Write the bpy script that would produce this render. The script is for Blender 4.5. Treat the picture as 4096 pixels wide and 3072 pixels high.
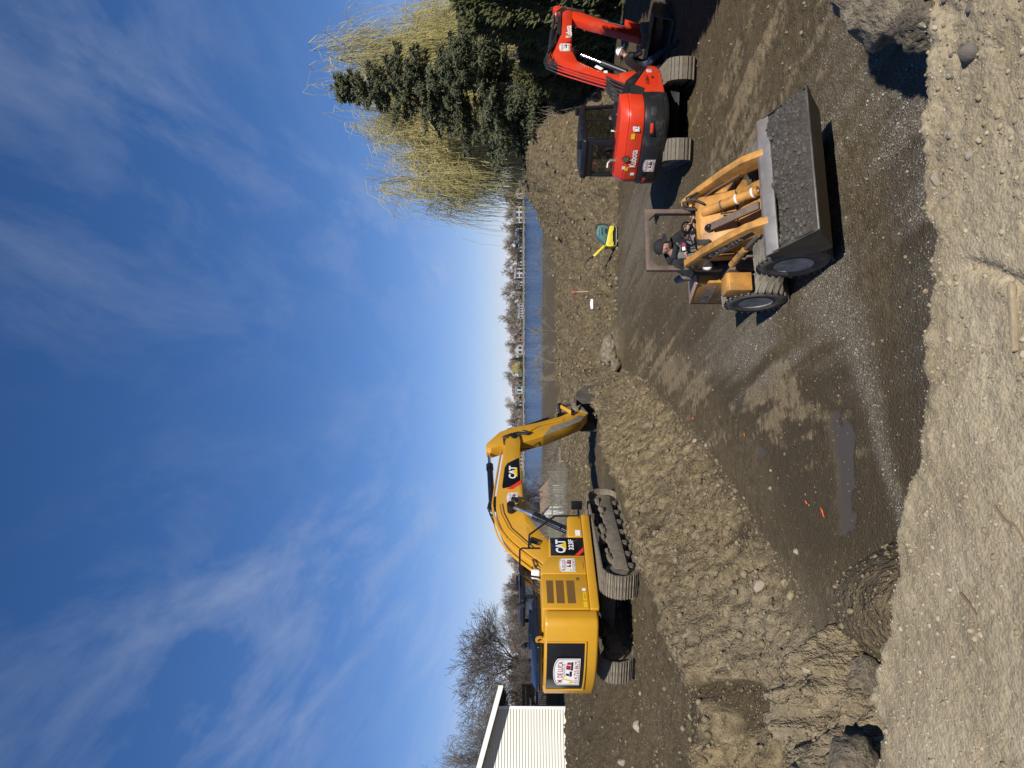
import bpy, bmesh, math, random
import numpy as np
from mathutils import Vector, Matrix, Quaternion

for o in list(bpy.data.objects):
    bpy.data.objects.remove(o, do_unlink=True)
S = bpy.context.scene
COL = S.collection
R = math.radians
rng = random.Random(7)

# ------------------------------------------------------------------ camera
# The phone was held sideways: the camera is rolled a quarter turn, so the world's up is the picture's left.
CAM_Z = 3.85
FPX, HOR = 2900.0, 2076.0            # focal length and horizon row, in photograph pixels
pitch = math.atan((HOR - 2048) / FPX)
fw = Vector((0, math.cos(pitch), math.sin(pitch)))
upv = Vector((0, -math.sin(pitch), math.cos(pitch)))
cam_data = bpy.data.cameras.new('camera')
cam = bpy.data.objects.new('camera', cam_data)
COL.objects.link(cam)
m = Matrix((-upv, Vector((1, 0, 0)), -fw)).transposed().to_4x4()
m.translation = Vector((0, 0, CAM_Z))
cam.matrix_world = m
cam_data.sensor_fit = 'HORIZONTAL'
cam_data.sensor_width = 36
cam_data.lens = 36 * FPX / 4096
cam_data.clip_start = 0.05
cam_data.clip_end = 6000
S.camera = cam

# ------------------------------------------------------------------ sky and sun
SUN_EL, SUN_AZ = R(38), R(9)        # behind the camera, a little to its right
W = bpy.data.worlds.new('World')
S.world = W
W.use_nodes = True
nt = W.node_tree
nt.nodes.clear()
def N(tree, kind, **kw):
    n = tree.nodes.new(kind)
    for k, v in kw.items():
        if k.startswith('i_'):
            key = k[2:]
            n.inputs[int(key) if key.isdigit() else key.replace('_', ' ')].default_value = v
        else:
            setattr(n, k, v)
    return n
def ramp(tree, src, stops, interp='LINEAR'):
    r = tree.nodes.new('ShaderNodeValToRGB')
    r.color_ramp.interpolation = interp
    while len(r.color_ramp.elements) < len(stops):
        r.color_ramp.elements.new(0.5)
    for e, (p, c) in zip(r.color_ramp.elements, stops):
        e.position = p
        e.color = (c, c, c, 1) if not hasattr(c, '__len__') else (*c, 1)
    tree.links.new(src, r.inputs[0])
    return r.outputs[0]
def mixc(tree, fac, a, b, mode='MIX'):
    n = tree.nodes.new('ShaderNodeMix')
    n.data_type = 'RGBA'; n.blend_type = mode
    for s, v in ((n.inputs[0], fac), (n.inputs[6], a), (n.inputs[7], b)):
        if hasattr(v, 'links'): tree.links.new(v, s)
        elif hasattr(v, '__len__'): s.default_value = (*v, 1) if len(v) == 3 else v
        else: s.default_value = v
    return n.outputs[2]
def mth(tree, op, a, b=None, clamp=False):
    n = tree.nodes.new('ShaderNodeMath'); n.operation = op; n.use_clamp = clamp
    for s, v in zip(n.inputs, (a, b)):
        if v is None: continue
        if hasattr(v, 'links'): tree.links.new(v, s)
        else: s.default_value = v
    return n.outputs[0]
sky = N(nt, 'ShaderNodeTexSky', sky_type='NISHITA', sun_disc=False, sun_elevation=SUN_EL,
        sun_rotation=math.pi - SUN_AZ, altitude=0, air_density=0.75, dust_density=0.0, ozone_density=4.0)
tc = N(nt, 'ShaderNodeTexCoord')
# thin high cirrus: noise on a flat layer far above (direction divided by its height), stretched along one wind direction
sep = N(nt, 'ShaderNodeSeparateXYZ'); nt.links.new(tc.outputs['Generated'], sep.inputs[0])
zz = mth(nt, 'ADD', mth(nt, 'MAXIMUM', sep.outputs[2], 0.0), 0.12)
cmb = N(nt, 'ShaderNodeCombineXYZ')
nt.links.new(mth(nt, 'DIVIDE', sep.outputs[0], zz), cmb.inputs[0])
nt.links.new(mth(nt, 'DIVIDE', sep.outputs[1], zz), cmb.inputs[1])
mp = N(nt, 'ShaderNodeMapping'); mp.inputs['Rotation'].default_value = (0, 0, R(38)); mp.inputs['Scale'].default_value = (1.9, 0.6, 1)
mp.inputs['Location'].default_value = (0.35, 0.55, 0)
nt.links.new(cmb.outputs[0], mp.inputs[0])
n1 = N(nt, 'ShaderNodeTexNoise', i_Scale=0.55, i_Detail=2.0, i_Roughness=0.45); nt.links.new(mp.outputs[0], n1.inputs[0])
n2 = N(nt, 'ShaderNodeTexNoise', i_Scale=2.0, i_Detail=7.0, i_Roughness=0.62, i_Distortion=0.35); nt.links.new(mp.outputs[0], n2.inputs[0])
cov = mth(nt, 'MULTIPLY', ramp(nt, n1.outputs[0], [(0.40, 0.0), (0.64, 1.0)]), ramp(nt, n2.outputs[0], [(0.44, 0.0), (0.72, 1.0)]))
cov = mth(nt, 'MULTIPLY', cov, 0.34, True)
hs = N(nt, 'ShaderNodeHueSaturation', i_Saturation=1.2); nt.links.new(mixc(nt, 1.0, sky.outputs[0], (1.0, 0.925, 1.13), 'MULTIPLY'), hs.inputs['Color'])
gm = N(nt, 'ShaderNodeGamma', i_Gamma=0.80); nt.links.new(hs.outputs[0], gm.inputs['Color'])
skyc = mixc(nt, cov, gm.outputs[0], (4.0, 4.5, 5.6))
bg = N(nt, 'ShaderNodeBackground', i_Strength=0.101)
nt.links.new(skyc, bg.inputs[0])
nt.links.new(bg.outputs[0], N(nt, 'ShaderNodeOutputWorld').inputs[0])

sl = bpy.data.lights.new('sun', 'SUN')
sl.energy = 4.6
sl.angle = R(0.53)
sl.color = (1.0, 0.955, 0.89)
so = bpy.data.objects.new('sun', sl)
COL.objects.link(so)
sun_dir = Vector((-math.sin(SUN_AZ) * math.cos(SUN_EL), math.cos(SUN_AZ) * math.cos(SUN_EL), -math.sin(SUN_EL)))
so.rotation_euler = sun_dir.to_track_quat('-Z', 'Y').to_euler()
so.location = (10, -30, 30)
S.view_settings.view_transform = 'Standard'
S.view_settings.look = 'None'
S.view_settings.exposure = 0.28
S.view_settings.gamma = 1.0
S.view_settings.use_curve_mapping = False
S.cycles.max_bounces = 6
S.cycles.diffuse_bounces = 3
S.cycles.glossy_bounces = 3
S.cycles.transparent_max_bounces = 8

# ------------------------------------------------------------------ helpers
def tag(o, label=None, cat=None, group=None, kind=None):
    for k, v in (('label', label), ('category', cat), ('group', group), ('kind', kind)):
        if v: o[k] = v
    return o
def empty(name, loc=(0, 0, 0), rz=0.0, label=None, cat=None, group=None):
    o = bpy.data.objects.new(name, None)
    o.empty_display_size = 0.2
    COL.objects.link(o)
    o.location = loc
    o.rotation_euler = (0, 0, rz)
    return tag(o, label, cat, group)
def link(name, me, parent=None, mat=None):
    o = bpy.data.objects.new(name, me)
    COL.objects.link(o)
    if parent is not None: o.parent = parent
    if mat is not None and not me.materials: me.materials.append(mat)
    return o
def inst(name, src, parent=None, loc=(0, 0, 0), rot=(0, 0, 0), scale=(1, 1, 1)):
    o = bpy.data.objects.new(name, src if isinstance(src, bpy.types.Mesh) else src.data)
    COL.objects.link(o)
    o.parent = parent
    o.location = loc; o.rotation_euler = rot; o.scale = scale
    return o
def copy_tree(o, parent=None):
    c = o.copy()
    COL.objects.link(c)
    c.parent = parent
    for ch in list(o.children):
        copy_tree(ch, c)
    return c
def xyz_frame(o, x, z_up):
    """matrix with columns: text direction, up direction, outward normal"""
    x = Vector(x).normalized(); u = Vector(z_up); u = (u - x * u.dot(x)).normalized()
    mm = Matrix((x, u, x.cross(u))).transposed().to_4x4()
    mm.translation = Vector(o)
    return mm

class MB:
    """collects simple solids into one mesh"""
    def __init__(s): s.v = []; s.f = []; s.m = Matrix.Identity(4)
    def add(s, vs, fs):
        b = len(s.v)
        s.v += [tuple(s.m @ Vector(p)) for p in vs]
        s.f += [tuple(b + i for i in q) for q in fs]
        return s
    def box(s, c, d, rot=None):
        hx, hy, hz = d[0] / 2, d[1] / 2, d[2] / 2
        vs = [Vector((x, y, z)) for x in (-hx, hx) for y in (-hy, hy) for z in (-hz, hz)]
        if rot is not None: vs = [rot @ p for p in vs]
        c = Vector(c)
        return s.add([p + c for p in vs], [(0, 1, 3, 2), (4, 6, 7, 5), (0, 4, 5, 1), (2, 3, 7, 6), (0, 2, 6, 4), (1, 5, 7, 3)])
    def span(s, a, b):
        return s.box([(a[i] + b[i]) / 2 for i in range(3)], [abs(b[i] - a[i]) for i in range(3)])
    def bar(s, p, q, w, t, up=(0, 0, 1)):
        p, q = Vector(p), Vector(q); d = (q - p); L = d.length; d.normalize()
        u = Vector(up); u = u - d * u.dot(d)
        if u.length < 1e-4: u = Vector((1, 0, 0)) - d * d.x
        u.normalize()
        rot = Matrix((d, u.cross(d), u)).transposed()
        return s.box((p + q) / 2, (L, w, t), rot)
    def prism(s, poly, y0, y1, poly1=None):
        """polygon in x,z extruded along y; poly1: another outline for the far end"""
        n = len(poly); p1 = poly1 or poly
        vs = [(x, y0, z) for x, z in poly] + [(x, y1, z) for x, z in p1]
        a = sum(poly[i][0] * poly[(i + 1) % n][1] - poly[(i + 1) % n][0] * poly[i][1] for i in range(n))
        fs = [tuple(range(n)), tuple(range(2 * n - 1, n - 1, -1))] + [(i, i + n, (i + 1) % n + n, (i + 1) % n) for i in range(n)]
        if (a < 0) == (y1 > y0): fs = [tuple(reversed(q)) for q in fs]
        return s.add(vs, fs)
    def plan(s, poly, z0, z1, poly1=None):
        """polygon in x,y extruded along z"""
        n = len(poly); p1 = poly1 or poly
        vs = [(x, y, z0) for x, y in poly] + [(x, y, z1) for x, y in p1]
        a = sum(poly[i][0] * poly[(i + 1) % n][1] - poly[(i + 1) % n][0] * poly[i][1] for i in range(n))
        fs = [tuple(range(n - 1, -1, -1)), tuple(range(n, 2 * n))] + [(i, (i + 1) % n, (i + 1) % n + n, i + n) for i in range(n)]
        if (a < 0) == (z1 > z0): fs = [tuple(reversed(q)) for q in fs]
        return s.add(vs, fs)
    def tube(s, pts, r, n=8, cap=True):
        pts = [Vector(p) for p in pts]
        k = len(pts)
        rr = r if hasattr(r, '__len__') else [r] * k
        vs, fs = [], []
        ref = None
        for i in range(k):
            d = (pts[min(i + 1, k - 1)] - pts[max(i - 1, 0)])
            d = d.normalized() if d.length > 1e-9 else Vector((0, 0, 1))
            if ref is None:
                ref = Vector((0, 0, 1)) if abs(d.z) < 0.9 else Vector((1, 0, 0))
            u = (ref - d * ref.dot(d)).normalized(); w = d.cross(u); ref = u
            vs += [pts[i] + (u * math.cos(2 * math.pi * j / n) + w * math.sin(2 * math.pi * j / n)) * rr[i] for j in range(n)]
        for i in range(k - 1):
            fs += [(i * n + j, i * n + (j + 1) % n, (i + 1) * n + (j + 1) % n, (i + 1) * n + j) for j in range(n)]
        if cap: fs += [tuple(range(n - 1, -1, -1)), tuple(range((k - 1) * n, k * n))]
        return s.add(vs, fs)
    def cyl(s, p, q, r0, r1=None, n=16):
        return s.tube([p, q], [r0, r0 if r1 is None else r1], n)
    def lathe(s, prof, c=(0, 0, 0), axis='Y', n=24):
        """profile of (radius, along) pairs turned about an axis"""
        vs, fs = [], []
        k = len(prof)
        for r, t in prof:
            for j in range(n):
                a = 2 * math.pi * j / n; x, z = r * math.cos(a), r * math.sin(a)
                p = {'Y': (x, t, z), 'X': (t, x, z), 'Z': (x, z, t)}[axis]
                vs.append((p[0] + c[0], p[1] + c[1], p[2] + c[2]))
        for i in range(k - 1):
            fs += [(i * n + j, i * n + (j + 1) % n, (i + 1) * n + (j + 1) % n, (i + 1) * n + j) for j in range(n)]
        fs += [tuple(range(n)), tuple(range((k - 1) * n, k * n))]
        return s.add(vs, fs)
    def ball(s, c, r, sc=(1, 1, 1), n=10, k=7):
        prof = [(max(1e-4, math.sin(math.pi * i / k)) * r, -math.cos(math.pi * i / k) * r) for i in range(k + 1)]
        o = len(s.v); mm = s.m
        s.m = mm @ Matrix.Translation(Vector(c)) @ Matrix.Diagonal((*sc, 1))
        s.lathe(prof, axis='Z', n=n)
        s.m = mm
        return s
    def mesh(s, name, bevel=0.0, seg=2, smooth=35, fix=True):
        me = bpy.data.meshes.new(name)
        me.from_pydata(s.v, [], s.f)
        if bevel or fix:
            bm = bmesh.new(); bm.from_mesh(me)
            if fix: bmesh.ops.recalc_face_normals(bm, faces=bm.faces)
            if bevel:
                es = [e for e in bm.edges if len(e.link_faces) == 2 and e.calc_face_angle(0) > R(28)]
                bmesh.ops.bevel(bm, geom=es, offset=bevel, segments=seg, affect='EDGES', clamp_overlap=True, profile=0.5)
            bm.to_mesh(me); bm.free()
        if smooth:
            me.polygons.foreach_set('use_smooth', [True] * len(me.polygons))
            me.set_sharp_from_angle(angle=R(smooth))
        return me
    def build(s, name, mat, parent=None, bevel=0.0, seg=2, smooth=35):
        return link(name, s.mesh(name, bevel, seg, smooth), parent, mat)

def arr_mesh(name, v, f, mat=None, smooth=False):
    """fast mesh from numpy vertices (n,3) and faces (m,k)"""
    me = bpy.data.meshes.new(name)
    v = np.ascontiguousarray(v, dtype=np.float32); f = np.ascontiguousarray(f, dtype=np.int32)
    k = f.shape[1]
    me.vertices.add(len(v)); me.vertices.foreach_set('co', v.ravel())
    me.loops.add(f.size); me.loops.foreach_set('vertex_index', f.ravel())
    me.polygons.add(len(f)); me.polygons.foreach_set('loop_start', np.arange(0, f.size, k, dtype=np.int32))
    me.polygons.foreach_set('loop_total', np.full(len(f), k, dtype=np.int32))
    if smooth: me.polygons.foreach_set('use_smooth', np.ones(len(f), dtype=bool))
    me.update(calc_edges=True)
    if mat: me.materials.append(mat)
    return me

def pmat(name, col, rough=0.5, metal=0.0, var=0.12, vscale=3.0, dirt=None, dirt_amt=0.0, dscale=2.0, bump=0.0, bscale=40.0, spec=0.5, coat=0.0, rvar=0.12, bdist=0.01):
    """procedural material: base colour with drift, a dirt coat in patches, and fine relief"""
    mt = bpy.data.materials.new(name); mt.use_nodes = True
    t = mt.node_tree; b = t.nodes['Principled BSDF']
    co = N(t, 'ShaderNodeTexCoord').outputs['Object']
    a = N(t, 'ShaderNodeTexNoise', i_Scale=vscale, i_Detail=6.0, i_Roughness=0.6); t.links.new(co, a.inputs[0])
    dk = tuple(c * (1 - var) for c in col); lt = tuple(min(1, c * (1 + var)) for c in col)
    c = mixc(t, ramp(t, a.outputs[0], [(0.3, 0.0), (0.7, 1.0)]), dk, lt)
    rg = mth(t, 'ADD', mth(t, 'MULTIPLY', a.outputs[0], rvar), rough - rvar / 2)
    if dirt:
        d = N(t, 'ShaderNodeTexNoise', i_Scale=dscale, i_Detail=9.0, i_Roughness=0.68); t.links.new(co, d.inputs[0])
        fac = ramp(t, d.outputs[0], [(max(0, 0.62 - dirt_amt * 0.5), 0.0), (min(1, 0.82 - dirt_amt * 0.35), min(1.0, 0.35 + dirt_amt))])
        c = mixc(t, fac, c, dirt)
        rg = mth(t, 'MAXIMUM', rg, mth(t, 'MULTIPLY', fac, 0.85))
    t.links.new(c, b.inputs['Base Color'])
    t.links.new(rg, b.inputs['Roughness'])
    b.inputs['Metallic'].default_value = metal
    b.inputs['Specular IOR Level'].default_value = spec
    if coat: b.inputs['Coat Weight'].default_value = coat; b.inputs['Coat Roughness'].default_value = 0.12
    if bump:
        e = N(t, 'ShaderNodeTexNoise', i_Scale=bscale, i_Detail=5.0, i_Roughness=0.6); t.links.new(co, e.inputs[0])
        bp = N(t, 'ShaderNodeBump', i_Strength=bump, i_Distance=bdist); t.links.new(e.outputs[0], bp.inputs['Height'])
        t.links.new(bp.outputs[0], b.inputs['Normal'])
    return mt
def glass(name, tint=(0.88, 0.92, 0.90), rough=0.02):
    mt = bpy.data.materials.new(name); mt.use_nodes = True
    t = mt.node_tree; t.nodes.clear()
    tr = N(t, 'ShaderNodeBsdfTransparent', i_Color=(*tint, 1))
    gl = N(t, 'ShaderNodeBsdfGlossy', i_Roughness=rough, i_Color=(1, 1, 1, 1))
    fr = N(t, 'ShaderNodeFresnel', i_IOR=1.5)
    mx = N(t, 'ShaderNodeMixShader')
    t.links.new(mth(t, 'MULTIPLY', fr.outputs[0], 0.9), mx.inputs[0]); t.links.new(tr.outputs[0], mx.inputs[1]); t.links.new(gl.outputs[0], mx.inputs[2])
    t.links.new(mx.outputs[0], N(t, 'ShaderNodeOutputMaterial').inputs[0])
    return mt

DUST = (0.16, 0.135, 0.095)
MUD = (0.105, 0.088, 0.066)

def text(body, w, h, mat, parent, frame, name='lettering', bold=0.0, shear=0.0, spacing=1.0, ex=0.0015):
    """flat lettering fitted to a box w by h, centred on the frame"""
    cu = bpy.data.curves.new('lettering', 'FONT')
    cu.body = body; cu.size = 1.0; cu.extrude = 0.0; cu.shear = shear; cu.space_character = spacing; cu.offset = bold
    cu.resolution_u = 3
    ob = bpy.data.objects.new('tmp_text', cu); COL.objects.link(ob)
    dg = bpy.context.evaluated_depsgraph_get()
    me = bpy.data.meshes.new_from_object(ob.evaluated_get(dg))
    bpy.data.objects.remove(ob, do_unlink=True)
    co = np.empty(len(me.vertices) * 3, dtype=np.float32); me.vertices.foreach_get('co', co); co = co.reshape(-1, 3)
    lo, hi = co.min(0), co.max(0)
    co -= (lo + hi) / 2
    co[:, 0] *= w / (hi[0] - lo[0]); co[:, 1] *= h / (hi[1] - lo[1]); co[:, 2] = ex
    me.vertices.foreach_set('co', co.ravel()); me.update()
    me.materials.clear(); me.name = name
    o = link(name, me, parent, mat)
    o.matrix_local = frame
    return o

# ------------------------------------------------------------------ terrain
def _hash(ix, iy, seed):
    h = (ix.astype(np.int64) * 374761393 + iy.astype(np.int64) * 668265263 + seed * 1274126177) & 0xffffffff
    h = ((h ^ (h >> 13)) * 1274126177) & 0xffffffff
    return ((h ^ (h >> 16)) & 0xffff) / 65535.0
def vnoise(x, y, seed=0):
    ix, iy = np.floor(x), np.floor(y); fx, fy = x - ix, y - iy
    ux, uy = fx * fx * fx * (fx * (fx * 6 - 15) + 10), fy * fy * fy * (fy * (fy * 6 - 15) + 10)
    a = _hash(ix, iy, seed); b = _hash(ix + 1, iy, seed); c = _hash(ix, iy + 1, seed); d = _hash(ix + 1, iy + 1, seed)
    return (a + (b - a) * ux) * (1 - uy) + (c + (d - c) * ux) * uy
def fbm(x, y, oct=4, seed=0, gain=0.5, ridged=False):
    t, a, s = 0, 1.0, 0
    c, sn = math.cos(0.6), math.sin(0.6)
    for i in range(oct):
        n = vnoise(x, y, seed + i * 17) * 2 - 1
        if ridged: n = 1 - 2 * np.abs(n)
        t = t + n * a; s += a; a *= gain
        x, y = (c * x - sn * y) * 2.03 + 5.1, (sn * x + c * y) * 2.03 - 3.7
    return t / s
def worley(x, y, seed=0):
    """distance to the nearest point of a jittered grid: rounded clods"""
    ix, iy = np.floor(x), np.floor(y)
    best = np.full(np.shape(x), 9.0)
    for dx in (-1, 0, 1):
        for dy in (-1, 0, 1):
            cx, cy = ix + dx, iy + dy
            px = cx + 0.15 + 0.7 * _hash(cx, cy, seed); py = cy + 0.15 + 0.7 * _hash(cx, cy, seed + 31)
            rr = 0.55 + 0.6 * _hash(cx, cy, seed + 57)
            best = np.minimum(best, np.hypot(x - px, y - py) / rr)
    return best
def sst(a, b, x):
    t = np.clip((x - a) / (b - a), 0, 1)
    return t * t * (3 - 2 * t)
def blob(x, y, cx, cy, rx, ry=None, rot=0.0, p=2.0):
    ry = rx if ry is None else ry
    c, s = math.cos(rot), math.sin(rot)
    u, v = ((x - cx) * c + (y - cy) * s) / rx, (-(x - cx) * s + (y - cy) * c) / ry
    return np.exp(-np.power(u * u + v * v, p / 2))
def seg_d(x, y, pts):
    """distance to a polyline"""
    best = np.full(np.shape(x), 1e9)
    for (ax, ay), (bx, by) in zip(pts[:-1], pts[1:]):
        dx, dy = bx - ax, by - ay
        t = np.clip(((x - ax) * dx + (y - ay) * dy) / (dx * dx + dy * dy), 0, 1)
        best = np.minimum(best, np.hypot(x - ax - t * dx, y - ay - t * dy))
    return best

FOOT_Y = [6.5, 7.5, 8.3, 9.0, 9.74, 10.4, 13, 15.9, 22, 30.3, 34]
FOOT_X = [-13, -9, -6.5, -4.5, -3.43, -3.06, -2.1, -1.33, -0.1, 0.9, 1.1]
TOP_Y = [7.5, 8.5, 9.5, 10.65, 11.5, 13.57, 20.4, 23.6, 27, 34]
TOP_X = [-15, -11, -8, -5.7, -4.6, -4.15, -2.2, -0.8, 0.1, 0.6]
EDGE_X = [-9, -4, -1.76, -1.2, -0.64, 0.055, 0.97, 1.6, 2.1, 2.7, 3.3, 3.9, 9]
EDGE_Y = [6.0, 4.3, 3.42, 3.30, 3.2, 3.02, 2.93, 2.98, 3.1, 3.3, 3.9, 4.7, 5.2]
CREST_X = [-30, -14, -8, -4.9, -3.2, 1.2, 2.4, 6.1, 7.5, 9.2, 10.4, 11.4, 13.2, 14.8, 17, 30]
CREST_Z = [0.9, 1.0, 1.0, 1.0, 1.5, 1.65, 1.75, 1.75, 2.2, 2.9, 3.3, 3.25, 2.4, 1.8, 1.5, 1.1]

def terrain(x, y, fine=True):
    """height of the ground and its soil masks"""
    wob = fbm(x * 0.7, y * 0.7, 3, 3) * 0.35
    yw = y + wob * 0.6
    xf = np.interp(yw, FOOT_Y, FOOT_X) + wob * 0.5
    xt = np.minimum(np.interp(yw, TOP_Y, TOP_X), xf - 0.55)
    t = np.clip((xf - x) / (xf - xt), -0.2, 1.3)
    slope_m = sst(-0.12, 0.05, t) * (1 - sst(0.95, 1.25, t))
    plat = sst(0.0, 1.0, t) * 0.55 + np.clip(t, 0, 1) * 0.45
    z = plat * 1.0
    z = z + 0.20 * np.exp(-np.power((t - 0.92) / 0.22, 2)) * (0.5 + 0.9 * vnoise(x * 0.9, y * 0.9, 15)) * sst(9, 11, y)
    # grade rising towards the white house on the left
    rise = sst(-7.2, -10.8, x) * sst(13.5, 20, y)
    z = z + rise * 1.08
    # spoil heap at the back
    cz = np.interp(x, CREST_X, CREST_Z)
    y0 = 28.9 + 0.7 * fbm(x * 0.35, x * 0 + 2.0, 2, 5) - 1.2 * blob(x, y * 0, 1.2, 0, 1.1)
    up = np.clip((y - y0) / (38.0 - y0), 0, 1)
    pile = cz * (0.35 * sst(0, 1, up) + 0.65 * np.power(up, 0.85))
    z = np.where(y > y0 - 0.1, np.maximum(z, pile), z)
    z = z + 0.55 * blob(x, y, 1.5, 27.9, 0.9, 0.75)                     # clay lump by the excavator's bucket
    z = z + 0.9 * blob(x, y, 11.2, 34.5, 2.2, 2.2) + 0.45 * blob(x, y, 8.6, 33, 1.8, 1.6)
    spoil = sst(y0 - 0.3, y0 + 0.6, y) * (1 - sst(39, 44, y))
    # bank down to the river
    z = z - sst(39.0, 50.0, y) * (z - 0.35) - sst(50, 68, y) * 2.2 * sst(-17, -9, x + 0.02 * (y - 50))
    z = z - sst(38.4, 42.0, y) * (z + 1.2) * sst(-5.2, -3.0, x) * (1 - sst(11.5, 13.5, x))
    # ground under the hedge on the right
    z = z + sst(8.6, 10.5, x) * (1 - sst(26, 30, y)) * sst(7, 9, y) * 0.35
    # the shelf the photographer stands on
    ye = np.interp(x, EDGE_X, EDGE_Y) + 0.09 * fbm(x * 2.2, y * 0 + 1, 3, 9) + 0.04 * fbm(x * 7, y * 2, 2, 19)
    led = 1 - sst(0.0, 1.05, y - ye)
    led2 = 1 - sst(-0.06, 0.12, y - ye)
    z = np.maximum(z, 2.2 * (0.8 * led + 0.2 * led2))
    ledge = 1 - sst(-0.05, 0.06, y - ye)
    # left: broken clay heap and the scraped bulge in the bank
    heap = 1.98 * blob(x, y, -2.75, 4.65, 0.95, 0.85, 0.5, 3.2) + 1.5 * blob(x, y, -2.0, 5.35, 0.5, 0.5, 0, 3) + 1.35 * blob(x, y, -3.6, 5.6, 0.8, 0.7, 0, 3)
    heap = np.minimum(heap, 2.05)
    bulge = 1.70 * blob(x, y, -1.48, 4.75, 0.70, 1.60, 0.28, 2.6)
    clay = np.clip(np.maximum(heap, bulge) * 1.2, 0, 1) * (1 - ledge)
    z = np.maximum(z, np.maximum(heap, bulge))
    # right: dug lumps piled on the end of the shelf
    rp = 0.66 * blob(x, y, 4.6, 3.9, 1.35, 1.1, 0, 3) + 0.2 * blob(x, y, 2.15, 2.85, 0.5, 0.45)
    z = z + rp
    rpm = np.clip(blob(x, y, 2.4, 2.75, 0.85, 0.75) + blob(x, y, 4, 3.7, 1.6, 1.3), 0, 1)

    # ---- soil kinds
    floor = (1 - sst(0.0, 0.1, t)) * (1 - ledge) * (1 - spoil) * (1 - clay)
    n1 = fbm(x * 0.8, y * 0.8, 4, 21); n2 = fbm(x * 2.6 , y * 2.6, 4, 33)
    ang = 0.25                                                           # streaks along the machines' way
    sx, sy = x * math.cos(ang) + y * math.sin(ang), -x * math.sin(ang) + y * math.cos(ang)
    streak = fbm(sx * 4.5, sy * 0.35, 3, 41)
    g = 0.95 * blob(x, y, 2.6, 6.6, 2.6, 1.1, 0.2) + 0.95 * blob(x, y, 0.65, 12.2, 0.65, 1.6) + 0.75 * blob(x, y, 0.3, 9.5, 0.22, 0.8, -0.2) + 0.8 * blob(x, y, 1.1, 8.9, 0.8, 0.8) + 0.95 * blob(x, y, 4.7, 23.2, 2.2, 4.6, 0.1) + 0.5 * blob(x, y, 3.6, 8.5, 1.3, 2.6, 0.6) + 0.45 * blob(x, y, 1.7, 15, 1.8, 3.0, 0.2)
    band = np.exp(-np.power(seg_d(x + 0.1 * n2, y + 0.1 * n1, [(-1.5, 7.25), (-0.7, 7.73), (-0.26, 7.95), (0.2, 8.18), (0.69, 8.47), (1.05, 8.95), (1.0, 9.6)]) / (0.13 + 0.10 * np.clip(x + 1.2, 0, 2)), 2))
    gravel = np.clip(g * (0.95 + 1.5 * streak + 0.5 * n1) + 0.9 * band - 0.1, 0, 1) * floor
    dark = np.clip(1.25 * blob(x, y, 1.3, 6.7, 2.6, 0.95, 0.16, 4) - 0.3 + 0.4 * n1, 0, 1) * floor
    wet = np.clip(0.95 * blob(x, y, -0.9, 8.9, 1.7, 2.6, 0.25, 3) + 0.75 * blob(x, y, 0.2, 13.2, 1.0, 4.2, -0.25, 3) + 0.6 * blob(x, y, 1.9, 20, 1.8, 6, 0.1) + 0.25 * n1, 0, 1) * floor * (1 - 0.7 * gravel)
    tan = np.clip(1.15 * blob(x, y, -0.38, 10.7, 0.60, 1.25, 0.1, 3) - 0.9 * blob(x, y, -0.6, 10.3, 0.2, 0.5) + 0.8 * blob(x, y, -0.2, 16.5, 0.7, 3.2, -0.15) + 0.65 * blob(x, y, 0.9, 21, 0.7, 3.6, -0.1) + 0.7 * blob(x, y, 4.6, 12, 1.8, 2.8) + 0.45 * n2 + 0.75 * streak - 0.14, 0, 1) * floor
    pd = np.minimum(seg_d(x + 0.3 * n2, y + 0.38 * n1 + 0.25 * n2, [(-1.75, 8.72), (-1.1, 8.78), (-0.5, 8.85)]) / np.maximum(0.03, 0.17 + 0.10 * n2 + 0.05 * n1), np.hypot((x + 1.08) / 0.11, (y - 11.6) / 0.26) + 0.5 * n2)
    puddle = (1 - sst(0.45, 1.25, pd)) * floor
    scr = clay * (bulge > heap)
    if fine:
        # ---- relief
        lump = fbm(x * 1.1, y * 1.1, 4, 51)
        cl = np.clip(1 - worley(x * 2.6 + 0.4 * n2, y * 2.6 + 0.4 * n1, 61), 0, 1)
        cl2 = np.clip(1 - worley(x * 7.0 + 0.5 * n2, y * 7.0, 71), 0, 1)
        cl3 = np.clip(1 - worley(x * 17.0 + 0.5 * n2, y * 17.0, 81), 0, 1)
        f4 = fbm(x * 9, y * 9, 4, 91, 0.6)
        rough = np.clip(slope_m * 0.95 + 1.15 * spoil + 0.75 * rise, 0, 1.3)
        rough = rough * (1 - 0.75 * sst(0.12, 0.35, fbm(x * 0.9 + 0.5 * y, y * 0.28 - 0.2 * x, 4, 131)) * slope_m * (1 - sst(14, 19, y)))
        fade = 1 / (1 + np.power(np.hypot(x, y) / 26, 4))
        z = z + rough * (0.20 * lump + 0.22 * np.power(cl, 1.3) * (0.4 + 0.6 * sst(0.0, 0.5, n1 + 0.3)) + 0.095 * cl2 + 0.03 * cl3 * fade + 0.05 * f4)
        topz = sst(0.9, 1.3, t) * (1 - rise) * (1 - spoil)
        z = z + topz * (0.09 * lump + 0.05 * cl2 + 0.02 * cl3 + 0.03 * f4 + 0.012 * np.sin(sx * 9 + n1 * 4) * (n2 > -0.2))
        dry = 1 - puddle
        z = z + floor * dry * (0.022 * lump + 0.014 * streak * sst(9, 12, y) + 0.018 * f4 * (1 - 0.7 * wet) + 0.020 * cl2 * tan + 0.012 * cl3 * (0.25 + gravel + 0.5 * tan) + 0.05 * cl * blob(x, y, 5.2, 9.5, 1.4, 4.0))
        z = z - 0.03 * puddle
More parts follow.
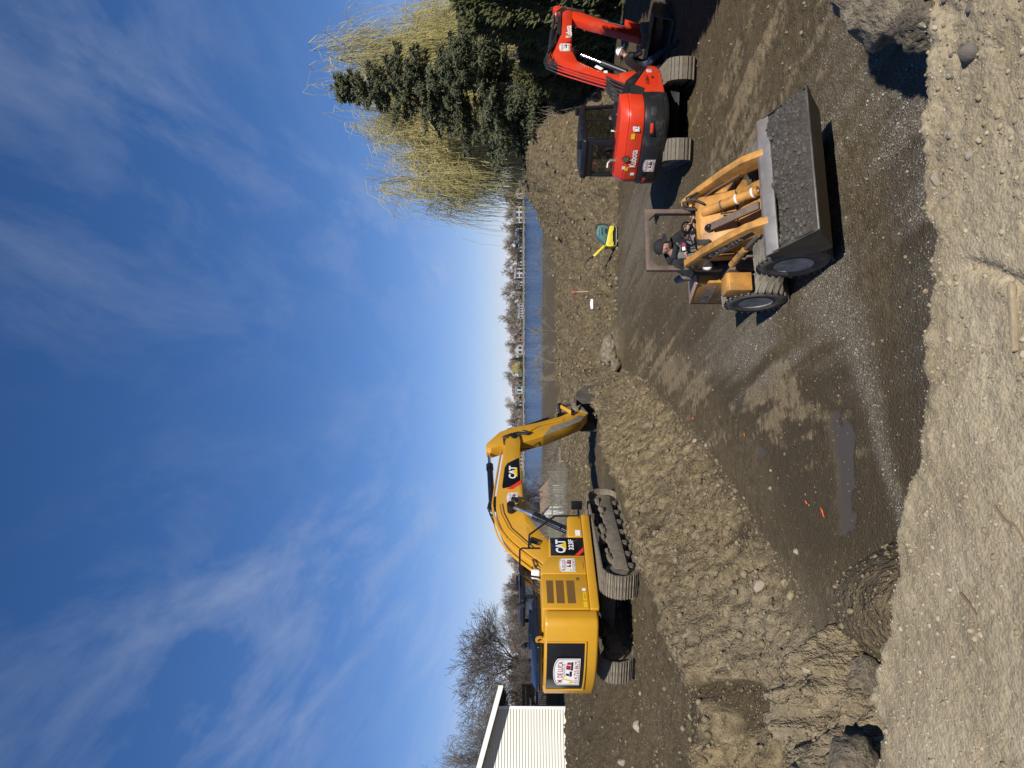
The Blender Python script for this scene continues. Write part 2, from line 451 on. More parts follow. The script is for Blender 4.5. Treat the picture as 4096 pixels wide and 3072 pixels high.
        rut = np.exp(-np.power(seg_d(x, y, [(4.0, 30), (3.5, 22), (2.2, 14), (1.2, 11)]) / 0.25, 2)) + np.exp(-np.power(seg_d(x, y, [(2.6, 30), (2.3, 22), (1.0, 15), (-0.2, 11.5)]) / 0.25, 2))
        z = z - 0.035 * rut * floor
        # shelf: packed dirt with grouser prints and stones pressed in
        pr = np.sin((y * 0.25 + x) * 2 * math.pi / 0.066 + 1.5 * n2)
        prm = sst(0.15, 0.45, x) * (1 - sst(1.5, 1.9, x)) * sst(0.5, 0.8, vnoise(x * 2.2, y * 2.2, 5))
        z = z + ledge * (0.012 * lump + 0.005 * f4 + 0.007 * np.power(cl2, 1.5) * sst(-0.1, 0.2, n1) + 0.005 * cl3 + 0.005 * pr * prm) * (1 - rpm)
        cr = np.exp(-np.power((x - 0.36 - 0.06 * np.sin(y * 5) - 0.05 * n2) / 0.03, 2)) * sst(1.6, 1.9, y) * (1 - sst(2.6, 2.8, y))
        z = z - 0.03 * cr * ledge
        edgez = np.exp(-np.power((y - ye) / 0.14, 2))
        z = z + edgez * (0.03 * cl2 + 0.018 * f4 - 0.01)
        z = z + np.clip(rpm, 0, 1) * ledge * (0.13 * cl + 0.08 * cl2 + 0.03 * cl3 + 0.05 * f4)
        hh = clay * (1 - scr)
        z = z + hh * (0.30 * np.power(cl, 1.1) + 0.14 * cl2 + 0.05 * cl3 + 0.22 * lump + 0.09 * f4 - 0.12 - 0.35 * blob(x, y, -2.3, 4.95, 0.22, 0.3))
        z = z + scr * (0.008 * f4 + 0.06 * lump + 0.012 * cl3 * (n2 > 0))
        side = led * (1 - ledge)
        z = z + side * (1 - clay) * (0.08 * lump + 0.05 * cl2)
    scrape = sst(0.12, 0.35, fbm(x * 0.9 + 0.5 * y, y * 0.28 - 0.2 * x, 4, 131)) * slope_m * (1 - sst(14, 19, y)) * 0.9
    gray = np.clip(side_gray(x, y), 0, 1)
    return z, dict(gravel=gravel, wet=np.clip(wet + 0.6 * scr + scrape, 0, 1), tan=np.clip(tan + ledge, 0, 1), puddle=puddle, dark=dark, ledge=ledge, slope=np.clip(slope_m + spoil + clay, 0, 1), gray=gray, moist=np.clip(rise * (1 - sst(24, 26, y)) + 0.5 * spoil, 0, 1))
def side_gray(x, y):
    return blob(x, y, 2.45, 2.75, 0.75, 0.7) + 0.9 * blob(x, y, -2.9, 5.0, 1.2, 1.3) + 0.7 * blob(x, y, -3.7, 10.3, 0.9, 2.2) + 0.55 * blob(x, y, 1.5, 27.6, 0.8)

a_in = np.arange(-32, 32.001, 0.11)
angs = np.concatenate([np.arange(-178, -60, 6), np.arange(-60, -32.3, 1.5), a_in, np.arange(33.5, 60, 1.5), np.arange(60, 180, 6), [182.0]])
rs = [0.15, 0.4, 0.7]
while rs[-1] < 48: rs.append(rs[-1] + max(0.012, rs[-1] * 0.0055))
while rs[-1] < 120: rs.append(rs[-1] * 1.03)
rs = np.array(rs)
AA, RR = np.meshgrid(np.radians(angs), rs)
GX, GY = np.sin(AA) * RR, np.cos(AA) * RR
GZ, MK = terrain(GX, GY)
nr, na = GX.shape
idx = np.arange(nr * na).reshape(nr, na)
faces = np.stack([idx[:-1, :-1], idx[:-1, 1:], idx[1:, 1:], idx[1:, :-1]], -1).reshape(-1, 4)
gme = arr_mesh('ground', np.stack([GX, GY, GZ], -1).reshape(-1, 3), faces, smooth=True)
def fattr(me, name, val):
    a = me.attributes.new(name, 'FLOAT', 'POINT'); a.data.foreach_set('value', np.ascontiguousarray(val, dtype=np.float32).ravel())
for k in MK: fattr(gme, k, MK[k])
ground = tag(link('ground', gme), 'churned brown soil of the building site', None, None, 'structure')
def ground_z(x, y):
    z, _ = terrain(np.array([float(x)]), np.array([float(y)]))
    return float(z[0])

def ground_material():
    mt = bpy.data.materials.new('site_soil'); mt.use_nodes = True
    t = mt.node_tree; b = t.nodes['Principled BSDF']
    at = lambda n: N(t, 'ShaderNodeAttribute', attribute_name=n).outputs['Fac']
    co = N(t, 'ShaderNodeTexCoord').outputs['Object']
    def noise(sc, det=6.0, ro=0.6, dis=0.0):
        n = N(t, 'ShaderNodeTexNoise', i_Scale=sc, i_Detail=det, i_Roughness=ro, i_Distortion=dis); t.links.new(co, n.inputs[0]); return n.outputs[0]
    big, mid, fin = noise(0.9), noise(6.0, 7.0, 0.65), noise(38.0, 5.0, 0.7)
    base = mixc(t, ramp(t, mid, [(0.36, 0.0), (0.64, 1.0)]), (0.058, 0.046, 0.030), (0.150, 0.124, 0.082))
    base = mixc(t, ramp(t, noise(90.0, 4.0, 0.7), [(0.42, 0.5), (0.6, 0.0)]), base, (0.045, 0.036, 0.024))
    base = mixc(t, ramp(t, big, [(0.35, 0.0), (0.7, 0.55)]), base, (0.135, 0.110, 0.072))
    slope = mixc(t, ramp(t, mid, [(0.38, 0.0), (0.60, 1.0)]), (0.105, 0.084, 0.053), (0.285, 0.237, 0.158))
    slope = mixc(t, ramp(t, big, [(0.45, 0.0), (0.66, 0.5)]), slope, (0.105, 0.084, 0.054))
    c = mixc(t, at('slope'), base, slope)
    c = mixc(t, mth(t, 'MULTIPLY', at('moist'), 0.8), c, mixc(t, mid, (0.045, 0.036, 0.026), (0.10, 0.082, 0.058)))
    tanc = mixc(t, ramp(t, mid, [(0.3, 0.0), (0.7, 1.0)]), (0.155, 0.125, 0.082), (0.265, 0.222, 0.155))
    sharp = lambda f, k=3.0, lo=0.5: mth(t, 'ADD', mth(t, 'MULTIPLY', mth(t, 'SUBTRACT', f, lo), k), 0.5, True)
    tanf = sharp(mth(t, 'ADD', at('tan'), mth(t, 'MULTIPLY', mth(t, 'SUBTRACT', mid, 0.5), 1.8)), 2.2)
    c = mixc(t, tanf, c, tanc)
    ledc = mixc(t, ramp(t, big, [(0.40, 0.0), (0.60, 1.0)]), (0.265, 0.220, 0.150), (0.415, 0.360, 0.262))
    ledc = mixc(t, ramp(t, mid, [(0.32, 0.45), (0.52, 0.0)]), ledc, (0.205, 0.167, 0.115))
    c = mixc(t, at('ledge'), c, ledc)
    c = mixc(t, mth(t, 'MULTIPLY', at('gray'), 0.85), c, mixc(t, mid, (0.125, 0.110, 0.088), (0.30, 0.27, 0.222)))
    wetf = mth(t, 'MULTIPLY', sharp(mth(t, 'ADD', at('wet'), mth(t, 'MULTIPLY', mth(t, 'SUBTRACT', mid, 0.5), 0.4)), 2.2, 0.55), mth(t, 'SUBTRACT', 1.0, mth(t, 'MULTIPLY', tanf, 0.9)))
    c = mixc(t, wetf, c, mixc(t, mid, (0.048, 0.038, 0.025), (0.092, 0.075, 0.050)))
    c = mixc(t, mth(t, 'MULTIPLY', at('dark'), 0.85), c, mixc(t, fin, (0.028, 0.025, 0.022), (0.075, 0.068, 0.060)))
    # crushed stone: pale chips on dark fines
    vo = N(t, 'ShaderNodeTexVoronoi', i_Scale=34.0, i_Randomness=1.0); t.links.new(co, vo.inputs['Vector'])
    chip = mixc(t, vo.outputs['Color'], (0.10, 0.092, 0.082), (0.47, 0.44, 0.40))
    chipm = mth(t, 'MULTIPLY', ramp(t, vo.outputs['Distance'], [(0.28, 1.0), (0.42, 0.0)]), 1.0)
    gf = at('gravel')
    sv = N(t, 'ShaderNodeSeparateColor'); t.links.new(vo.outputs['Color'], sv.inputs[0])
    present = mth(t, 'LESS_THAN', sv.outputs[0], mth(t, 'MULTIPLY', gf, 0.95))
    c = mixc(t, mth(t, 'MULTIPLY', gf, 0.65), c, mixc(t, mid, (0.12, 0.111, 0.10), (0.23, 0.215, 0.195)))
    c = mixc(t, mth(t, 'MULTIPLY', present, chipm), c, chip)
    # scattered pale grit everywhere
    v2 = N(t, 'ShaderNodeTexVoronoi', i_Scale=22.0, i_Randomness=1.0); t.links.new(co, v2.inputs['Vector'])
    s2 = N(t, 'ShaderNodeSeparateColor'); t.links.new(v2.outputs['Color'], s2.inputs[0])
    grit = mth(t, 'MULTIPLY', mth(t, 'LESS_THAN', s2.outputs[1], 0.20), ramp(t, v2.outputs['Distance'], [(0.12, 1.0), (0.2, 0.0)]))
    c = mixc(t, mth(t, 'MULTIPLY', grit, 0.8), c, (0.34, 0.30, 0.23))
    c = mixc(t, ramp(t, fin, [(0.3, 0.35), (0.55, 0.0)]), c, (0.05, 0.04, 0.028))
    pf = at('puddle')
    pm = sharp(mth(t, 'ADD', pf, mth(t, 'MULTIPLY', mth(t, 'SUBTRACT', mid, 0.5), 1.6)), 1.7)
    c = mixc(t, mth(t, 'MULTIPLY', pm, 0.85), c, (0.066, 0.058, 0.047))
    c = mixc(t, 1.0, c, mixc(t, at('ledge'), (1.12, 1.04, 0.88), (1.02, 0.975, 0.87)), 'MULTIPLY')
    t.links.new(c, b.inputs['Base Color'])
    rg = mth(t, 'SUBTRACT', 0.95, mth(t, 'MULTIPLY', wetf, 0.22))
    rg = mth(t, 'SUBTRACT', rg, mth(t, 'MULTIPLY', pm, 0.40))
    t.links.new(rg, b.inputs['Roughness'])
    b.inputs['Specular IOR Level'].default_value = 0.3
    t.links.new(mth(t, 'ADD', 0.18, mth(t, 'MULTIPLY', pm, 0.2)), b.inputs['Specular IOR Level'])
    def grains(sc):
        q = N(t, 'ShaderNodeTexVoronoi', i_Scale=sc, i_Randomness=1.0, feature='SMOOTH_F1'); q.inputs['Smoothness'].default_value = 0.25
        w = N(t, 'ShaderNodeVectorMath', operation='ADD'); t.links.new(co, w.inputs[0])
        nn = N(t, 'ShaderNodeTexNoise', i_Scale=sc * 0.8, i_Detail=2.0); t.links.new(co, nn.inputs[0])
        sc_ = N(t, 'ShaderNodeVectorMath', operation='SCALE'); t.links.new(nn.outputs['Color'], sc_.inputs[0]); sc_.inputs['Scale'].default_value = 0.9 / sc
        t.links.new(sc_.outputs[0], w.inputs[1]); t.links.new(w.outputs[0], q.inputs['Vector'])
        return mth(t, 'SUBTRACT', 0.75, q.outputs['Distance'])
    g1, g2, g3 = grains(8.0), grains(24.0), grains(70.0)
    hgt = mth(t, 'ADD', mth(t, 'MULTIPLY', mid, 0.5), mth(t, 'MULTIPLY', fin, 0.25))
    rgh = at('slope')
    hgt = mth(t, 'ADD', mth(t, 'MULTIPLY', mid, mth(t, 'ADD', 0.26, mth(t, 'MULTIPLY', rgh, 0.34))), mth(t, 'MULTIPLY', fin, 0.15))
    hgt = mth(t, 'ADD', hgt, mth(t, 'ADD', mth(t, 'MULTIPLY', g1, mth(t, 'ADD', 0.04, mth(t, 'MULTIPLY', rgh, 0.7))), mth(t, 'MULTIPLY', g2, mth(t, 'ADD', 0.30, mth(t, 'MULTIPLY', rgh, 0.15)))))
    hgt = mth(t, 'ADD', hgt, mth(t, 'MULTIPLY', g3, 0.26))
    hgt = mth(t, 'ADD', hgt, mth(t, 'MULTIPLY', mth(t, 'MULTIPLY', present, chipm), 0.35))
    bp = N(t, 'ShaderNodeBump', i_Distance=0.06); t.links.new(hgt, bp.inputs['Height'])
    t.links.new(mth(t, 'MULTIPLY', mth(t, 'MULTIPLY', mth(t, 'SUBTRACT', 1.0, pm), 0.95), mth(t, 'SUBTRACT', 1.0, mth(t, 'MULTIPLY', at('ledge'), 0.66))), bp.inputs['Strength'])
    t.links.new(bp.outputs[0], b.inputs['Normal'])
    return mt
SOIL = ground_material()
gme.materials.append(SOIL)

# ------------------------------------------------------------------ vegetation tools
def segmesh(name, P, Q, r0, r1, n=3, mat=None):
    """many tapered sticks in one mesh (numpy)"""
    P = np.asarray(P, float); Q = np.asarray(Q, float); r0 = np.broadcast_to(r0, len(P)); r1 = np.broadcast_to(r1, len(P))
    d = Q - P; L = np.linalg.norm(d, axis=1, keepdims=True); d = d / np.maximum(L, 1e-9)
    ref = np.where(np.abs(d[:, 2:3]) < 0.9, np.array([[0, 0, 1.0]]), np.array([[1.0, 0, 0]]))
    u = np.cross(d, ref); u /= np.linalg.norm(u, axis=1, keepdims=True); w = np.cross(d, u)
    vs = []
    for (B, r) in ((P, r0), (Q, r1)):
        for j in range(n):
            a = 2 * math.pi * j / n
            vs.append(B + (u * math.cos(a) + w * math.sin(a)) * r[:, None])
    V = np.stack(vs, 1).reshape(-1, 3)
    base = (np.arange(len(P)) * 2 * n)[:, None]
    F = np.concatenate([base + np.array([[j, (j + 1) % n, n + (j + 1) % n, n + j]]) for j in range(n)], 0)
    return arr_mesh(name, V, F, mat, smooth=True)
def vunit(v): return v / (np.linalg.norm(v) + 1e-12)
def grow(rs, base, d, length, rad, depth, segs, par):
    """recursive bare branching; segs collects (p, q, r0, r1, depth)"""
    n = max(2, int(par.get('n', 4)))
    p = np.array(base, float); d = vunit(np.array(d, float)); pts = [(p, d, rad)]
    for i in range(n):
        d2 = vunit(d + rs.normal(0, par['wig'], 3) + np.array([0, 0, par['up'] * (0.4 if depth < par['depth'] else 1)]))
        q = p + d2 * length / n
        r2 = rad * (1 - 0.55 * (i + 1) / n)
        segs.append((p, q, pts[-1][2], r2, depth))
        p, d = q, d2; pts.append((p, d, r2))
    if depth <= 0: return
    k = int(round(par['kids'] * rs.uniform(0.75, 1.3)))
    for j in range(k):
        t = rs.uniform(par.get('t0', 0.3), 1.0) if j else 1.0
        i = min(n, max(1, int(round(t * n))))
        q, dq, rq = pts[i]
        ax = vunit(rs.normal(0, 1, 3)); side = vunit(np.cross(dq, ax))
        an = R(rs.uniform(*par['ang']))
        nd = dq * math.cos(an) + side * math.sin(an)
        grow(rs, q, nd, length * rs.uniform(*par['len']), rq * rs.uniform(0.55, 0.8), depth - 1, segs, par)
def tree_meshes(seed, H, par, barkm, twigm, thick=2):
    rs = np.random.RandomState(seed); segs = []
    grow(rs, (0, 0, -0.3), (rs.normal(0, 0.06), rs.normal(0, 0.06), 1), H * par.get('stem', 0.4), par['r'], par['depth'], segs, par)
    A = [np.array([s[i] for s in segs]) for i in range(5)]
    top = A[1][:, 2].max(); k = H / top
    mn = par.get('rmin', 0.008)
    big = A[4] >= par['depth'] - thick
    f = lambda m, nm, n, mt: segmesh(nm, A[0][m] * k, A[1][m] * k, np.maximum(A[2][m], mn), np.maximum(A[3][m], mn * 0.7), n, mt)
    return f(big, 'trunk', 6, barkm), f(~big, 'crown', 3, twigm)

BARK = pmat('bark', (0.075, 0.062, 0.050), 0.9, var=0.35, vscale=6, bump=0.5, bscale=20)
TWIG = pmat('bare_twigs', (0.105, 0.082, 0.062), 0.9, var=0.25, vscale=1.5)
TWIG2 = pmat('grey_twigs', (0.150, 0.125, 0.098), 0.9, var=0.25, vscale=1.5)
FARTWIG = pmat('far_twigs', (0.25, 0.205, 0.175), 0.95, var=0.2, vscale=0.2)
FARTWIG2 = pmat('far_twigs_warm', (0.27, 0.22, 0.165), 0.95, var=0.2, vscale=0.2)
EVER = pmat('far_evergreen', (0.030, 0.040, 0.022), 0.9, var=0.3, vscale=0.6)
STRAW = pmat('dry_grass', (0.17, 0.135, 0.085), 0.95, var=0.3, vscale=2.0)

# ------------------------------------------------------------------ river and far shore
WATER_Z = -0.5
SHORE = 560.0
def water_material():
    mt = bpy.data.materials.new('river_water'); mt.use_nodes = True
    t = mt.node_tree; b = t.nodes['Principled BSDF']
    co = N(t, 'ShaderNodeTexCoord').outputs['Object']
    mpn = N(t, 'ShaderNodeMapping'); mpn.inputs['Scale'].default_value = (0.35, 1.0, 1.0); t.links.new(co, mpn.inputs[0])
    a = N(t, 'ShaderNodeTexNoise', i_Scale=0.9, i_Detail=6.0, i_Roughness=0.62); t.links.new(mpn.outputs[0], a.inputs[0])
    c = N(t, 'ShaderNodeTexNoise', i_Scale=0.06, i_Detail=4.0, i_Roughness=0.6); t.links.new(mpn.outputs[0], c.inputs[0])
    h = mth(t, 'ADD', a.outputs[0], mth(t, 'MULTIPLY', c.outputs[0], 1.2))
    bp = N(t, 'ShaderNodeBump', i_Strength=1.0, i_Distance=1.6); t.links.new(h, bp.inputs['Height'])
    t.links.new(bp.outputs[0], b.inputs['Normal'])
    b.inputs['Base Color'].default_value = (0.012, 0.032, 0.078, 1)
    b.inputs['Roughness'].default_value = 0.16
    b.inputs['Specular IOR Level'].default_value = 0.22
    b.inputs['IOR'].default_value = 1.333
    return mt
xs = np.concatenate([np.linspace(-1500, -100, 15), np.linspace(-80, 80, 17), np.linspace(100, 1500, 15)]); ys = np.concatenate([np.linspace(39.5, 120, 20), np.linspace(130, SHORE + 8, 30)])
XX, YY = np.meshgrid(xs, ys); ii = np.arange(XX.size).reshape(XX.shape)
wme = arr_mesh('river', np.stack([XX, YY, np.full_like(XX, WATER_Z)], -1).reshape(-1, 3), np.stack([ii[:-1, :-1], ii[:-1, 1:], ii[1:, 1:], ii[1:, :-1]], -1).reshape(-1, 4), water_material())
tag(link('river', wme), 'wide blue rippled river behind the site', kind='structure')

FARGRASS = pmat('far_shore_grass', (0.085, 0.095, 0.045), 0.95, var=0.4, vscale=0.05, dirt=(0.20, 0.165, 0.12), dirt_amt=0.5, dscale=0.04)
ROCKS = pmat('shore_rocks', (0.27, 0.235, 0.195), 0.9, var=0.35, vscale=0.6)
mb = MB(); prof = [(SHORE + 1.5, 0.55), (SHORE + 12, 0.9), (SHORE + 40, 1.6), (SHORE + 400, 5), (SHORE + 2500, 6), (SHORE + 2500, -3), (SHORE + 1.5, -3)]
mb.m = Matrix.Rotation(R(-90), 4, 'Z') @ Matrix.Diagonal((-1, 1, 1, 1))
mb.prism(prof, -1800, 1800)
tag(mb.build('far_shore', FARGRASS, smooth=0), 'low grassy far shore of the river', kind='structure')
mb = MB(); rr = random.Random(3)
for i in range(900):
    x = -420 + i * 0.95 + rr.uniform(-0.3, 0.3)
    mb.ball((x, SHORE + rr.uniform(0.2, 1.6), WATER_Z + rr.uniform(0.1, 0.8)), rr.uniform(0.5, 0.95), (1, 0.8, 0.7), n=5, k=3)
tag(mb.build('shore_riprap', ROCKS, smooth=0), 'pale rock edging along the far waterline', 'rocks', kind='stuff')

def px_x(U, d): return (U - 1536) / FPX * d
def px_z(V, d): return CAM_Z - (V - HOR) / FPX * d

# a continuous far wood behind the houses
def far_wood():
    rs = np.random.RandomState(5); P, Q, a, b = [], [], [], []
    for i in range(520):
        x = rs.uniform(-420, 420); y = SHORE + rs.uniform(45, 95); h = rs.uniform(9.5, 14.0) * (0.85 + 0.15 * math.sin(x * 0.05)) * (1 + 0.12 * math.sin(x * 0.13))
        z0 = 1.6
        P.append((x, y, z0)); Q.append((x + rs.normal(0, 0.4), y, z0 + h * 0.8)); a.append(0.28); b.append(0.1)
        for k in range(52):
            t = rs.uniform(0.02, 0.8); an = rs.uniform(0, 6.28); l = h * 0.34 * (1.1 - t) * rs.uniform(0.6, 1.3)
            p = np.array((x + rs.normal(0, 1.0), y + rs.normal(0, 1.0), z0 + h * t)); q = p + np.array((math.cos(an) * l * 0.6, math.sin(an) * l * 0.6, l * rs.uniform(0.5, 1.0)))
            P.append(p); Q.append(q); a.append(0.55); b.append(0.2)
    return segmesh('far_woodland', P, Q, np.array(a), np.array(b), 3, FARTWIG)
tag(link('far_woodland', far_wood()), 'brown leafless wood along the far shore', 'wood', kind='stuff')

# single bare trees on the far shore
FP = dict(r=0.36, depth=4, kids=5, wig=0.16, up=0.12, ang=(22, 55), len=(0.55, 0.8), stem=0.36, rmin=0.075, n=3)
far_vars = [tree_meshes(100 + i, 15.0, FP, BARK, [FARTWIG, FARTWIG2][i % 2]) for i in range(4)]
far_spots = [(1560, 14, 'just right of the yellow boom'), (1605, 11, 'behind the far yellow willow'), (1640, 10, 'left of the white far house'), (1700, 13, 'over the far brown A-frame'), (1752, 12, 'right of the far brown A-frame'), (1800, 17.5, 'tallest, left of the low white sheds'), (1845, 12.5, 'over the low white sheds'), (1895, 16, 'right of the low white sheds'), (1935, 13, 'behind the low white cottage'), (1985, 15.5, 'beside the white two-storey far house'), (2030, 13.5, 'at the left end of the long cream house'), (2075, 14.5, 'behind the long cream house'), (2120, 13.0, 'at the right end of the long cream house'), (2165, 15.5, 'left of the dark-windowed far house'), (2215, 13.5, 'behind the dark-windowed far house'), (2265, 14, 'right of the dark-windowed far house'), (2300, 13, 'behind the white arched far house'), (2345, 12, 'seen through the willow strands'), (2400, 12, 'low behind the willow and soil heap'), (1440, 13, 'just left of the boom tip'), (1400, 12, 'below the boom nose'), (1180, 12, 'far off under the boom cylinder'), (880, 13, 'over the excavator cab'), (820, 12, 'behind the excavator engine hood'), (740, 14, 'over the excavator hood')]
for i, (U, h, where) in enumerate(far_spots):
    tm, cm = far_vars[i % 4]
    y = SHORE + 14 + (i * 37 % 20)
    e = empty('bare_tree', (px_x(U, y), y, 0.9), i * 1.7, 'bare brown tree on the far shore, ' + where, 'tree', 'bare trees on the far shore')
    s = 1.18 * h / 15
    inst('trunk', tm, e, scale=(s, s, s)); inst('crown', cm, e, scale=(s * 1.1, s * 1.1, s))
# yellow willow and dark evergreens over there
rs = np.random.RandomState(9)
def strands(n, rad, h0, h1, rr0, rs, drop=0.5):
    P, Q = [], []
    for i in range(n):
        a = rs.uniform(0, 6.28); r = rad * math.sqrt(rs.uniform(0.05, 1)); z = h0 + (h1 - h0) * math.sqrt(max(0, 1 - (r / rad) ** 2)) * rs.uniform(0.55, 1)
        p = np.array((r * math.cos(a), r * math.sin(a), z)); P.append(p); Q.append(p + np.array((rs.normal(0, 0.2), rs.normal(0, 0.2), -min(z - 0.6, z * drop * rs.uniform(0.5, 1.2)))))
    return P, Q
WIL = pmat('willow_strands', (0.46, 0.40, 0.16), 0.8, var=0.45, vscale=1.3)
P, Q = strands(700, 4.6, 4, 9.5, 0.1, rs)
e = empty('willow', (px_x(1599, SHORE + 9), SHORE + 9, 0.6), 0, 'small yellow willow on the far waterline', 'tree')
link('crown', segmesh('crown', P, Q, 0.12, 0.05, 3, WIL), e)
MB().tube([(0, 0, -0.5), (0.2, 0, 3), (0.1, 0.1, 6.5)], [0.5, 0.35, 0.1], 7).build('trunk', BARK, e)
def far_conifer():
    P, Q = [], []; rs = np.random.RandomState(4)
    for i in range(420):
        t = rs.uniform(0.05, 1); a = rs.uniform(0, 6.28); l = 2.1 * (1 - t) + 0.15
        P.append((0, 0, 8 * t)); Q.append((l * math.cos(a), l * math.sin(a), 8 * t - 0.5 * l))
    return segmesh('crown', P, Q, 0.32, 0.05, 4, EVER), MB().tube([(0, 0, -0.5), (0, 0, 7.8)], [0.25, 0.03], 6).mesh('trunk')
cc_, ct_ = far_conifer(); ct_.materials.append(BARK)
for U, h, w in [(1636, 9.5, 'between the yellow willow and the white far house'), (1912, 6.5, 'beside the low white cottage'), (2170, 9.5, 'beside the dark-windowed far house'), (2345, 5.5, 'low by the far waterline boathouse'), (1560, 6, 'low beside the far yellow willow'), (1990, 5, 'in front of the white two-storey far house')]:
    e = empty('conifer', (px_x(U, SHORE + 13), SHORE + 13, 0.7), U, 'dark far evergreen ' + w, 'tree', 'evergreens on the far shore')
    k = h / 8; inst('crown', cc_, e, scale=(k, k, k)); inst('trunk', ct_, e, scale=(k, k, k))

# far houses
HW = {n: pmat('far_' + n, c, 0.7, var=0.06, vscale=0.4) for n, c in dict(white=(0.36, 0.355, 0.345), cream=(0.32, 0.295, 0.25), grey=(0.24, 0.24, 0.25), brown=(0.16, 0.115, 0.085), teal=(0.42, 0.56, 0.54), tan=(0.42, 0.36, 0.29), dark=(0.045, 0.047, 0.055), roof=(0.13, 0.125, 0.125), red=(0.40, 0.10, 0.08)).items()}
FARPANE = pmat('far_window_pane', (0.03, 0.035, 0.045), 0.15, var=0.1)
def far_house(U0, U1, hw, hr, wall, roof, wins, label, ridge='x', floors=1, d=SHORE + 24, frame='white'):
    x0, x1 = px_x(U0, d), px_x(U1, d); w = x1 - x0
    e = empty('house', ((x0 + x1) / 2, d, 0.9), 0, label, 'house', 'houses on the far shore')
    MB().span((-w / 2, 0, -0.5), (w / 2, 8, hw)).build('wall', HW[wall], e)
    mb = MB()
    if ridge == 'x':
        mb.m = Matrix.Rotation(R(90), 4, 'Z'); mb.prism([(-0.7, hw - 0.15), (4, hw + hr), (8.7, hw - 0.15), (8.7, hw + 0.12), (4, hw + hr + 0.3), (-0.7, hw + 0.12)], -w / 2 - 0.5, w / 2 + 0.5)
    else:
        mb.prism([(-w / 2 - 0.6, hw - 0.15), (0, hw + hr), (w / 2 + 0.6, hw - 0.15), (w / 2 + 0.6, hw + 0.12), (0, hw + hr + 0.3), (-w / 2 - 0.6, hw + 0.12)], -0.6, 8.6)
        g = MB().prism([(-w / 2, hw - 0.1), (w / 2, hw - 0.1), (0, hw + hr - 0.1)], 0.0, 0.3).build('gable', HW[wall], e)
    mb.build('roof', HW[roof], e, smooth=0)
    for f in range(floors):
        zc = hw / floors * (f + 0.5)
        for k in range(wins):
            xc = -w / 2 + w * (k + 0.5) / wins; ww = w / wins * 0.62; hh = hw / floors * 0.6
            fr = MB().span((xc - ww / 2 - 0.15, -0.12, zc - hh / 2 - 0.15), (xc + ww / 2 + 0.15, 0.05, zc + hh / 2 + 0.15)).build('window', HW[frame], e, smooth=0)
            MB().span((xc - ww / 2, -0.18, zc - hh / 2), (xc + ww / 2, -0.125, zc + hh / 2)).build('pane', FARPANE, fr, smooth=0)
    return e
far_house(2180, 2246, 5.8, 1.6, 'white', 'roof', 3, 'two-storey far house with big dark windows in white frames', floors=2)
far_house(2277, 2322, 4.6, 1.3, 'white', 'roof', 2, 'white far house right of the dark-windowed one', ridge='y', d=SHORE + 18)
far_house(2376, 2395, 3.8, 1.5, 'tan', 'roof', 2, 'tan far cottage seen through the willow strands')
far_house(2340, 2356, 2.2, 1.3, 'white', 'grey', 1, 'tiny white boathouse at the far waterline', ridge='y', d=SHORE + 5)
far_house(2418, 2440, 4.2, 1.4, 'white', 'roof', 2, 'white far house just left of the spruce')
far_house(2085, 2158, 3.0, 2.6, 'cream', 'grey', 6, 'right wing of the long cream far house under a grey roof')
far_house(2009, 2083, 3.0, 1.4, 'white', 'brown', 5, 'long low white far house beside the cream one')
far_house(1960, 1998, 5.4, 1.4, 'white', 'grey', 2, 'white two-storey far house with a flat grey roof', floors=2, d=SHORE + 20)
far_house(1929, 1957, 2.8, 1.1, 'white', 'roof', 2, 'low white far cottage by the evergreen')
far_house(1798, 1858, 2.6, 1.6, 'white', 'grey', 6, 'row of low white far sheds with many openings', d=SHORE + 16)
far_house(1703, 1741, 3.4, 3.6, 'brown', 'brown', 2, 'brown A-frame far house', ridge='y')
far_house(1654, 1690, 4.2, 2.4, 'white', 'white', 2, 'bright white far house with a white gable', ridge='y', d=SHORE + 18)
far_house(1498, 1526, 5.0, 0.8, 'teal', 'grey', 2, 'pale teal far house beside the stick', frame='cream')
far_house(1438, 1466, 3.2, 1.5, 'white', 'roof', 2, 'small white far house left of the teal one')
far_house(1290, 1330, 3.0, 1.5, 'white', 'roof', 3, 'white far house seen under the boom tip', d=SHORE + 20)
far_house(1190, 1250, 3.4, 1.6, 'cream', 'roof', 4, 'cream far house seen under the boom lettering', d=SHORE + 20)

# ------------------------------------------------------------------ white house on the left
SIDE = pmat('white_siding', (0.56, 0.53, 0.44), 0.45, var=0.05, vscale=1.2, dirt=(0.45, 0.41, 0.33), dirt_amt=0.12, dscale=1.5)
TRIM = pmat('white_trim', (0.74, 0.73, 0.69), 0.4, var=0.05)
SHING = pmat('roof_shingle', (0.045, 0.042, 0.042), 0.9, var=0.3, vscale=4, bump=0.5)
CONC = pmat('old_concrete', (0.16, 0.145, 0.125), 0.9, var=0.3, vscale=3, dirt=MUD, dirt_amt=0.6, bump=0.4)
HY, HX, HZ0, HZ1, SL = 25.4, -11.3, 2.12, 4.62, 0.283
house = empty('white_house', (HX, HY, HZ0), R(25), 'white clapboard house with a low gable at the left edge', 'house')
mb = MB()
mb.prism([(-12, 0.02), (-0.03, 0.02), (-0.03, HZ1 - HZ0), (-6.0, HZ1 - HZ0 + 6 * SL), (-12, HZ1 - HZ0)], 0.02, 10)
mb.build('wall', SIDE, house, smooth=0)
MB().span((-11.9, 0.25, -0.9), (-0.25, 9.8, 0.015)).build('foundation', CONC, house)
E_ = 0.1016
board_cache = {}
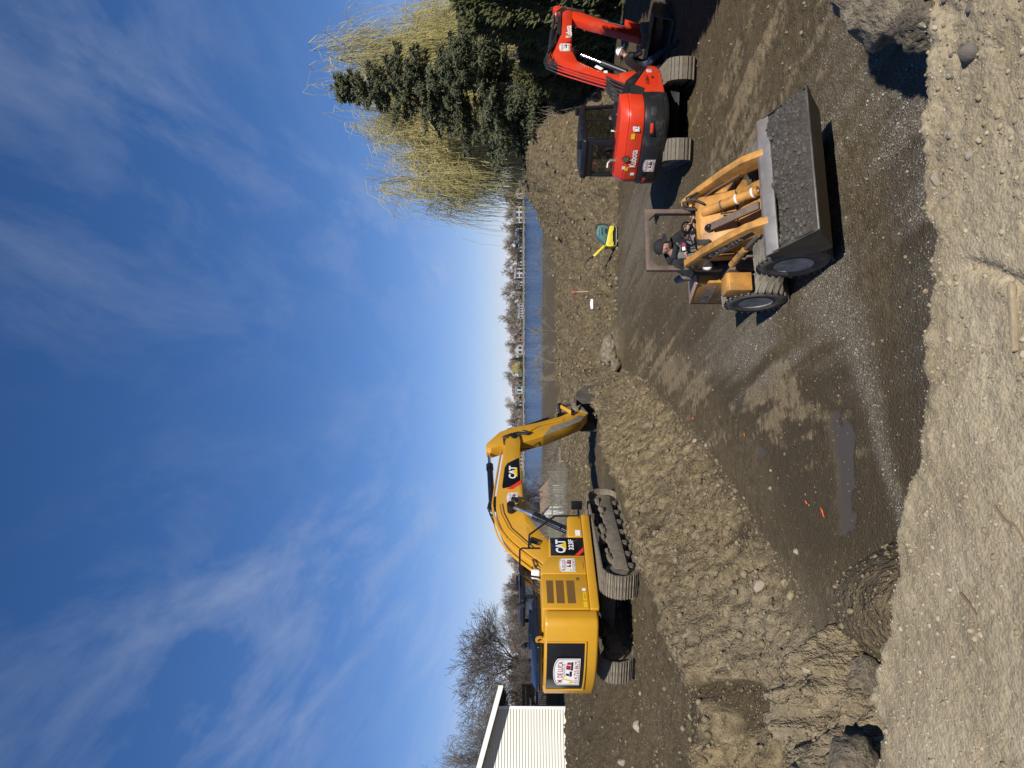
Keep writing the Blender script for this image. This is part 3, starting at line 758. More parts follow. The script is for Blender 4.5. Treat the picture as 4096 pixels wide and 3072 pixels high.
for i in range(41):
    z = i * E_
    if z > 4.1: break
    xr = -0.06 if z + E_ < HZ1 - HZ0 else -0.06 - (z + E_ - (HZ1 - HZ0)) / SL
    key = round(xr, 3)
    if key not in board_cache:
        b = MB(); b.m = Matrix.Rotation(R(90), 4, 'Z') @ Matrix.Diagonal((-1, 1, 1, 1))
        b = MB(); L = xr + 5.9
        vs = [(-5.9, -0.036, 0), (xr, -0.036, 0), (xr, 0.015, 0), (-5.9, 0.015, 0), (-5.9, -0.004, E_ + 0.006), (xr, -0.004, E_ + 0.006), (xr, 0.015, E_ + 0.006), (-5.9, 0.015, E_ + 0.006)]
        b.add(vs, [(0, 3, 2, 1), (4, 5, 6, 7), (0, 1, 5, 4), (1, 2, 6, 5), (2, 3, 7, 6), (3, 0, 4, 7)])
        me = b.mesh('siding_board', smooth=0); me.materials.append(SIDE); board_cache[key] = me
    inst('siding_board', board_cache[key], house, (0, 0, z))
MB().span((-0.075, -0.035, -0.32), (0.015, 0.06, HZ1 - HZ0 + 0.02)).build('corner_trim', TRIM, house, 0.004)
MB().span((-5.9, -0.03, -0.05), (-0.08, 0.01, -0.004)).build('starter_trim', TRIM, house)
OV, EV = 0.55, 0.62
dz = HZ1 - HZ0
mb = MB(); mb.prism([(EV, dz - EV * SL), (-6.0, dz + 6 * SL), (-12.6, dz - EV * SL), (-12.6, dz - EV * SL + 0.16), (-6.0, dz + 6 * SL + 0.16), (EV, dz - EV * SL + 0.16)], -OV, 10.4)
roof = mb.build('roof', SHING, house, smooth=0)
MB().prism([(EV + 0.01, dz - EV * SL - 0.05), (-6.0, dz + 6 * SL - 0.05), (-6.0, dz + 6 * SL + 0.12), (EV + 0.01, dz - EV * SL + 0.12)], -OV - 0.03, -OV - 0.004).build('fascia_board', TRIM, roof, smooth=0)
MB().prism([(EV - 0.02, dz - EV * SL - 0.03), (-6.0, dz + 6 * SL - 0.03), (-6.0, dz + 6 * SL - 0.006), (EV - 0.02, dz - EV * SL - 0.006)], -OV + 0.01, -0.04).build('soffit', TRIM, roof, smooth=0)
MB().span((EV + 0.012, -OV - 0.03, dz - EV * SL - 0.04), (EV + 0.04, 10.3, dz - EV * SL + 0.13)).build('eave_fascia', TRIM, roof)

# ------------------------------------------------------------------ wooden deck beside the house
WOOD = pmat('weathered_wood', (0.24, 0.145, 0.068), 0.8, var=0.3, vscale=4, bump=0.3)
WOODD = pmat('dark_stained_wood', (0.085, 0.045, 0.028), 0.8, var=0.3, vscale=4)
DY = 29.0
deck = empty('wooden_deck', (-12.5, DY, 2.2), 0, 'brown wooden deck with a baluster railing beside the white house', 'deck')
MB().span((-2.5, 0, -0.16), (0.42, 3.5, -0.02)).build('floor_frame', WOOD, deck)
for x in (0.36, -0.36): MB().span((x - 0.045, -0.09, -0.12), (x + 0.045, 0.0, 1.12)).build('post', WOOD, deck, 0.006)
MB().span((-0.31, -0.07, 0.90), (0.31, -0.03, 0.98)).build('top_rail', WOOD, deck, 0.005)
MB().span((-0.31, -0.07, 0.06), (0.31, -0.03, 0.14)).build('bottom_rail', WOOD, deck, 0.005)
bal = MB().span((-0.018, -0.09, 0.08), (0.018, -0.072, 0.97)).mesh('baluster'); bal.materials.append(WOOD)
for i in range(9): inst('baluster', bal, deck, (-0.30 + i * 0.073, -0.004, 0))
for z in (1.02, 1.22, 1.4): MB().span((-1.6, 1.2, z), (-0.1, 1.24, z + 0.12)).build('rail_board', WOOD, deck, 0.005)
MB().span((-0.14, 1.25, 0), (-0.04, 1.34, 1.55)).build('post', WOOD, deck)
MB().bar((0.05, -0.12, -0.25), (-0.75, -0.12, -0.95), 0.05, 0.2).build('stringer', WOOD, deck)
MB().span((0.2, -0.1, -1.0), (0.34, 0.0, -0.18)).build('post', WOOD, deck)
lat = empty_lat = MB().bar((0, 0, 0), (0.75, 0, -0.75), 0.012, 0.045).mesh('lattice_strip'); lat.materials.append(WOODD)
for i in range(9):
    inst('lattice_strip', lat, deck, (-0.75 + i * 0.17, 0.06, -0.12)); inst('lattice_strip', lat, deck, (-0.75 + i * 0.17 + 0.4, 0.085, -0.12), (0, 0, math.pi))
# ------------------------------------------------------------------ picket fence and shed down by the water
FENCE = pmat('grey_fence_wood', (0.15, 0.14, 0.105), 0.9, var=0.35, vscale=2.5, dirt=(0.09, 0.10, 0.06), dirt_amt=0.4)
FY = 50.0
fx0, fx1 = px_x(820, FY), px_x(1184, FY)
fence = empty('board_fence', (fx1, FY, 0.42), R(3), 'weathered grey board fence by the water under the boom', 'fence')
pk = []
for i in range(4):
    h = 1.36 + 0.03 * i
    b = MB().prism([(-0.063, 0), (0.063, 0), (0.063, h), (-0.063, h - 0.015)], -0.012, 0.012); me = b.mesh('fence_board', smooth=0); me.materials.append(FENCE); pk.append(me)
rr = random.Random(5)
nb = int((fx1 - fx0) / 0.142)
for i in range(nb):
    if i in (17, 19, 20): continue
    inst('fence_board', pk[rr.randrange(4)], fence, (-i * 0.142, rr.uniform(-0.01, 0.01), rr.uniform(-0.03, 0.02)), (0, R(rr.uniform(-0.8, 0.8)), 0))
for z in (0.25, 1.1): MB().span((-nb * 0.142, 0.02, z), (0.05, 0.06, z + 0.09)).build('fence_rail', FENCE, fence)
for i in range(4): MB().span((-i * 2.0 - 0.05, 0.065, -0.3), (-i * 2.0 + 0.05, 0.16, 1.5)).build('fence_post', FENCE, fence)
low = empty('low_brushwood_fence', (px_x(1185, 49), 49, 0.35), 0, 'low brushwood panel right of the board fence', 'fence')
for i in range(14): MB().bar((0.06 + i * 0.045, 0, 0), (0.06 + i * 0.045 + rr.uniform(-0.03, 0.03), 0, 0.95 + rr.uniform(-0.06, 0.06)), 0.03, 0.03).build('brush_stick', FENCE, low)
pal = empty('timber_crib', (px_x(1225, 48.5), 48.5, 0.45), 0, 'open timber crib with posts right of the fence', 'crib')
TIMB = pmat('pale_timber', (0.27, 0.20, 0.13), 0.85, var=0.3, vscale=5)
for x in (0, 0.42, 0.86): MB().span((x, 0, -0.2), (x + 0.09, 0.09, 0.78)).build('post', TIMB, pal)
for z in (0.12, 0.62): MB().span((-0.05, -0.045, z), (0.98, -0.005, z + 0.1)).build('rail', TIMB, pal)

shed = empty('shed', (px_x(1062, 56), 56.5, 0.3), R(-38), 'white gabled shed with a brown roof behind the board fence', 'shed')
SHW = pmat('shed_white', (0.72, 0.71, 0.68), 0.6, var=0.08)
SHR = pmat('shed_roof_brown', (0.22, 0.15, 0.10), 0.9, var=0.3, vscale=5, bump=0.4)
MB().span((-1.15, -1.6, -0.5), (1.15, 1.6, 1.42)).build('wall', SHW, shed, smooth=0)
MB().prism([(-1.15, 1.425), (1.15, 1.425), (0, 1.98)], -1.6, 1.6).build('gable', SHW, shed, smooth=0)
MB().prism([(-1.4, 1.30), (0, 2.0), (1.4, 1.30), (1.4, 1.36), (0, 2.09), (-1.4, 1.36)], -1.85, 1.85).build('roof', SHR, shed, smooth=0)
MB().cyl((0.5, 0.9, 1.9), (0.5, 0.9, 2.5), 0.06).build('chimney_pipe', WOODD, shed)
shed.scale = (0.8, 0.7, 0.92)

# ------------------------------------------------------------------ big willow, spruce and cedars on the right
def willow(seed, H, spread, n_str, limb_seed, rmin=0.02):
    rs = np.random.RandomState(seed); segs = []
    par = dict(r=0.42, depth=4, kids=5, wig=0.17, up=0.05, ang=(25, 58), len=(0.62, 0.88), stem=0.4, n=5)
    for k in range(3):
        a = limb_seed + k * 2.1
        grow(rs, (0.3 * math.cos(a), 0.3 * math.sin(a), -0.4), (0.42 * math.cos(a), 0.42 * math.sin(a), 1), H * 0.38, 0.34, 4, segs, par)
    A = [np.array([s[i] for s in segs]) for i in range(5)]
    top = A[1][:, 2].max(); kz = (H * 0.97) / top; hr = np.abs(A[1][:, :2]).max(); kx = spread / hr
    sc = np.array([kx, kx, kz])
    P, Q = A[0] * sc, A[1] * sc
    big = A[4] >= 2
    trunk = segmesh('trunk', P[big], Q[big], np.maximum(A[2][big], 0.03), np.maximum(A[3][big], 0.025), 6, BARK)
    tw = segmesh('branches', P[~big], Q[~big], np.maximum(A[2][~big], 0.018), np.maximum(A[3][~big], 0.012), 3, WBR)
    # hanging strands from the outer twigs
    cand = np.where((A[4] <= 1) & (Q[:, 2] > H * 0.22))[0]
    wgt = (Q[cand, 2] / H) ** 0.6
    pick = rs.choice(cand, n_str, p=wgt / wgt.sum())
    SP, SQ = [], []
    t = rs.uniform(0, 1, (n_str, 1)); p = P[pick] + (Q[pick] - P[pick]) * t
    out = p[:, :2] / (np.linalg.norm(p[:, :2], axis=1, keepdims=True) + 0.1)
    L = np.minimum(rs.gamma(3.2, 0.62, n_str) + 0.5, np.maximum(p[:, 2] - 1.0, 0.4))
    dirx = np.concatenate([out * rs.uniform(0, 0.8, (n_str, 1)) + rs.normal(0, 0.35, (n_str, 2)), rs.uniform(-0.6, 0.2, (n_str, 1))], 1)
    nseg = 4; R0 = []
    for s in range(nseg):
        step = dirx / (np.linalg.norm(dirx, axis=1, keepdims=True)) * (L / nseg)[:, None]
        q = p + step; SP.append(p); SQ.append(q); R0.append(np.full(n_str, rmin * (1 - 0.1 * s)))
        p = q; dirx = dirx * np.array([0.55, 0.55, 1]) + np.array([0, 0, -0.75]) + rs.normal(0, 0.05, (n_str, 3))
    SP, SQ, R0 = np.concatenate(SP), np.concatenate(SQ), np.concatenate(R0)
    return trunk, tw, segmesh('strands', SP, SQ, R0, R0 * 0.8, 3, WIL)
WBR = pmat('willow_branches', (0.24, 0.19, 0.085), 0.85, var=0.25, vscale=1.0)
tr_, tw_, st_ = willow(41, 17.0, 8.6, 13500, 0.3, 0.0135)
w1 = empty('weeping_willow', (19.6, 47.5, 0.4), 0, 'tall weeping willow with yellow hanging strands behind the spruce', 'tree')
link('trunk', tr_, w1); link('branches', tw_, w1); link('strands', st_, w1)
tr_, tw_, st_ = willow(12, 14.6, 6.0, 6500, 1.4, 0.0135)
w2 = empty('weeping_willow', (15.2, 46.0, 0.4), 0, 'left crown of yellow willow leaning out over the river', 'tree')
link('trunk', tr_, w2); link('branches', tw_, w2); link('strands', st_, w2)

SPR = pmat('spruce_needles', (0.085, 0.095, 0.045), 0.8, var=0.45, vscale=2.2)
CONE = pmat('spruce_cones', (0.24, 0.15, 0.08), 0.8, var=0.25)
CED = pmat('cedar_leaves', (0.075, 0.078, 0.025), 0.85, var=0.45, vscale=1.8)
def spruce():
    rs = np.random.RandomState(17); BP, BQ, BR = [], [], []; FP_, FQ_, FR = [], [], []; CP, CQ = [], []
    H = 11.6
    z = 0.9
    while z < H - 0.15:
        f = 1 - z / H
        reach = (0.25 + 4.6 * f ** 0.85) * (0.75 + 0.35 * math.sin(z * 2.1) ** 2)
        for b in range(int(5 + 3 * f)):
            if rs.rand() < 0.16 * f: continue
            a = rs.uniform(0, 6.28); L = reach * rs.uniform(0.6, 1.12); p = np.array((0, 0, z + rs.uniform(-0.1, 0.1))); d = np.array((math.cos(a), math.sin(a), 0.28 - 0.5 * f))
            n = max(3, int(L / 0.28)); q0 = p
            for i in range(n):
                t = (i + 1) / n
                q = p + d * L * t + np.array((0, 0, 0.35 * f * t * t * L * 0.35 - 0.10 * t * L))
                BP.append(q0); BQ.append(q); BR.append(0.045 * (1 - 0.8 * t)); q0 = q
                if t < 0.18: continue
                for s in range(8):
                    sa = a + rs.choice((-1, 1)) * rs.uniform(0.3, 1.3); l = rs.uniform(0.22, 0.5) * (1.15 - 0.5 * t) * (0.55 + 0.6 * f)
                    sd = vunit(np.array((math.cos(sa), math.sin(sa), rs.uniform(-0.75, 0.15)))); b0 = q + rs.normal(0, 0.06, 3)
                    e1 = b0 + sd * l
                    for k in range(4):
                        m0 = b0 + (e1 - b0) * (k / 4); nd = vunit(sd + rs.normal(0, 0.55, 3) + np.array((0, 0, -0.18))) * rs.uniform(0.12, 0.22)
                        FP_.append(m0); FQ_.append(m0 + nd); FR.append(rs.uniform(0.022, 0.042))
            if z > H * 0.58 and rs.rand() < 0.9:
                for k in range(3):
                    c = p + d * L * rs.uniform(0.55, 1.0) + rs.normal(0, 0.05, 3); CP.append(c); CQ.append(c + np.array((0, 0, -0.14)))
        z += 0.26
    for k in range(60):
        zz = H - rs.uniform(0, 1.0); a = rs.uniform(0, 6.28); l = 0.12 + (H - zz) * 0.28
        FP_.append((0, 0, zz)); FQ_.append((l * math.cos(a), l * math.sin(a), zz + 0.12)); FR.append(0.04)
    return (segmesh('branches', BP, BQ, np.array(BR), np.array(BR) * 0.8, 4, BARK), segmesh('needles', FP_, FQ_, np.array(FR) * 1.1, np.array(FR) * 0.35, 3, SPR), segmesh('cones', CP, CQ, 0.045, 0.02, 5, CONE), H)
sb, sn, scn, H = spruce()
sp = empty('spruce', (px_x(2725, 36), 36, 1.6), 0.4, 'dark green spruce with brown cones near the top', 'tree')
MB().tube([(0, 0, -0.4), (0.05, 0, 4), (0, 0.05, 8), (0, 0, H - 0.1)], [0.24, 0.16, 0.09, 0.02], 8).build('trunk', BARK, sp)
link('branches', sb, sp); link('needles', sn, sp); o = link('cones', scn, sp); o['kind'] = 'stuff'

def cedar(seed, h, rad, n=4200):
    rs = np.random.RandomState(seed)
    z = h * rs.uniform(0.0, 1, n) ** 0.9; prof = rad * np.power(np.clip(1.02 - z / h, 0, 1), 0.45) * (0.8 + 0.25 * np.sin(z * 2.3 + seed) * np.sin(z * 5.1))
    a = rs.uniform(0, 6.28, n); r = prof * np.sqrt(rs.uniform(0.25, 1, n)) * (1 + 0.15 * np.sin(a * 3 + z))
    P = np.stack([r * np.cos(a), r * np.sin(a), z], 1)
    out = np.stack([np.cos(a), np.sin(a), np.full(n, 0.9)], 1) + rs.normal(0, 0.45, (n, 3)); out /= np.linalg.norm(out, axis=1, keepdims=True)
    L = rs.uniform(0.16, 0.42, n)[:, None]
    return segmesh('foliage', P, P + out * L, rs.uniform(0.05, 0.10, n), 0.012, 4, CED)
cvars = [cedar(60 + i, h, r) for i, (h, r) in enumerate([(4.6, 0.95), (5.2, 1.0), (4.2, 1.05)])]
ctr = MB().tube([(0, 0, -0.3), (0, 0, 4.0)], [0.13, 0.05], 7).mesh('trunk'); ctr.materials.append(BARK)
rr = random.Random(8)
cspots = [(13.5, 25.4, 'at the right edge of the photo above the red arm'), (13.4, 26.8, 'second from the right edge in the visible hedge'), (13.3, 28.2, 'third from the right edge in the visible hedge'), (13.3, 29.6, 'above the stooping man'), (13.2, 31.0, 'left of the one above the stooping man'), (13.3, 32.4, 'farthest in the hedge, below the spruce'), (14.6, 26.2, 'in the back row at the right edge'), (14.6, 28.6, 'in the back row beside the spruce'), (14.6, 30.8, 'in the back row under the spruce'), (13.8, 24.0, 'just outside the right edge, nearest of the visible hedge'),
          (8.9, 9.2, 'nearest, just outside the right edge'), (9.0, 10.5, 'second nearest, just outside the right edge'), (9.2, 11.8, 'third nearest, just outside the right edge'), (9.6, 13.0, 'fourth nearest, just outside the right edge'), (11.6, 14.6, 'outside the right edge beside the red arm'), (12.0, 16.2, 'outside the right edge behind the red arm'), (12.4, 17.8, 'outside the right edge, last before the visible hedge'), (12.8, 19.4, 'just outside the right edge beyond the red arm')]
for i, (x, y, wh) in enumerate(cspots):
    e = empty('cedar', (x, y, 0.25), rr.uniform(0, 6), 'dark cedar ' + wh, 'tree', 'cedar hedge on the right')
    s = rr.uniform(0.92, 1.12)
    inst('foliage', cvars[i % 3], e, scale=(s, s, s * (1.12, 1.0, 0.86, 0.78, 0.7, 0.7, 1.1, 0.9, 0.8, 1.1)[i] if i < 10 else s * (1.12 if i < 14 else 1.0))); inst('trunk', ctr, e)

# ------------------------------------------------------------------ leafless trees on the left
BP_ = dict(r=0.22, depth=5, kids=5, wig=0.15, up=0.10, ang=(22, 52), len=(0.60, 0.82), stem=0.32, rmin=0.011, n=4)
bt = [tree_meshes(200 + i, 10.0, BP_, BARK, TWIG if i != 1 else TWIG2) for i in range(3)]
for i, (U, V, d, z0, var, wide, lab) in enumerate([
        (420, 1790, 41, 0.8, 0, 1.5, 'large leafless tree behind the excavator counterweight'), (215, 1850, 37, 1.6, 2, 1.3, 'leafless tree rising behind the deck'),
        (95, 1705, 34, 1.8, 1, 1.0, 'pale twiggy tree above the white roof'), (-40, 1660, 33, 1.8, 2, 1.0, 'leafless tree above the roof at the left edge'),
        (560, 1940, 55, 0.5, 1, 1.2, 'pale leafless tree above the engine hood'), (700, 1990, 70, 0.4, 0, 1.3, 'bare tree above the excavator hood vents'), (640, 2000, 62, 0.4, 2, 1.1, 'grey bare tree above the excavator hood'),
        (1010, 1985, 58, 0.3, 2, 1.0, 'bare tree behind the lower boom'), (1090, 2005, 60, 0.2, 0, 0.9, 'bare tree behind the boom cylinder'), (905, 2035, 80, 0.3, 1, 1.4, 'bare tree beyond the cab guard'), (320, 2020, 60, 0.3, 0, 1.6, 'low bare tree behind the large leafless one'), (480, 2040, 75, 0.2, 2, 1.7, 'low bare tree far behind the counterweight')]):
    h = px_z(V, d) - z0
    e = empty('bare_tree', (px_x(U, d), d, z0), i * 2.3, lab, 'tree', 'leafless trees on the left')
    k = h / 10
    inst('trunk', bt[var][0], e, scale=(k * wide, k * wide, k)); inst('crown', bt[var][1], e, scale=(k * wide, k * wide, k))
# saplings on the river bank in front of the water
SAP = pmat('pale_sapling_bark', (0.22, 0.185, 0.145), 0.85, var=0.2)
SP_ = dict(r=0.034, depth=3, kids=5, wig=0.12, up=0.12, ang=(15, 40), len=(0.5, 0.75), stem=0.55, rmin=0.009, n=4)
sv = [tree_meshes(300 + i, 3.2, SP_, SAP, SAP) for i in range(3)]
for i, (U, V, wh) in enumerate([(1560, 2115, 'left of the excavator bucket, over the water'), (1625, 2110, 'right of the excavator bucket, over the water'), (1680, 2120, 'second right of the excavator bucket'), (1745, 2105, 'tallest right of the excavator bucket'), (1800, 2125, 'left of the plate compactor'), (1980, 2120, 'straight above the plate compactor'), (2065, 2130, 'between the compactor and the soil heap'), (1345, 2150, 'left of the excavator stick'), (1290, 2170, 'right of the fence'), (1140, 2160, 'in front of the board fence'), (1050, 2165, 'at the left part of the board fence'), (2560, 2130, 'beneath the willow, over the soil heap'), (2640, 2170, 'beneath the spruce')]):
    d = 38.9 + 0.25 * (i % 3) if 1400 < U < 2300 else 42.0 + (i % 3); z0 = ground_z(px_x(U, d), d)
    e = empty('sapling', (px_x(U, d), d, z0), i * 1.3, 'thin leafless sapling ' + wh, 'sapling', 'saplings on the river bank')
    k = (px_z(V, d) - z0) / 3.2
    inst('stem', sv[i % 3][0], e, scale=(k, k, k)); inst('twigs', sv[i % 3][1], e, scale=(k * 1.3, k * 1.3, k))['kind'] = 'stuff'
# brush along the bank: one tangled mass
rs = np.random.RandomState(77); P, Q, rr0 = [], [], []
for i in range(5200):
    if i < 2600: x = rs.uniform(-14, -4.5); y = rs.uniform(43, 52); h = rs.uniform(0.15, 0.5) if y < 50.3 else rs.uniform(0.5, 1.3)
    elif i < 4200: x = rs.uniform(-26, -8); y = rs.uniform(52, 80); h = rs.uniform(0.8, 3.0)
    else: x = rs.uniform(12, 19); y = rs.uniform(31, 40); h = rs.uniform(0.3, 1.0)
    P.append((x, y, 0)); Q.append((x + rs.normal(0, 0.25) * h, y + rs.normal(0, 0.25) * h, h)); rr0.append(0.012 + 0.004 * h)
P = np.array(P); Q = np.array(Q); z_, _ = terrain(P[:, 0], P[:, 1], False); P[:, 2] += z_ - 0.05; Q[:, 2] += z_
tag(link('bank_brush', segmesh('bank_brush', P, Q, np.array(rr0), 0.004, 3, TWIG2)), 'dry tangled brush along the river bank', 'brush', kind='stuff')

# ------------------------------------------------------------------ machine materials
CATY = pmat('excavator_yellow', (0.56, 0.285, 0.018), 0.34, var=0.05, vscale=1.5, dirt=(0.33, 0.24, 0.12), dirt_amt=0.18, dscale=2.5, coat=0.12)
BLK = pmat('black_paint', (0.012, 0.012, 0.014), 0.32, var=0.2, dirt=DUST, dirt_amt=0.10, dscale=3)
BLKG = pmat('black_gloss', (0.008, 0.009, 0.013), 0.16, var=0.2, dirt=DUST, dirt_amt=0.05, coat=0.3)
RUB = pmat('black_hose', (0.018, 0.018, 0.019), 0.6, var=0.2, dirt=DUST, dirt_amt=0.25)
CHR = pmat('chrome_rod', (0.75, 0.75, 0.75), 0.12, metal=1.0, var=0.03)
STEEL = pmat('bare_steel', (0.27, 0.25, 0.22), 0.45, metal=0.7, var=0.3, dirt=DUST, dirt_amt=0.45, dscale=4, bump=0.2)
MUDSTEEL = pmat('muddy_steel', (0.115, 0.095, 0.072), 0.75, var=0.3, vscale=6, dirt=(0.21, 0.175, 0.125), dirt_amt=0.65, dscale=5, bump=0.6, bscale=25)
CAKE = pmat('caked_mud', (0.155, 0.125, 0.088), 0.95, var=0.35, vscale=7, bump=0.9, bscale=18)
WHT = pmat('white_vinyl', (0.80, 0.79, 0.77), 0.4, var=0.03)
CRIM = pmat('crimson_vinyl', (0.33, 0.012, 0.035), 0.45, var=0.05)
REDV = pmat('red_vinyl', (0.68, 0.035, 0.02), 0.4, var=0.05)
INK = pmat('black_vinyl', (0.012, 0.012, 0.012), 0.45, var=0.05)
YELV = pmat('yellow_vinyl', (0.75, 0.50, 0.01), 0.4, var=0.05)
GOLD = pmat('dark_gold_mesh', (0.16, 0.085, 0.018), 0.7, var=0.25, vscale=30)
GLASS = glass('window_glass', (0.93, 0.96, 0.95))
SEAT = pmat('seat_vinyl', (0.02, 0.02, 0.022), 0.7)

def contractor_sign(parent, fr, w, h, name='contractor_sign'):
    """white arched contractor's plate with its lettering, phone number and little machine pictures"""
    arch = [(-w / 2, -h / 2), (w / 2, -h / 2), (w / 2, h * 0.30)] + [(w / 2 * math.cos(a), h * 0.30 + h * 0.20 * math.sin(a)) for a in np.linspace(0.25, math.pi - 0.25, 9)] + [(-w / 2, h * 0.30)]
    def flat(poly, z, nm, mat, par):
        m_ = MB(); m_.add([(x, y, z) for x, y in poly], [tuple(range(len(poly)))]); me = m_.mesh(nm, fix=False, smooth=0)
        return link(nm, me, par, mat)
    m_ = MB(); m_.plan(arch, 0, 0.004)
    s = m_.build(name, WHT, parent, smooth=0); s.matrix_local = fr
    def ring(k0, k1, z, nm, mat):
        n = len(arch); c0 = [(x * k0, y * k0) for x, y in arch]; c1 = [(x * k1, y * k1) for x, y in arch]
        m_ = MB(); m_.add([(x, y, z) for x, y in c0 + c1], [(i, (i + 1) % n, (i + 1) % n + n, i + n) for i in range(n)])
        return link(nm, m_.mesh(nm, fix=False, smooth=0), s, mat)
    ring(0.95, 0.915, 0.006, 'border_line', INK)
    T = lambda x, y: Matrix.Translation((x, y, 0.005))
    text('M. DE LUCA', w * 0.80, h * 0.20, CRIM, s, T(0, h * 0.235), bold=0.02)
    text('EXCAVATION LTEE', w * 0.44, h * 0.065, INK, s, T(w * 0.10, h * 0.085))
    text('514.725.8675', w * 0.84, h * 0.15, CRIM, s, T(0, -h * 0.365), bold=0.015)
    # little excavator and lorry
    flat([(-w * 0.16, -h * 0.10), (-w * 0.06, -h * 0.10), (-w * 0.05, h * 0.02), (-w * 0.12, h * 0.02)], 0.006, 'machine_picture', INK, s)
    flat([(-w * 0.10, h * 0.02), (-w * 0.15, h * 0.10), (-w * 0.27, h * 0.16), (-w * 0.36, -h * 0.20), (-w * 0.31, -h * 0.20), (-w * 0.25, h * 0.10), (-w * 0.14, h * 0.03)], 0.0065, 'machine_picture', YELV, s)
    flat([(-w * 0.44, -h * 0.10), (-w * 0.33, -h * 0.16), (-w * 0.31, -h * 0.27), (-w * 0.41, -h * 0.25)], 0.007, 'machine_picture', YELV, s)
    flat([(-w * 0.17, -h * 0.21), (w * 0.03, -h * 0.21), (w * 0.03, -h * 0.115), (-w * 0.17, -h * 0.115)], 0.006, 'machine_picture', INK, s)
    flat([(w * 0.08, -h * 0.15), (w * 0.24, -h * 0.15), (w * 0.26, h * 0.02), (w * 0.10, h * 0.02)], 0.006, 'machine_picture', CRIM, s)
    flat([(w * 0.27, -h * 0.15), (w * 0.37, -h * 0.15), (w * 0.37, -h * 0.02), (w * 0.28, -h * 0.0)], 0.006, 'machine_picture', CRIM, s)
    flat([(w * 0.06, -h * 0.24), (w * 0.38, -h * 0.24), (w * 0.38, -h * 0.16), (w * 0.06, -h * 0.16)], 0.0062, 'machine_picture', INK, s)
    return s
def sticker(parent, fr, w, h, mat, name='sticker'):
    o = MB().box((0, 0, 0.001), (w, h, 0.002)).build(name, mat, parent, smooth=0); o.matrix_local = fr; return o
def side_fr(x, y, z, tx=(1, 0, 0), up=(0, 0, 1)): return xyz_frame((x, y, z), tx, up)

def track_path(L, rad, zc, n):
    """points and angles of n shoes round a stadium loop"""
    half = L / 2 - rad; per = 4 * half + 2 * math.pi * rad; out = []
    for i in range(n):
        s = per * i / n
        if s < 2 * half: out.append((-half + s, zc + rad, 0.0))
        elif s < 2 * half + math.pi * rad:
            a = (s - 2 * half) / rad; out.append((half + rad * math.sin(a), zc + rad * math.cos(a), a))
        elif s < 4 * half + math.pi * rad: out.append((half - (s - 2 * half - math.pi * rad), zc - rad, math.pi))
        else:
            a = (s - 4 * half - math.pi * rad) / rad; out.append((-half - rad * math.sin(a), zc - rad * math.cos(a), math.pi + a))
    return out, per
def make_track(parent, y, L, H, w, n, bars, shoe_mat, rotz, mud=True, seed=1, rollers=7):
    """one crawler track: frame with rollers, wheels and single shoes"""
    rad = H / 2 - 0.035
    fr = MB()
    hz = H / 2
    fr.prism([(-L / 2 + rad * 0.9, hz - 0.20), (L / 2 - rad * 0.9, hz - 0.20), (L / 2 - rad * 1.1, hz + 0.12), (-L / 2 + rad * 1.1, hz + 0.15)], -w * 0.38, w * 0.38)
    f = fr.build('track_frame', MUDSTEEL, parent, 0.02)
    f.location = (-y * math.sin(rotz), y * math.cos(rotz), 0); f.rotation_euler = (0, 0, rotz)
    pts, per = track_path(L, rad, hz, n); pitch = per / n
    sm = MB(); sm.box((0, 0, 0), (pitch * 0.985, w, 0.026))
    for k in range(bars): sm.box((-pitch / 2 + pitch * (k + 0.5) / bars, 0, 0.026), (0.016, w, 0.030))
    sm.box((0, 0, -0.035), (pitch * 0.9, w * 0.42, 0.05))
    me = sm.mesh('track_shoe', smooth=0); me.materials.append(shoe_mat)
    for x, z, a in pts: inst('track_shoe', me, f, (x, 0, z), (0, a, 0))
    wl = MB().lathe([(0.08, -w * 0.36), (rad * 0.5, -w * 0.36), (rad * 0.55, -w * 0.25), (rad * 0.86, -w * 0.22), (rad * 0.90, -w * 0.1), (rad * 0.90, w * 0.1), (rad * 0.86, w * 0.22), (rad * 0.5, w * 0.36), (0.08, w * 0.36)], n=22).mesh('track_wheel', smooth=40)
    wl.materials.append(MUDSTEEL)
    for x in (-1, 1): inst('track_wheel', wl, f, (x * (L / 2 - rad), 0, hz))
    rl = MB().lathe([(0.03, -w * 0.34), (0.085, -w * 0.34), (0.10, -w * 0.2), (0.08, -w * 0.1), (0.08, w * 0.1), (0.10, w * 0.2), (0.085, w * 0.34), (0.03, w * 0.34)], n=14).mesh('roller', smooth=40)
    rl.materials.append(MUDSTEEL)
    for k in range(rollers): inst('roller', rl, f, (-(L / 2 - rad * 1.5) + (L - rad * 3) * k / (rollers - 1), 0, 0.20))
    if mud:
        rr = random.Random(seed); mb = MB()
        for k in range(34):
            x = rr.uniform(-L / 2 + rad, L / 2 - rad); r = rr.uniform(0.06, 0.15)
            mb.ball((x, rr.choice((-1, 1)) * w * rr.uniform(0.22, 0.36), hz + 0.14 + rr.uniform(-0.04, 0.10)), r, (1.5, 0.8, 0.7), n=7, k=5)
        o = mb.build('caked_mud', CAKE, f); o['kind'] = 'stuff'
    return f

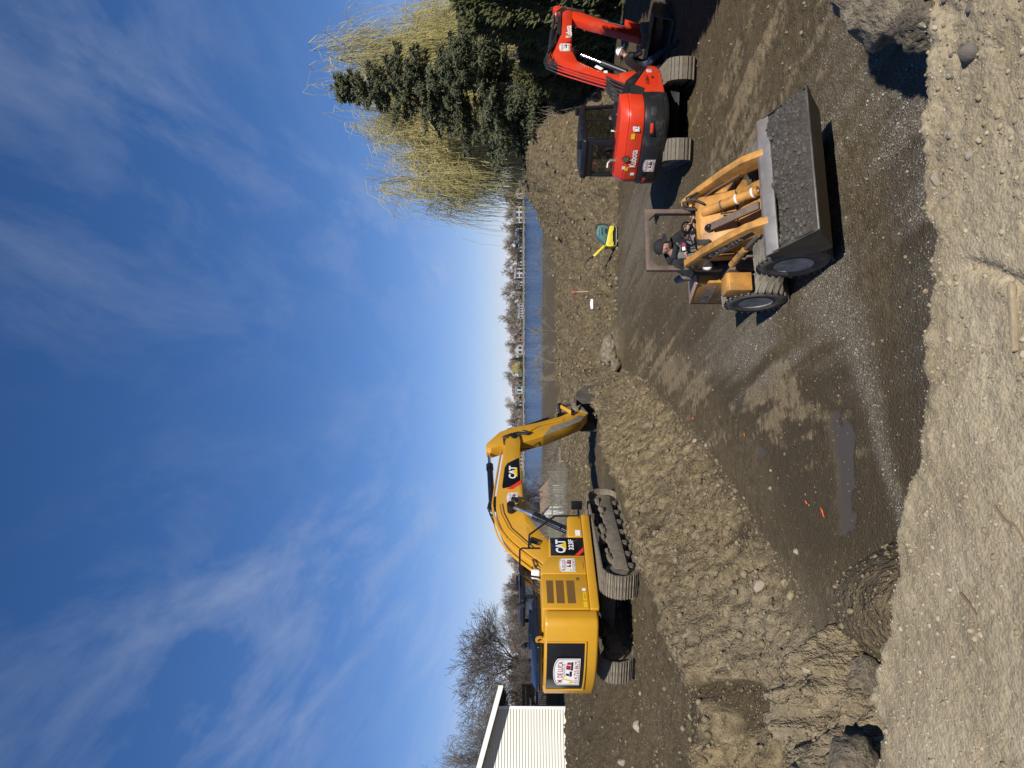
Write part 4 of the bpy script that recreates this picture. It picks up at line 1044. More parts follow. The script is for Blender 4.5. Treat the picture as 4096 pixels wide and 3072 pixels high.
# ------------------------------------------------------------------ big yellow excavator
CA = R(57)
cat = empty('tracked_excavator', (-5.15, 19.3, 1.0), CA, 'big yellow tracked excavator with black-and-white lettering digging on the left', 'excavator')
TR = R(72) - CA
make_track(cat, -1.19, 4.5, 0.93, 0.62, 50, 3, MUDSTEEL, TR, seed=1)
make_track(cat, 1.19, 4.5, 0.93, 0.62, 50, 3, MUDSTEEL, TR, seed=2)
o = MB().plan([(-1.1, -0.9), (1.1, -0.9), (1.1, 0.9), (-1.1, 0.9)], 0.42, 0.74, [(-0.7, -0.6), (0.7, -0.6), (0.7, 0.6), (-0.7, 0.6)]).build('car_body', MUDSTEEL, cat, 0.03); o.rotation_euler = (0, 0, TR)
MB().lathe([(0.1, 0.72), (0.62, 0.72), (0.66, 0.80), (0.66, 0.96), (0.1, 0.96)], axis='Z', n=28).build('swing_bearing', STEEL, cat)
# platform with rounded lower skirt
pf = MB(); pf.prism([(-2.16, 1.0), (-2.1, 0.985), (0.9, 0.985), (0.99, 1.03), (0.99, 1.17), (0.95, 1.2), (-2.16, 1.2)], -1.36, 1.36)
pf.build('platform', CATY, cat, 0.035, 3)
MB().prism([(0.17, 1.204), (0.93, 1.204), (0.93, 1.53), (0.88, 1.57), (0.17, 1.59)], -1.34, -0.52).build('tool_box', CATY, cat, 0.03, 3)
tank = MB().prism([(-0.50, 1.204), (0.145, 1.204), (0.14, 2.04), (0.08, 2.09), (-0.50, 2.09)], -1.335, -0.50).build('fuel_tank', CATY, cat, 0.02)
gp = MB().prism([(-0.50, 1.22), (0.115, 1.22), (0.115, 2.055), (-0.50, 2.055)], -1.352, -1.338).build('grille_panel', BLKG, cat, 0.004)
MB().add([(-0.50, -1.3545, 1.22), (-0.34, -1.3545, 1.22), (-0.50 + 0.0, -1.3545, 1.22)], []) 
st = MB(); st.add([(-0.50, -1.356, 1.23), (-0.34, -1.356, 1.23), (-0.495, -1.356, 1.58), (-0.50, -1.356, 1.58)], [(0, 1, 2, 3)]); 
st = MB(); st.add([(-0.50, -1.356, 1.46), (-0.22, -1.356, 1.225), (-0.36, -1.356, 1.225), (-0.50, -1.356, 1.345)], [(0, 1, 2, 3)]); st.build('red_stripe', REDV, gp, smooth=0)
text('CAT', 0.46, 0.25, WHT, gp, side_fr(-0.185, -1.354, 1.80), bold=0.035, spacing=0.9)
tri = MB(); tri.add([(-0.30, -1.358, 1.655), (-0.02, -1.358, 1.655), (-0.16, -1.358, 1.80)], [(0, 1, 2)]); tri.build('logo_triangle', YELV, gp, smooth=0)
text('323F', 0.36, 0.13, WHT, gp, side_fr(-0.13, -1.354, 1.53), bold=0.03)
text('L', 0.05, 0.07, GOLD, gp, side_fr(0.02, -1.354, 1.42))
MB().prism([(-1.085, 1.204), (-0.51, 1.204), (-0.51, 2.09), (-0.86, 2.32), (-1.085, 2.32)], -1.34, 0.30).build('pump_cover', CATY, cat, 0.03, 3)
MB().prism([(-2.14, 1.204), (-1.10, 1.204), (-1.10, 2.32), (-2.14, 2.31)], -1.34, 1.32, [(-2.14, 1.204), (-1.10, 1.204), (-1.10, 2.32), (-2.14, 2.31)]).build('engine_door', CATY, cat, 0.03, 3)
vents = ((1.52, 1.72), (1.78, 1.975), (2.03, 2.20))
for z0, z1 in vents:
    v = MB().prism([(-1.99, z0), (-1.30, z0 + 0.005), (-1.30, z1), (-1.99, z1 - 0.01)], -1.3425, -1.330).build('vent_grille', GOLD, cat, smooth=0)
    for k in range(5): MB().span((-1.98, -1.345, z0 + 0.02 + k * (z1 - z0 - 0.03) / 5), (-1.31, -1.3426, z0 + 0.026 + k * (z1 - z0 - 0.03) / 5)).build('slat', CATY if k == 9 else GOLD, v, smooth=0)
contractor_sign(cat, side_fr(-0.81, -1.342, 1.66), 0.44, 0.40)
text('Grade Control', 0.22, 0.028, INK, cat, side_fr(-0.82, -1.343, 1.27))
sticker(cat, side_fr(-2.02, -1.343, 1.30), 0.16, 0.09, YELV, 'warning_sticker'); sticker(cat, side_fr(-1.78, -1.343, 1.30), 0.24, 0.08, YELV, 'warning_sticker'); sticker(cat, side_fr(-1.58, -1.343, 1.31), 0.08, 0.08, WHT, 'warning_sticker')
sticker(cat, side_fr(0.30, -1.343, 1.33), 0.20, 0.13, WHT, 'name_sticker')
text('TOURNANT', 0.17, 0.035, INK, cat, side_fr(-1.78, -1.346, 1.30))
MB().span((-1.30, -1.345, 1.40), (-1.20, -1.338, 1.47)).build('door_latch', GOLD, cat)
for x in (0.86,): sticker(cat, side_fr(x, -1.342, 1.26), 0.035, 0.045, INK, 'sticker')
# counterweight
def cw_outline(grow=0.0):
    pts = [(-2.165, -1.345 - grow), (-2.28, -1.35 - grow)]
    for a in np.linspace(-80, -28, 7): pts.append((-2.36 - (0.26 + grow) * math.cos(R(a)), -1.10 + (0.26 + grow) * math.sin(R(a))))
    for y in np.linspace(-0.9, 0.9, 9): pts.append((-math.sqrt(2.84 ** 2 - y * y) - grow, y))
    for a in np.linspace(28, 80, 7): pts.append((-2.36 - (0.26 + grow) * math.cos(R(a)), 1.10 + (0.26 + grow) * math.sin(R(a))))
    return pts + [(-2.28, 1.35 + grow), (-2.165, 1.345 + grow)]
oc = cw_outline()
MB().plan(oc, 1.03, 2.27).build('counterweight', CATY, cat, 0.07, 4)
pan = []
for y in np.linspace(-0.88, 0.88, 11): pan.append((-math.sqrt(2.84 ** 2 - y * y) - 0.012, y))
pn = MB(); n = len(pan)
vs = []; 
for (x, y) in pan: vs += [(x, y, 1.32), (x, y, 2.20), (x + 0.10, y, 2.272)]
pn.add(vs, [q for i in range(n - 1) for q in ((i * 3, i * 3 + 1, i * 3 + 4, i * 3 + 3), (i * 3 + 1, i * 3 + 2, i * 3 + 5, i * 3 + 4))])
panel = pn.build('rear_panel', BLKG, cat)
bd = MB()
for (z,) in ((1.32,),): bd.tube([(x - 0.004, y, z) for x, y in pan], 0.022, 6)
for e_ in (pan[0], pan[-1]): bd.tube([(e_[0] - 0.004, e_[1], 1.31), (e_[0] - 0.004, e_[1], 2.2), (e_[0] + 0.08, e_[1], 2.275)], 0.022, 6)
bd.build('panel_rim', CATY, panel)
contractor_sign(panel, xyz_frame((-2.862, 0.0, 1.745), (0, -1, 0), (0, 0, 1)), 0.98, 0.62)
for y in (-0.62, 0.10):
    ey = MB(); ring = [(0.085 * math.cos(a), 0.085 * math.sin(a)) for a in np.linspace(0, 2 * math.pi, 15)[:-1]]
    ey.m = Matrix.Translation((-2.45, y, 2.36)) @ Matrix.Rotation(R(90), 4, 'Z')
    for i in range(14):
        a, b = ring[i], ring[(i + 1) % 14]
        ey.bar((a[0], 0, a[1]), (b[0], 0, b[1]), 0.05, 0.045, up=(0, 1, 0))
    ey.span((-0.09, -0.025, -0.15), (0.09, 0.025, -0.07)); ey.build('lifting_eye', CATY, cat)
MB().prism([(-2.6, 2.30), (-1.15, 2.33), (-1.0, 2.42), (-1.25, 2.53), (-2.35, 2.55), (-2.62, 2.42)], -0.55, 1.15).build('engine_hood', BLKG, cat, 0.05, 3)
MB().prism([(-1.95, 2.50), (-1.2, 2.50), (-1.12, 2.60), (-1.95, 2.62)], -0.15, 0.45).build('hood_bulge', BLKG, cat, 0.04, 3)
MB().tube([(-1.55, 0.75, 2.5), (-1.55, 0.75, 2.68), (-1.62, 0.72, 2.74)], 0.07, 12).build('exhaust_pipe', BLK, cat)
MB().span((-1.42, 0.5, 2.5), (-1.2, 0.75, 2.62)).build('camera_box', BLK, cat, 0.02); sticker(cat, side_fr(-1.31, 0.498, 2.57), 0.16, 0.06, WHT, 'label_plate')
# cab
for (x, y) in ((-0.35, 0.36), (-0.35, 1.32), (1.10, 0.36), (1.28, 1.32)):
    MB().bar((x + (0.18 if x > 0 and y < 1 else 0), y, 1.2), (x, y, 2.78), 0.09, 0.09, up=(1, 0, 0)).build('cab_pillar', BLK, cat, 0.015)
MB().prism([(-0.50, 2.68), (1.25, 2.70), (1.32, 2.77), (1.15, 2.85), (-0.45, 2.83), (-0.55, 2.75)], 0.30, 1.36).build('cab_roof', BLK, cat, 0.03, 3)
MB().prism([(-0.5, 1.2), (1.3, 1.2), (1.28, 1.75), (-0.45, 1.75)], 0.33, 0.37).build('cab_wall', BLK, cat)
MB().prism([(-0.5, 1.2), (1.3, 1.2), (1.28, 1.75), (-0.45, 1.75)], 1.30, 1.34).build('cab_wall', BLK, cat)
MB().span((-0.42, 0.34, 1.2), (-0.38, 1.34, 2.2)).build('cab_back', BLK, cat)
MB().prism([(-0.30, 1.75), (1.2, 1.75), (1.06, 2.7), (-0.30, 2.7)], 0.355, 0.361).build('side_window', GLASS, cat, smooth=0)
MB().prism([(-0.30, 1.75), (1.2, 1.75), (1.2, 2.7), (-0.30, 2.7)], 1.325, 1.331).build('side_window', GLASS, cat, smooth=0)
MB().prism([(1.27, 1.75), (1.275, 1.75), (1.155, 2.7), (1.15, 2.7)], 0.40, 1.28).build('windscreen', GLASS, cat, smooth=0)
MB().prism([(0.1, 1.3), (0.6, 1.3), (0.6, 1.75), (0.25, 1.8), (0.12, 2.45), (-0.05, 2.45)], 0.6, 1.1).build('seat', SEAT, cat, 0.05)
MB().tube([(-0.62, 0.35, 2.70), (-0.62, 0.35, 2.92)], 0.05, 10).build('beacon_mount', BLK, cat); MB().span((-0.1, 0.22, 2.86), (0.28, 0.42, 2.93)).build('roof_light', BLK, cat, 0.01)
# guard rails and mirrors
MB().tube([(1.13, -1.15, 1.25), (1.13, -1.15, 1.88), (0.42, -1.15, 2.58), (-0.03, -1.15, 2.60)], 0.026, 8).build('hand_rail', BLK, cat)
MB().tube([(-0.06, -1.15, 2.30), (-0.06, -1.15, 2.78), (-0.12, -1.15, 2.83), (-0.84, -1.15, 2.83), (-0.96, -1.15, 2.76), (-1.04, -1.15, 2.32)], 0.024, 8).build('hand_rail', BLK, cat)
MB().bar((0.95, -1.2, 1.25), (1.35, -1.2, 1.24), 0.10, 0.06).build('mirror_bracket', BLK, cat, 0.01)
MB().box((1.50, -1.2, 1.27), (0.10, 0.26, 0.30)).build('mirror', BLK, cat, 0.03)
mr = MB().box((0.12, -1.22, 2.42), (0.07, 0.18, 0.34), Matrix.Rotation(R(25), 3, 'X')).build('mirror', BLK, cat, 0.03)
MB().box((0.08, -1.23, 2.42), (0.012, 0.15, 0.30), Matrix.Rotation(R(25), 3, 'X')).build('mirror_glass', CHR, mr)
MB().tube([(0.05, -1.15, 2.6), (0.11, -1.2, 2.5)], 0.02, 6).build('mirror_arm', BLK, cat)
MB().box((-0.2, -0.35, 2.42), (0.10, 0.26, 0.22), Matrix.Rotation(R(12), 3, 'Z')).build('rear_mirror', WHT, cat, 0.03)
# boom
boom_o = [(0.1, 1.95), (0.2, 1.68), (0.5, 1.62), (1.03, 2.02), (2.03, 2.59), (2.9, 2.74), (4.97, 2.82), (5.55, 2.80), (5.86, 2.84), (5.98, 3.0), (5.92, 3.17), (5.61, 3.27), (5.16, 3.34), (2.9, 3.53), (2.4, 3.52), (1.98, 3.44), (1.5, 3.28), (1.07, 3.02), (0.6, 2.58), (0.23, 2.2)]
BW = 0.29
boom = MB().prism(boom_o, -BW, BW).build('boom', CATY, cat, 0.018)
MB().prism([(x, z) for x, z in boom_o], -BW - 0.008, -BW - 0.002) 
pl = MB(); pl.add([(3.42, -BW - 0.006, 2.80), (4.70, -BW - 0.006, 2.85), (4.42, -BW - 0.006, 3.22), (4.2, -BW - 0.006, 3.30), (3.30, -BW - 0.006, 3.36), (3.22, -BW - 0.006, 3.33)], [(0, 1, 2, 3, 4, 5)])
dec = pl.build('boom_decal', BLKG, boom, smooth=0)
pl = MB(); pl.add([(3.20, -BW - 0.008, 3.22), (3.18, -BW - 0.008, 3.06), (3.46, -BW - 0.008, 2.775), (3.62, -BW - 0.008, 2.785)], [(0, 1, 2, 3)]); pl.build('red_stripe', REDV, boom, smooth=0)
text('CAT', 0.60, 0.235, WHT, boom, side_fr(3.98, -BW - 0.0065, 3.05, (1, 0, -0.01)), bold=0.035, spacing=0.9)
pl = MB(); pl.add([(3.75, -BW - 0.012, 2.90), (4.20, -BW - 0.012, 2.91), (4.0, -BW - 0.012, 3.05)], [(0, 1, 2)]); pl.build('logo_triangle', YELV, boom, smooth=0)
contractor_sign(boom, side_fr(2.82, -BW - 0.004, 3.04), 0.44, 0.36)
wl = MB().box((2.62, -BW - 0.10, 2.98), (0.12, 0.14, 0.20), Matrix.Rotation(R(20), 3, 'Y')).build('work_light', BLK, boom, 0.03)
MB().box((2.68, -BW - 0.10, 2.96), (0.02, 0.10, 0.15), Matrix.Rotation(R(20), 3, 'Y')).build('lens', WHT, wl)
MB().cyl((2.23, -BW - 0.10, 3.08), (2.23, BW + 0.10, 3.08), 0.11, n=18).build('boom_pin', BLK, boom, 0.01)
MB().cyl((5.80, -BW - 0.05, 3.01), (5.80, BW + 0.05, 3.01), 0.10, n=18).build('boom_pin', BLK, boom, 0.01)
for y in (-0.50, 0.50):
    c = MB().cyl((1.18, y, 1.42), (1.80, y, 2.38), 0.105, n=18).cyl((1.74, y, 2.285), (1.83, y, 2.43), 0.125, n=18).build('boom_cylinder', BLKG, cat)
    MB().cyl((1.80, y, 2.38), (2.23, y, 3.08), 0.055, n=14).build('cylinder_rod', CHR, c)
    MB().cyl((2.23, y - 0.08, 3.08), (2.23, y + 0.08, 3.08), 0.12, n=14).build('rod_eye', BLK, c)
c = MB().cyl((2.86, 0, 3.66), (4.55, 0, 3.78), 0.095, n=18).cyl((4.45, 0, 3.775), (4.68, 0, 3.79), 0.115, n=18).build('arm_cylinder', BLKG, cat)
MB().cyl((4.6, 0, 3.785), (5.34, 0, 3.84), 0.05, n=12).build('cylinder_rod', CHR, c)
MB().prism([(2.65, 3.50), (3.05, 3.52), (2.92, 3.74), (2.78, 3.74)], -0.16, 0.16).build('cylinder_bracket', BLK, cat, 0.01)
# pipes and hoses over the boom
off = [(0.30, 2.36), (0.75, 2.82), (1.2, 3.20), (1.62, 3.42), (2.1, 3.56), (2.6, 3.63), (3.4, 3.58), (4.6, 3.48), (5.2, 3.42)]
for k, y in enumerate((-0.24, -0.17, -0.10, 0.16, 0.23)):
    MB().tube([(x, y, z + 0.012 * (k % 2)) for x, z in off[:(9 if k < 3 else 6)]], 0.022, 6).build('boom_pipe', CATY, boom)
for k, y in enumerate((-0.325, -0.34)):
    MB().tube([(0.75, y, 2.55 - 0.05 * k), (1.5, y, 3.16 - 0.05 * k), (2.1, y, 3.38 - 0.05 * k), (2.5, y, 3.44 - 0.05 * k)], 0.012, 6).build('boom_pipe', CATY, boom)
for k in range(5):
    y = -0.38 + 0.17 * k
    MB().tube([(0.12 + 0.03 * k, y, 2.02), (-0.12 + 0.04 * k, y, 2.25), (0.0 + 0.03 * k, y, 2.42), (0.35, y * 0.8, 2.48)], 0.024, 7).build('foot_hose', [RUB, CATY][k % 2], cat)
for k in range(3):
    MB().tube([(2.35 - 0.1 * k, 0.1 * k - 0.1, 3.58), (2.55, 0.1 * k - 0.1, 3.78 - 0.03 * k), (2.85, 0.1 * k - 0.1, 3.74)], 0.02, 6).build('cylinder_hose', RUB, cat)
# stick
stick_o = [(5.28, 3.76), (5.34, 3.93), (5.55, 3.92), (5.80, 3.76), (6.2, 3.5), (6.40, 3.16), (6.72, 2.25), (7.04, 1.5), (7.45, 0.88), (7.45, 0.58), (7.25, 0.48), (6.83, 0.72), (6.35, 1.42), (5.95, 2.05), (5.62, 2.72), (5.50, 3.0), (5.47, 3.4)]
stick = MB().prism(stick_o, -0.20, 0.20).build('stick', CATY, cat, 0.018)
MB().prism([(x, z) for x, z in [(5.95, 2.05), (6.35, 1.42), (6.83, 0.72), (7.1, 0.58), (7.16, 0.75), (6.9, 1.05), (6.5, 1.75)]], -0.206, 0.206).build('stick_rub_plate', MUDSTEEL, stick, 0.004)
c = MB().cyl((6.46, 0, 3.12), (7.10, 0, 1.95), 0.09, n=16).cyl((7.05, 0, 2.03), (7.16, 0, 1.83), 0.108, n=16).build('bucket_cylinder', BLKG, cat)
MB().cyl((7.1, 0, 1.95), (7.66, 0, 1.42), 0.048, n=12).build('cylinder_rod', CHR, c)
MB().prism([(6.30, 3.30), (6.48, 3.26), (6.56, 3.10), (6.40, 3.02)], -0.12, 0.12).build('cylinder_bracket', BLK, cat, 0.01)
for y in (-0.25, 0.25):
    MB().bar((7.66, y, 1.42), (7.20, y, 0.98), 0.05, 0.14, up=(0, 1, 0)).build('bucket_link', CATY, cat, 0.01)
    MB().bar((7.68, y * 0.7, 1.42), (7.98, y * 0.7, 0.82), 0.06, 0.14, up=(0, 1, 0)).build('bucket_link', STEEL, cat, 0.01)
MB().cyl((7.66, -0.33, 1.42), (7.66, 0.33, 1.42), 0.07, n=14).build('link_pin', BLK, cat); MB().cyl((7.20, -0.32, 0.98), (7.20, 0.32, 0.98), 0.07, n=14).build('link_pin', BLK, cat)
for k in range(3):
    MB().tube([(5.35 + 0.1 * k, -0.31, 3.33), (5.75, -0.34, 3.38 - 0.06 * k), (6.0, -0.28 - 0.03 * k, 3.1 - 0.1 * k), (5.92 + 0.05 * k, -0.30, 2.6 - 0.05 * k), (6.12 + 0.06 * k, -0.24, 2.45 + 0.14 * k)], 0.022, 7).build('stick_hose', RUB, cat)
MB().tube([(6.2, -0.225, 2.5), (6.5, -0.225, 2.2), (6.75, -0.225, 1.6), (6.85, -0.225, 1.35)], 0.03, 7).build('stick_pipe', CATY, stick)
MB().tube([(5.5, 0, 2.82), (5.55, 0, 2.5), (5.8, 0, 2.25), (5.98, 0.0, 2.1)], 0.018, 6).build('slack_hose', RUB, cat)
# bucket facing the machine
ob_ = [(7.30, 0.66), (7.62, 0.86), (8.02, 0.80), (8.32, 0.55), (8.46, 0.15), (8.34, -0.25), (8.0, -0.48), (7.35, -0.50)]
bk = MB()
for y0, y1 in ((-0.62, -0.585), (0.585, 0.62)): bk.prism(ob_, y0, y1)
for i in range(1, len(ob_) - 1):
    a, b = ob_[i], ob_[i + 1]; bk.bar((a[0], 0, a[1]), (b[0], 0, b[1]), 1.17, 0.035, up=(0, 0.0, 1) if abs(a[0] - b[0]) > abs(a[1] - b[1]) else (1, 0, 0))
bucket = bk.build('bucket', STEEL, cat)
MB().prism([(7.25, 0.45), (7.55, 0.95), (7.95, 0.98), (8.0, 0.78), (7.6, 0.60)], -0.24, 0.24).build('quick_coupler', MUDSTEEL, cat, 0.02)
for k in range(5): MB().prism([(7.38, -0.46), (7.10, -0.50), (7.38, -0.54)], -0.54 + k * 0.25, -0.45 + k * 0.25).build('tooth', STEEL, bucket)
rr = random.Random(2); mb = MB()
for k in range(20): mb.ball((rr.uniform(7.4, 8.1), rr.uniform(-0.3, 0.3), rr.uniform(0.62, 1.0)), rr.uniform(0.04, 0.11), (1.2, 1, 0.8), n=7, k=5)
o = mb.build('caked_mud', CAKE, bucket); o['kind'] = 'stuff'

# ------------------------------------------------------------------ red excavator
KRED = pmat('excavator_red', (0.60, 0.040, 0.012), 0.32, var=0.05, vscale=1.5, dirt=(0.34, 0.16, 0.10), dirt_amt=0.18, dscale=2.5, coat=0.12)
KBLK = pmat('charcoal_plastic', (0.016, 0.016, 0.018), 0.42, var=0.15, dirt=DUST, dirt_amt=0.12, dscale=3)
MESHB = pmat('black_mesh', (0.02, 0.02, 0.02), 0.6, var=0.4, vscale=60)
PALEMUD = pmat('dried_mud_shoe', (0.20, 0.175, 0.13), 0.9, var=0.3, vscale=9, dirt=(0.09, 0.075, 0.055), dirt_amt=0.5, dscale=8, bump=0.7, bscale=30)
KA = R(38)
kub = empty('compact_excavator', (6.25, 17.1, 0.0), KA, 'red compact excavator with a black cab and counterweight at the right', 'excavator')
KT = R(78) - KA
make_track(kub, -0.83, 2.85, 0.64, 0.46, 38, 1, PALEMUD, KT, seed=5, rollers=5)
make_track(kub, 0.83, 2.85, 0.64, 0.46, 38, 1, PALEMUD, KT, seed=6, rollers=5)
o = MB().plan([(-0.8, -0.62), (0.8, -0.62), (0.8, 0.62), (-0.8, 0.62)], 0.26, 0.52, [(-0.5, -0.45), (0.5, -0.45), (0.5, 0.45), (-0.5, 0.45)]).build('car_body', KBLK, kub, 0.03); o.rotation_euler = (0, 0, KT)
MB().lathe([(0.05, 0.50), (0.45, 0.50), (0.47, 0.66), (0.05, 0.66)], axis='Z', n=24).build('swing_bearing', STEEL, kub)
o = MB().prism([(1.35, 0.10), (1.55, 0.12), (1.60, 0.5), (1.5, 0.52)], -1.05, 1.05).build('dozer_blade', KBLK, kub, 0.02); o.rotation_euler = (0, 0, KT)
def kplan(g=0.0, rear=1.42):
    pts = [(0.30, -1.0 - g), (-0.62, -1.02 - g)]
    for a in np.linspace(-82, -20, 8): pts.append((-0.86 - (0.52 + g) * math.cos(R(a)) * (rear / 1.42), -0.52 + (0.50 + g) * math.sin(R(a))))
    for y in np.linspace(-0.3, 0.3, 5): pts.append((-rear - g + 0.05 * (y / 0.3) ** 2 * 0.5, y))
    for a in np.linspace(20, 82, 8): pts.append((-0.86 - (0.52 + g) * math.cos(R(a)) * (rear / 1.42), 0.52 + (0.50 + g) * math.sin(R(a))))
    return pts + [(-0.62, 1.02 + g), (0.30, 1.0 + g)]
MB().plan([(1.1, -0.5), (0.55, -0.98), (-0.7, -0.98), (-1.3, -0.4), (-1.3, 0.4), (-0.7, 0.98), (0.95, 0.98), (1.1, 0.6)], 0.66, 0.80).build('platform', KBLK, kub, 0.02)
cw = [(x, y) for x, y in kplan(0.03, 1.46) if x < -0.30]
inner = [(x * 0.88, y * 0.93) for x, y in cw]
c_ = MB().plan([(x * 0.95, y * 0.97) for x, y in cw], 0.60, 0.72, cw).plan(cw, 0.7201, 1.13).build('counterweight', KBLK, kub, 0.025, 2)
hood = [(x, y) for x, y in kplan(0.0, 1.40) if x < -0.2]
top = [(x * 0.90 + 0.02, y * 0.93) for x, y in hood]
MB().plan(hood, 1.1305, 1.46).plan(hood, 1.4601, 1.64, top).build('engine_hood', KRED, kub, 0.03, 3)
# right front cover: red side, sloping black cowl
cov = [(-0.66, 0.64), (0.34, 0.64), (0.50, 0.70), (0.56, 0.84), (0.50, 0.92), (-0.20, 1.26), (-0.66, 1.44)]
MB().prism(cov, -1.015, -0.40).build('side_cover', KRED, kub, 0.035, 3)
MB().prism([(0.50, 0.925), (0.52, 1.0), (-0.08, 1.46), (-0.60, 1.60), (-0.66, 1.45), (-0.20, 1.265)], -1.0, -0.42).build('cowl', KBLK, kub, 0.02)
MB().span((-0.62, -0.5, 1.5), (-0.1, -0.05, 1.68)).build('intake_box', KBLK, kub, 0.04, 3)
# side vent and rear vent
vt = MB(); vt.add([(-0.68, -1.0265, 1.42), (-0.70, -1.0265, 1.14), (-0.44, -1.0265, 1.08), (-0.30, -1.0265, 1.28), (-0.36, -1.0265, 1.38)], [(0, 1, 2, 3, 4)]); vt.build('vent_grille', MESHB, kub, smooth=0)
def on_rear(y, z, g=0.0):
    """frame on the curved rear hood at lateral y, text running towards the machine's right"""
    best = min(range(len(hood) - 1), key=lambda i: abs((hood[i][1] + hood[i + 1][1]) / 2 - y) + (0 if hood[i][0] < -0.6 else 9))
    a, b = hood[best], hood[best + 1]
    t = 0.5 if abs(b[1] - a[1]) < 1e-6 else max(0, min(1, (y - a[1]) / (b[1] - a[1])))
    x = a[0] + (b[0] - a[0]) * t
    d = Vector((a[0] - b[0], a[1] - b[1], 0)).normalized()
    nrm = d.cross(Vector((0, 0, 1)))
    if nrm.x > 0 and abs(nrm.y) < 0.9: d = -d
    nrm = d.cross(Vector((0, 0, 1)))
    return xyz_frame(Vector((x, y, z)) + nrm * (0.012 + g), d, (0, 0, 1))
text('Kubota', 0.46, 0.15, WHT, kub, on_rear(0.12, 1.28), bold=0.02)
em = MB().lathe([(0.02, 0), (0.085, 0), (0.085, 0.012), (0.02, 0.014)], axis='Z', n=20).build('round_badge', INK, kub); em.matrix_local = on_rear(0.13, 1.45)
MB().lathe([(0.06, 0.0145), (0.075, 0.0145), (0.075, 0.018), (0.06, 0.018)], axis='Z', n=20).build('badge_ring', CHR, em)
bull = MB(); bull.add([(-0.045, -0.02, 0.0165), (-0.02, -0.035, 0.0165), (0.045, 0.0, 0.0165), (0.03, 0.03, 0.0165), (-0.02, 0.035, 0.0165)], [(0, 1, 2, 3, 4)]); bull.build('badge_mark', REDV, em, smooth=0)
sticker(kub, on_rear(-0.42, 1.35), 0.13, 0.085, YELV, 'warning_sticker')
contractor_sign(kub, on_rear(-0.62, 1.30), 0.17, 0.15)
sticker(kub, on_rear(0.42, 1.40), 0.10, 0.08, YELV, 'warning_sticker'); sticker(kub, on_rear(0.38, 1.47), 0.09, 0.07, WHT, 'label_sticker'); sticker(kub, on_rear(0.56, 1.25), 0.07, 0.09, WHT, 'label_sticker')
contractor_sign(kub, on_rear(0.25, 0.92, 0.085), 0.34, 0.26)
for y in (0.66, -0.62):
    fr = on_rear(y, 0.98, 0.07)
    pk_ = MB().box((0, 0, 0.0), (0.30, 0.12, 0.02)).build('lamp_recess', KBLK, kub, 0.008); pk_.matrix_local = fr
    l_ = MB().box((0, 0, 0.012), (0.20, 0.06, 0.012)).build('tail_lamp', REDV, pk_, 0.004)
gr = MB().box((0, 0, 0), (0.20, 0.13, 0.012)).build('vent_grille', MESHB, kub, 0.004); gr.matrix_local = on_rear(-0.90, 0.94, 0.032)
text('KX080-4', 0.36, 0.085, INK, kub, side_fr(-0.10, -1.0175, 0.98, (1, 0, -0.05)), shear=0.2, bold=0.015)
sticker(kub, side_fr(0.02, -1.0165, 0.85), 0.10, 0.045, INK, 'warranty_sticker')
contractor_sign(kub, side_fr(0.30, -1.0165, 0.90), 0.13, 0.12)
MB().tube([(-1.05, 0.42, 1.60), (-1.05, 0.42, 1.74), (-1.09, 0.47, 1.79), (-1.16, 0.54, 1.80)], 0.045, 12).build('exhaust_pipe', STEEL, kub)
# cab
CX0, CX1, CY0, CY1, CZT = -0.86, 0.62, 0.03, 1.02, 2.42
for nm, a, b, w in (('cab_pillar', (CX0 + 0.05, CY0 + 0.05, 0.8), (CX0 + 0.07, CY0 + 0.05, 2.30), 0.13), ('cab_pillar', (CX0 + 0.05, CY1 - 0.05, 0.8), (CX0 + 0.07, CY1 - 0.05, 2.30), 0.10), ('cab_pillar', (CX1 + 0.10, CY0 + 0.04, 0.8), (CX1 - 0.05, CY0 + 0.04, 2.30), 0.075), ('cab_pillar', (CX1 + 0.10, CY1 - 0.04, 0.8), (CX1 - 0.05, CY1 - 0.04, 2.30), 0.075), ('cab_pillar', (-0.1, CY1 - 0.04, 0.8), (-0.1, CY1 - 0.04, 2.30), 0.07)):
    MB().bar(a, b, w, w, up=(1, 0, 0)).build(nm, BLK, kub, 0.02)
MB().prism([(CX0 - 0.02, 2.26), (CX1, 2.26), (CX1 + 0.03, 2.31), (CX1 - 0.08, 2.40), (-0.4, 2.44), (CX0 + 0.02, 2.40), (CX0 - 0.04, 2.33)], CY0 - 0.02, CY1 + 0.02).build('cab_roof', BLK, kub, 0.045, 3)
MB().prism([(CX0, 0.8), (CX1 + 0.12, 0.8), (CX1 + 0.06, 1.45), (CX0, 1.52)], CY0 + 0.005, CY0 + 0.05).build('cab_wall', BLK, kub, 0.01)
MB().prism([(CX0, 0.8), (CX1 + 0.12, 0.8), (CX1 + 0.06, 1.2), (CX0, 1.2)], CY1 - 0.05, CY1 - 0.005).build('cab_wall', BLK, kub, 0.01)
MB().span((CX0 + 0.005, CY0 + 0.06, 0.8), (CX0 + 0.05, CY1 - 0.06, 1.64)).build('cab_back', BLK, kub, 0.01)
MB().span((CX0 + 0.005, CY0 + 0.06, 2.12), (CX0 + 0.05, CY1 - 0.06, 2.3)).build('cab_back', BLK, kub, 0.01)
MB().span((CX0 + 0.02, CY0 + 0.10, 1.64), (CX0 + 0.026, CY1 - 0.10, 2.13)).build('rear_window', GLASS, kub, smooth=0)
MB().prism([(CX0 + 0.12, 1.50), (CX1 + 0.04, 1.45), (CX1 - 0.04, 2.28), (CX0 + 0.12, 2.28)], CY0 + 0.03, CY0 + 0.036).build('side_window', GLASS, kub, smooth=0)
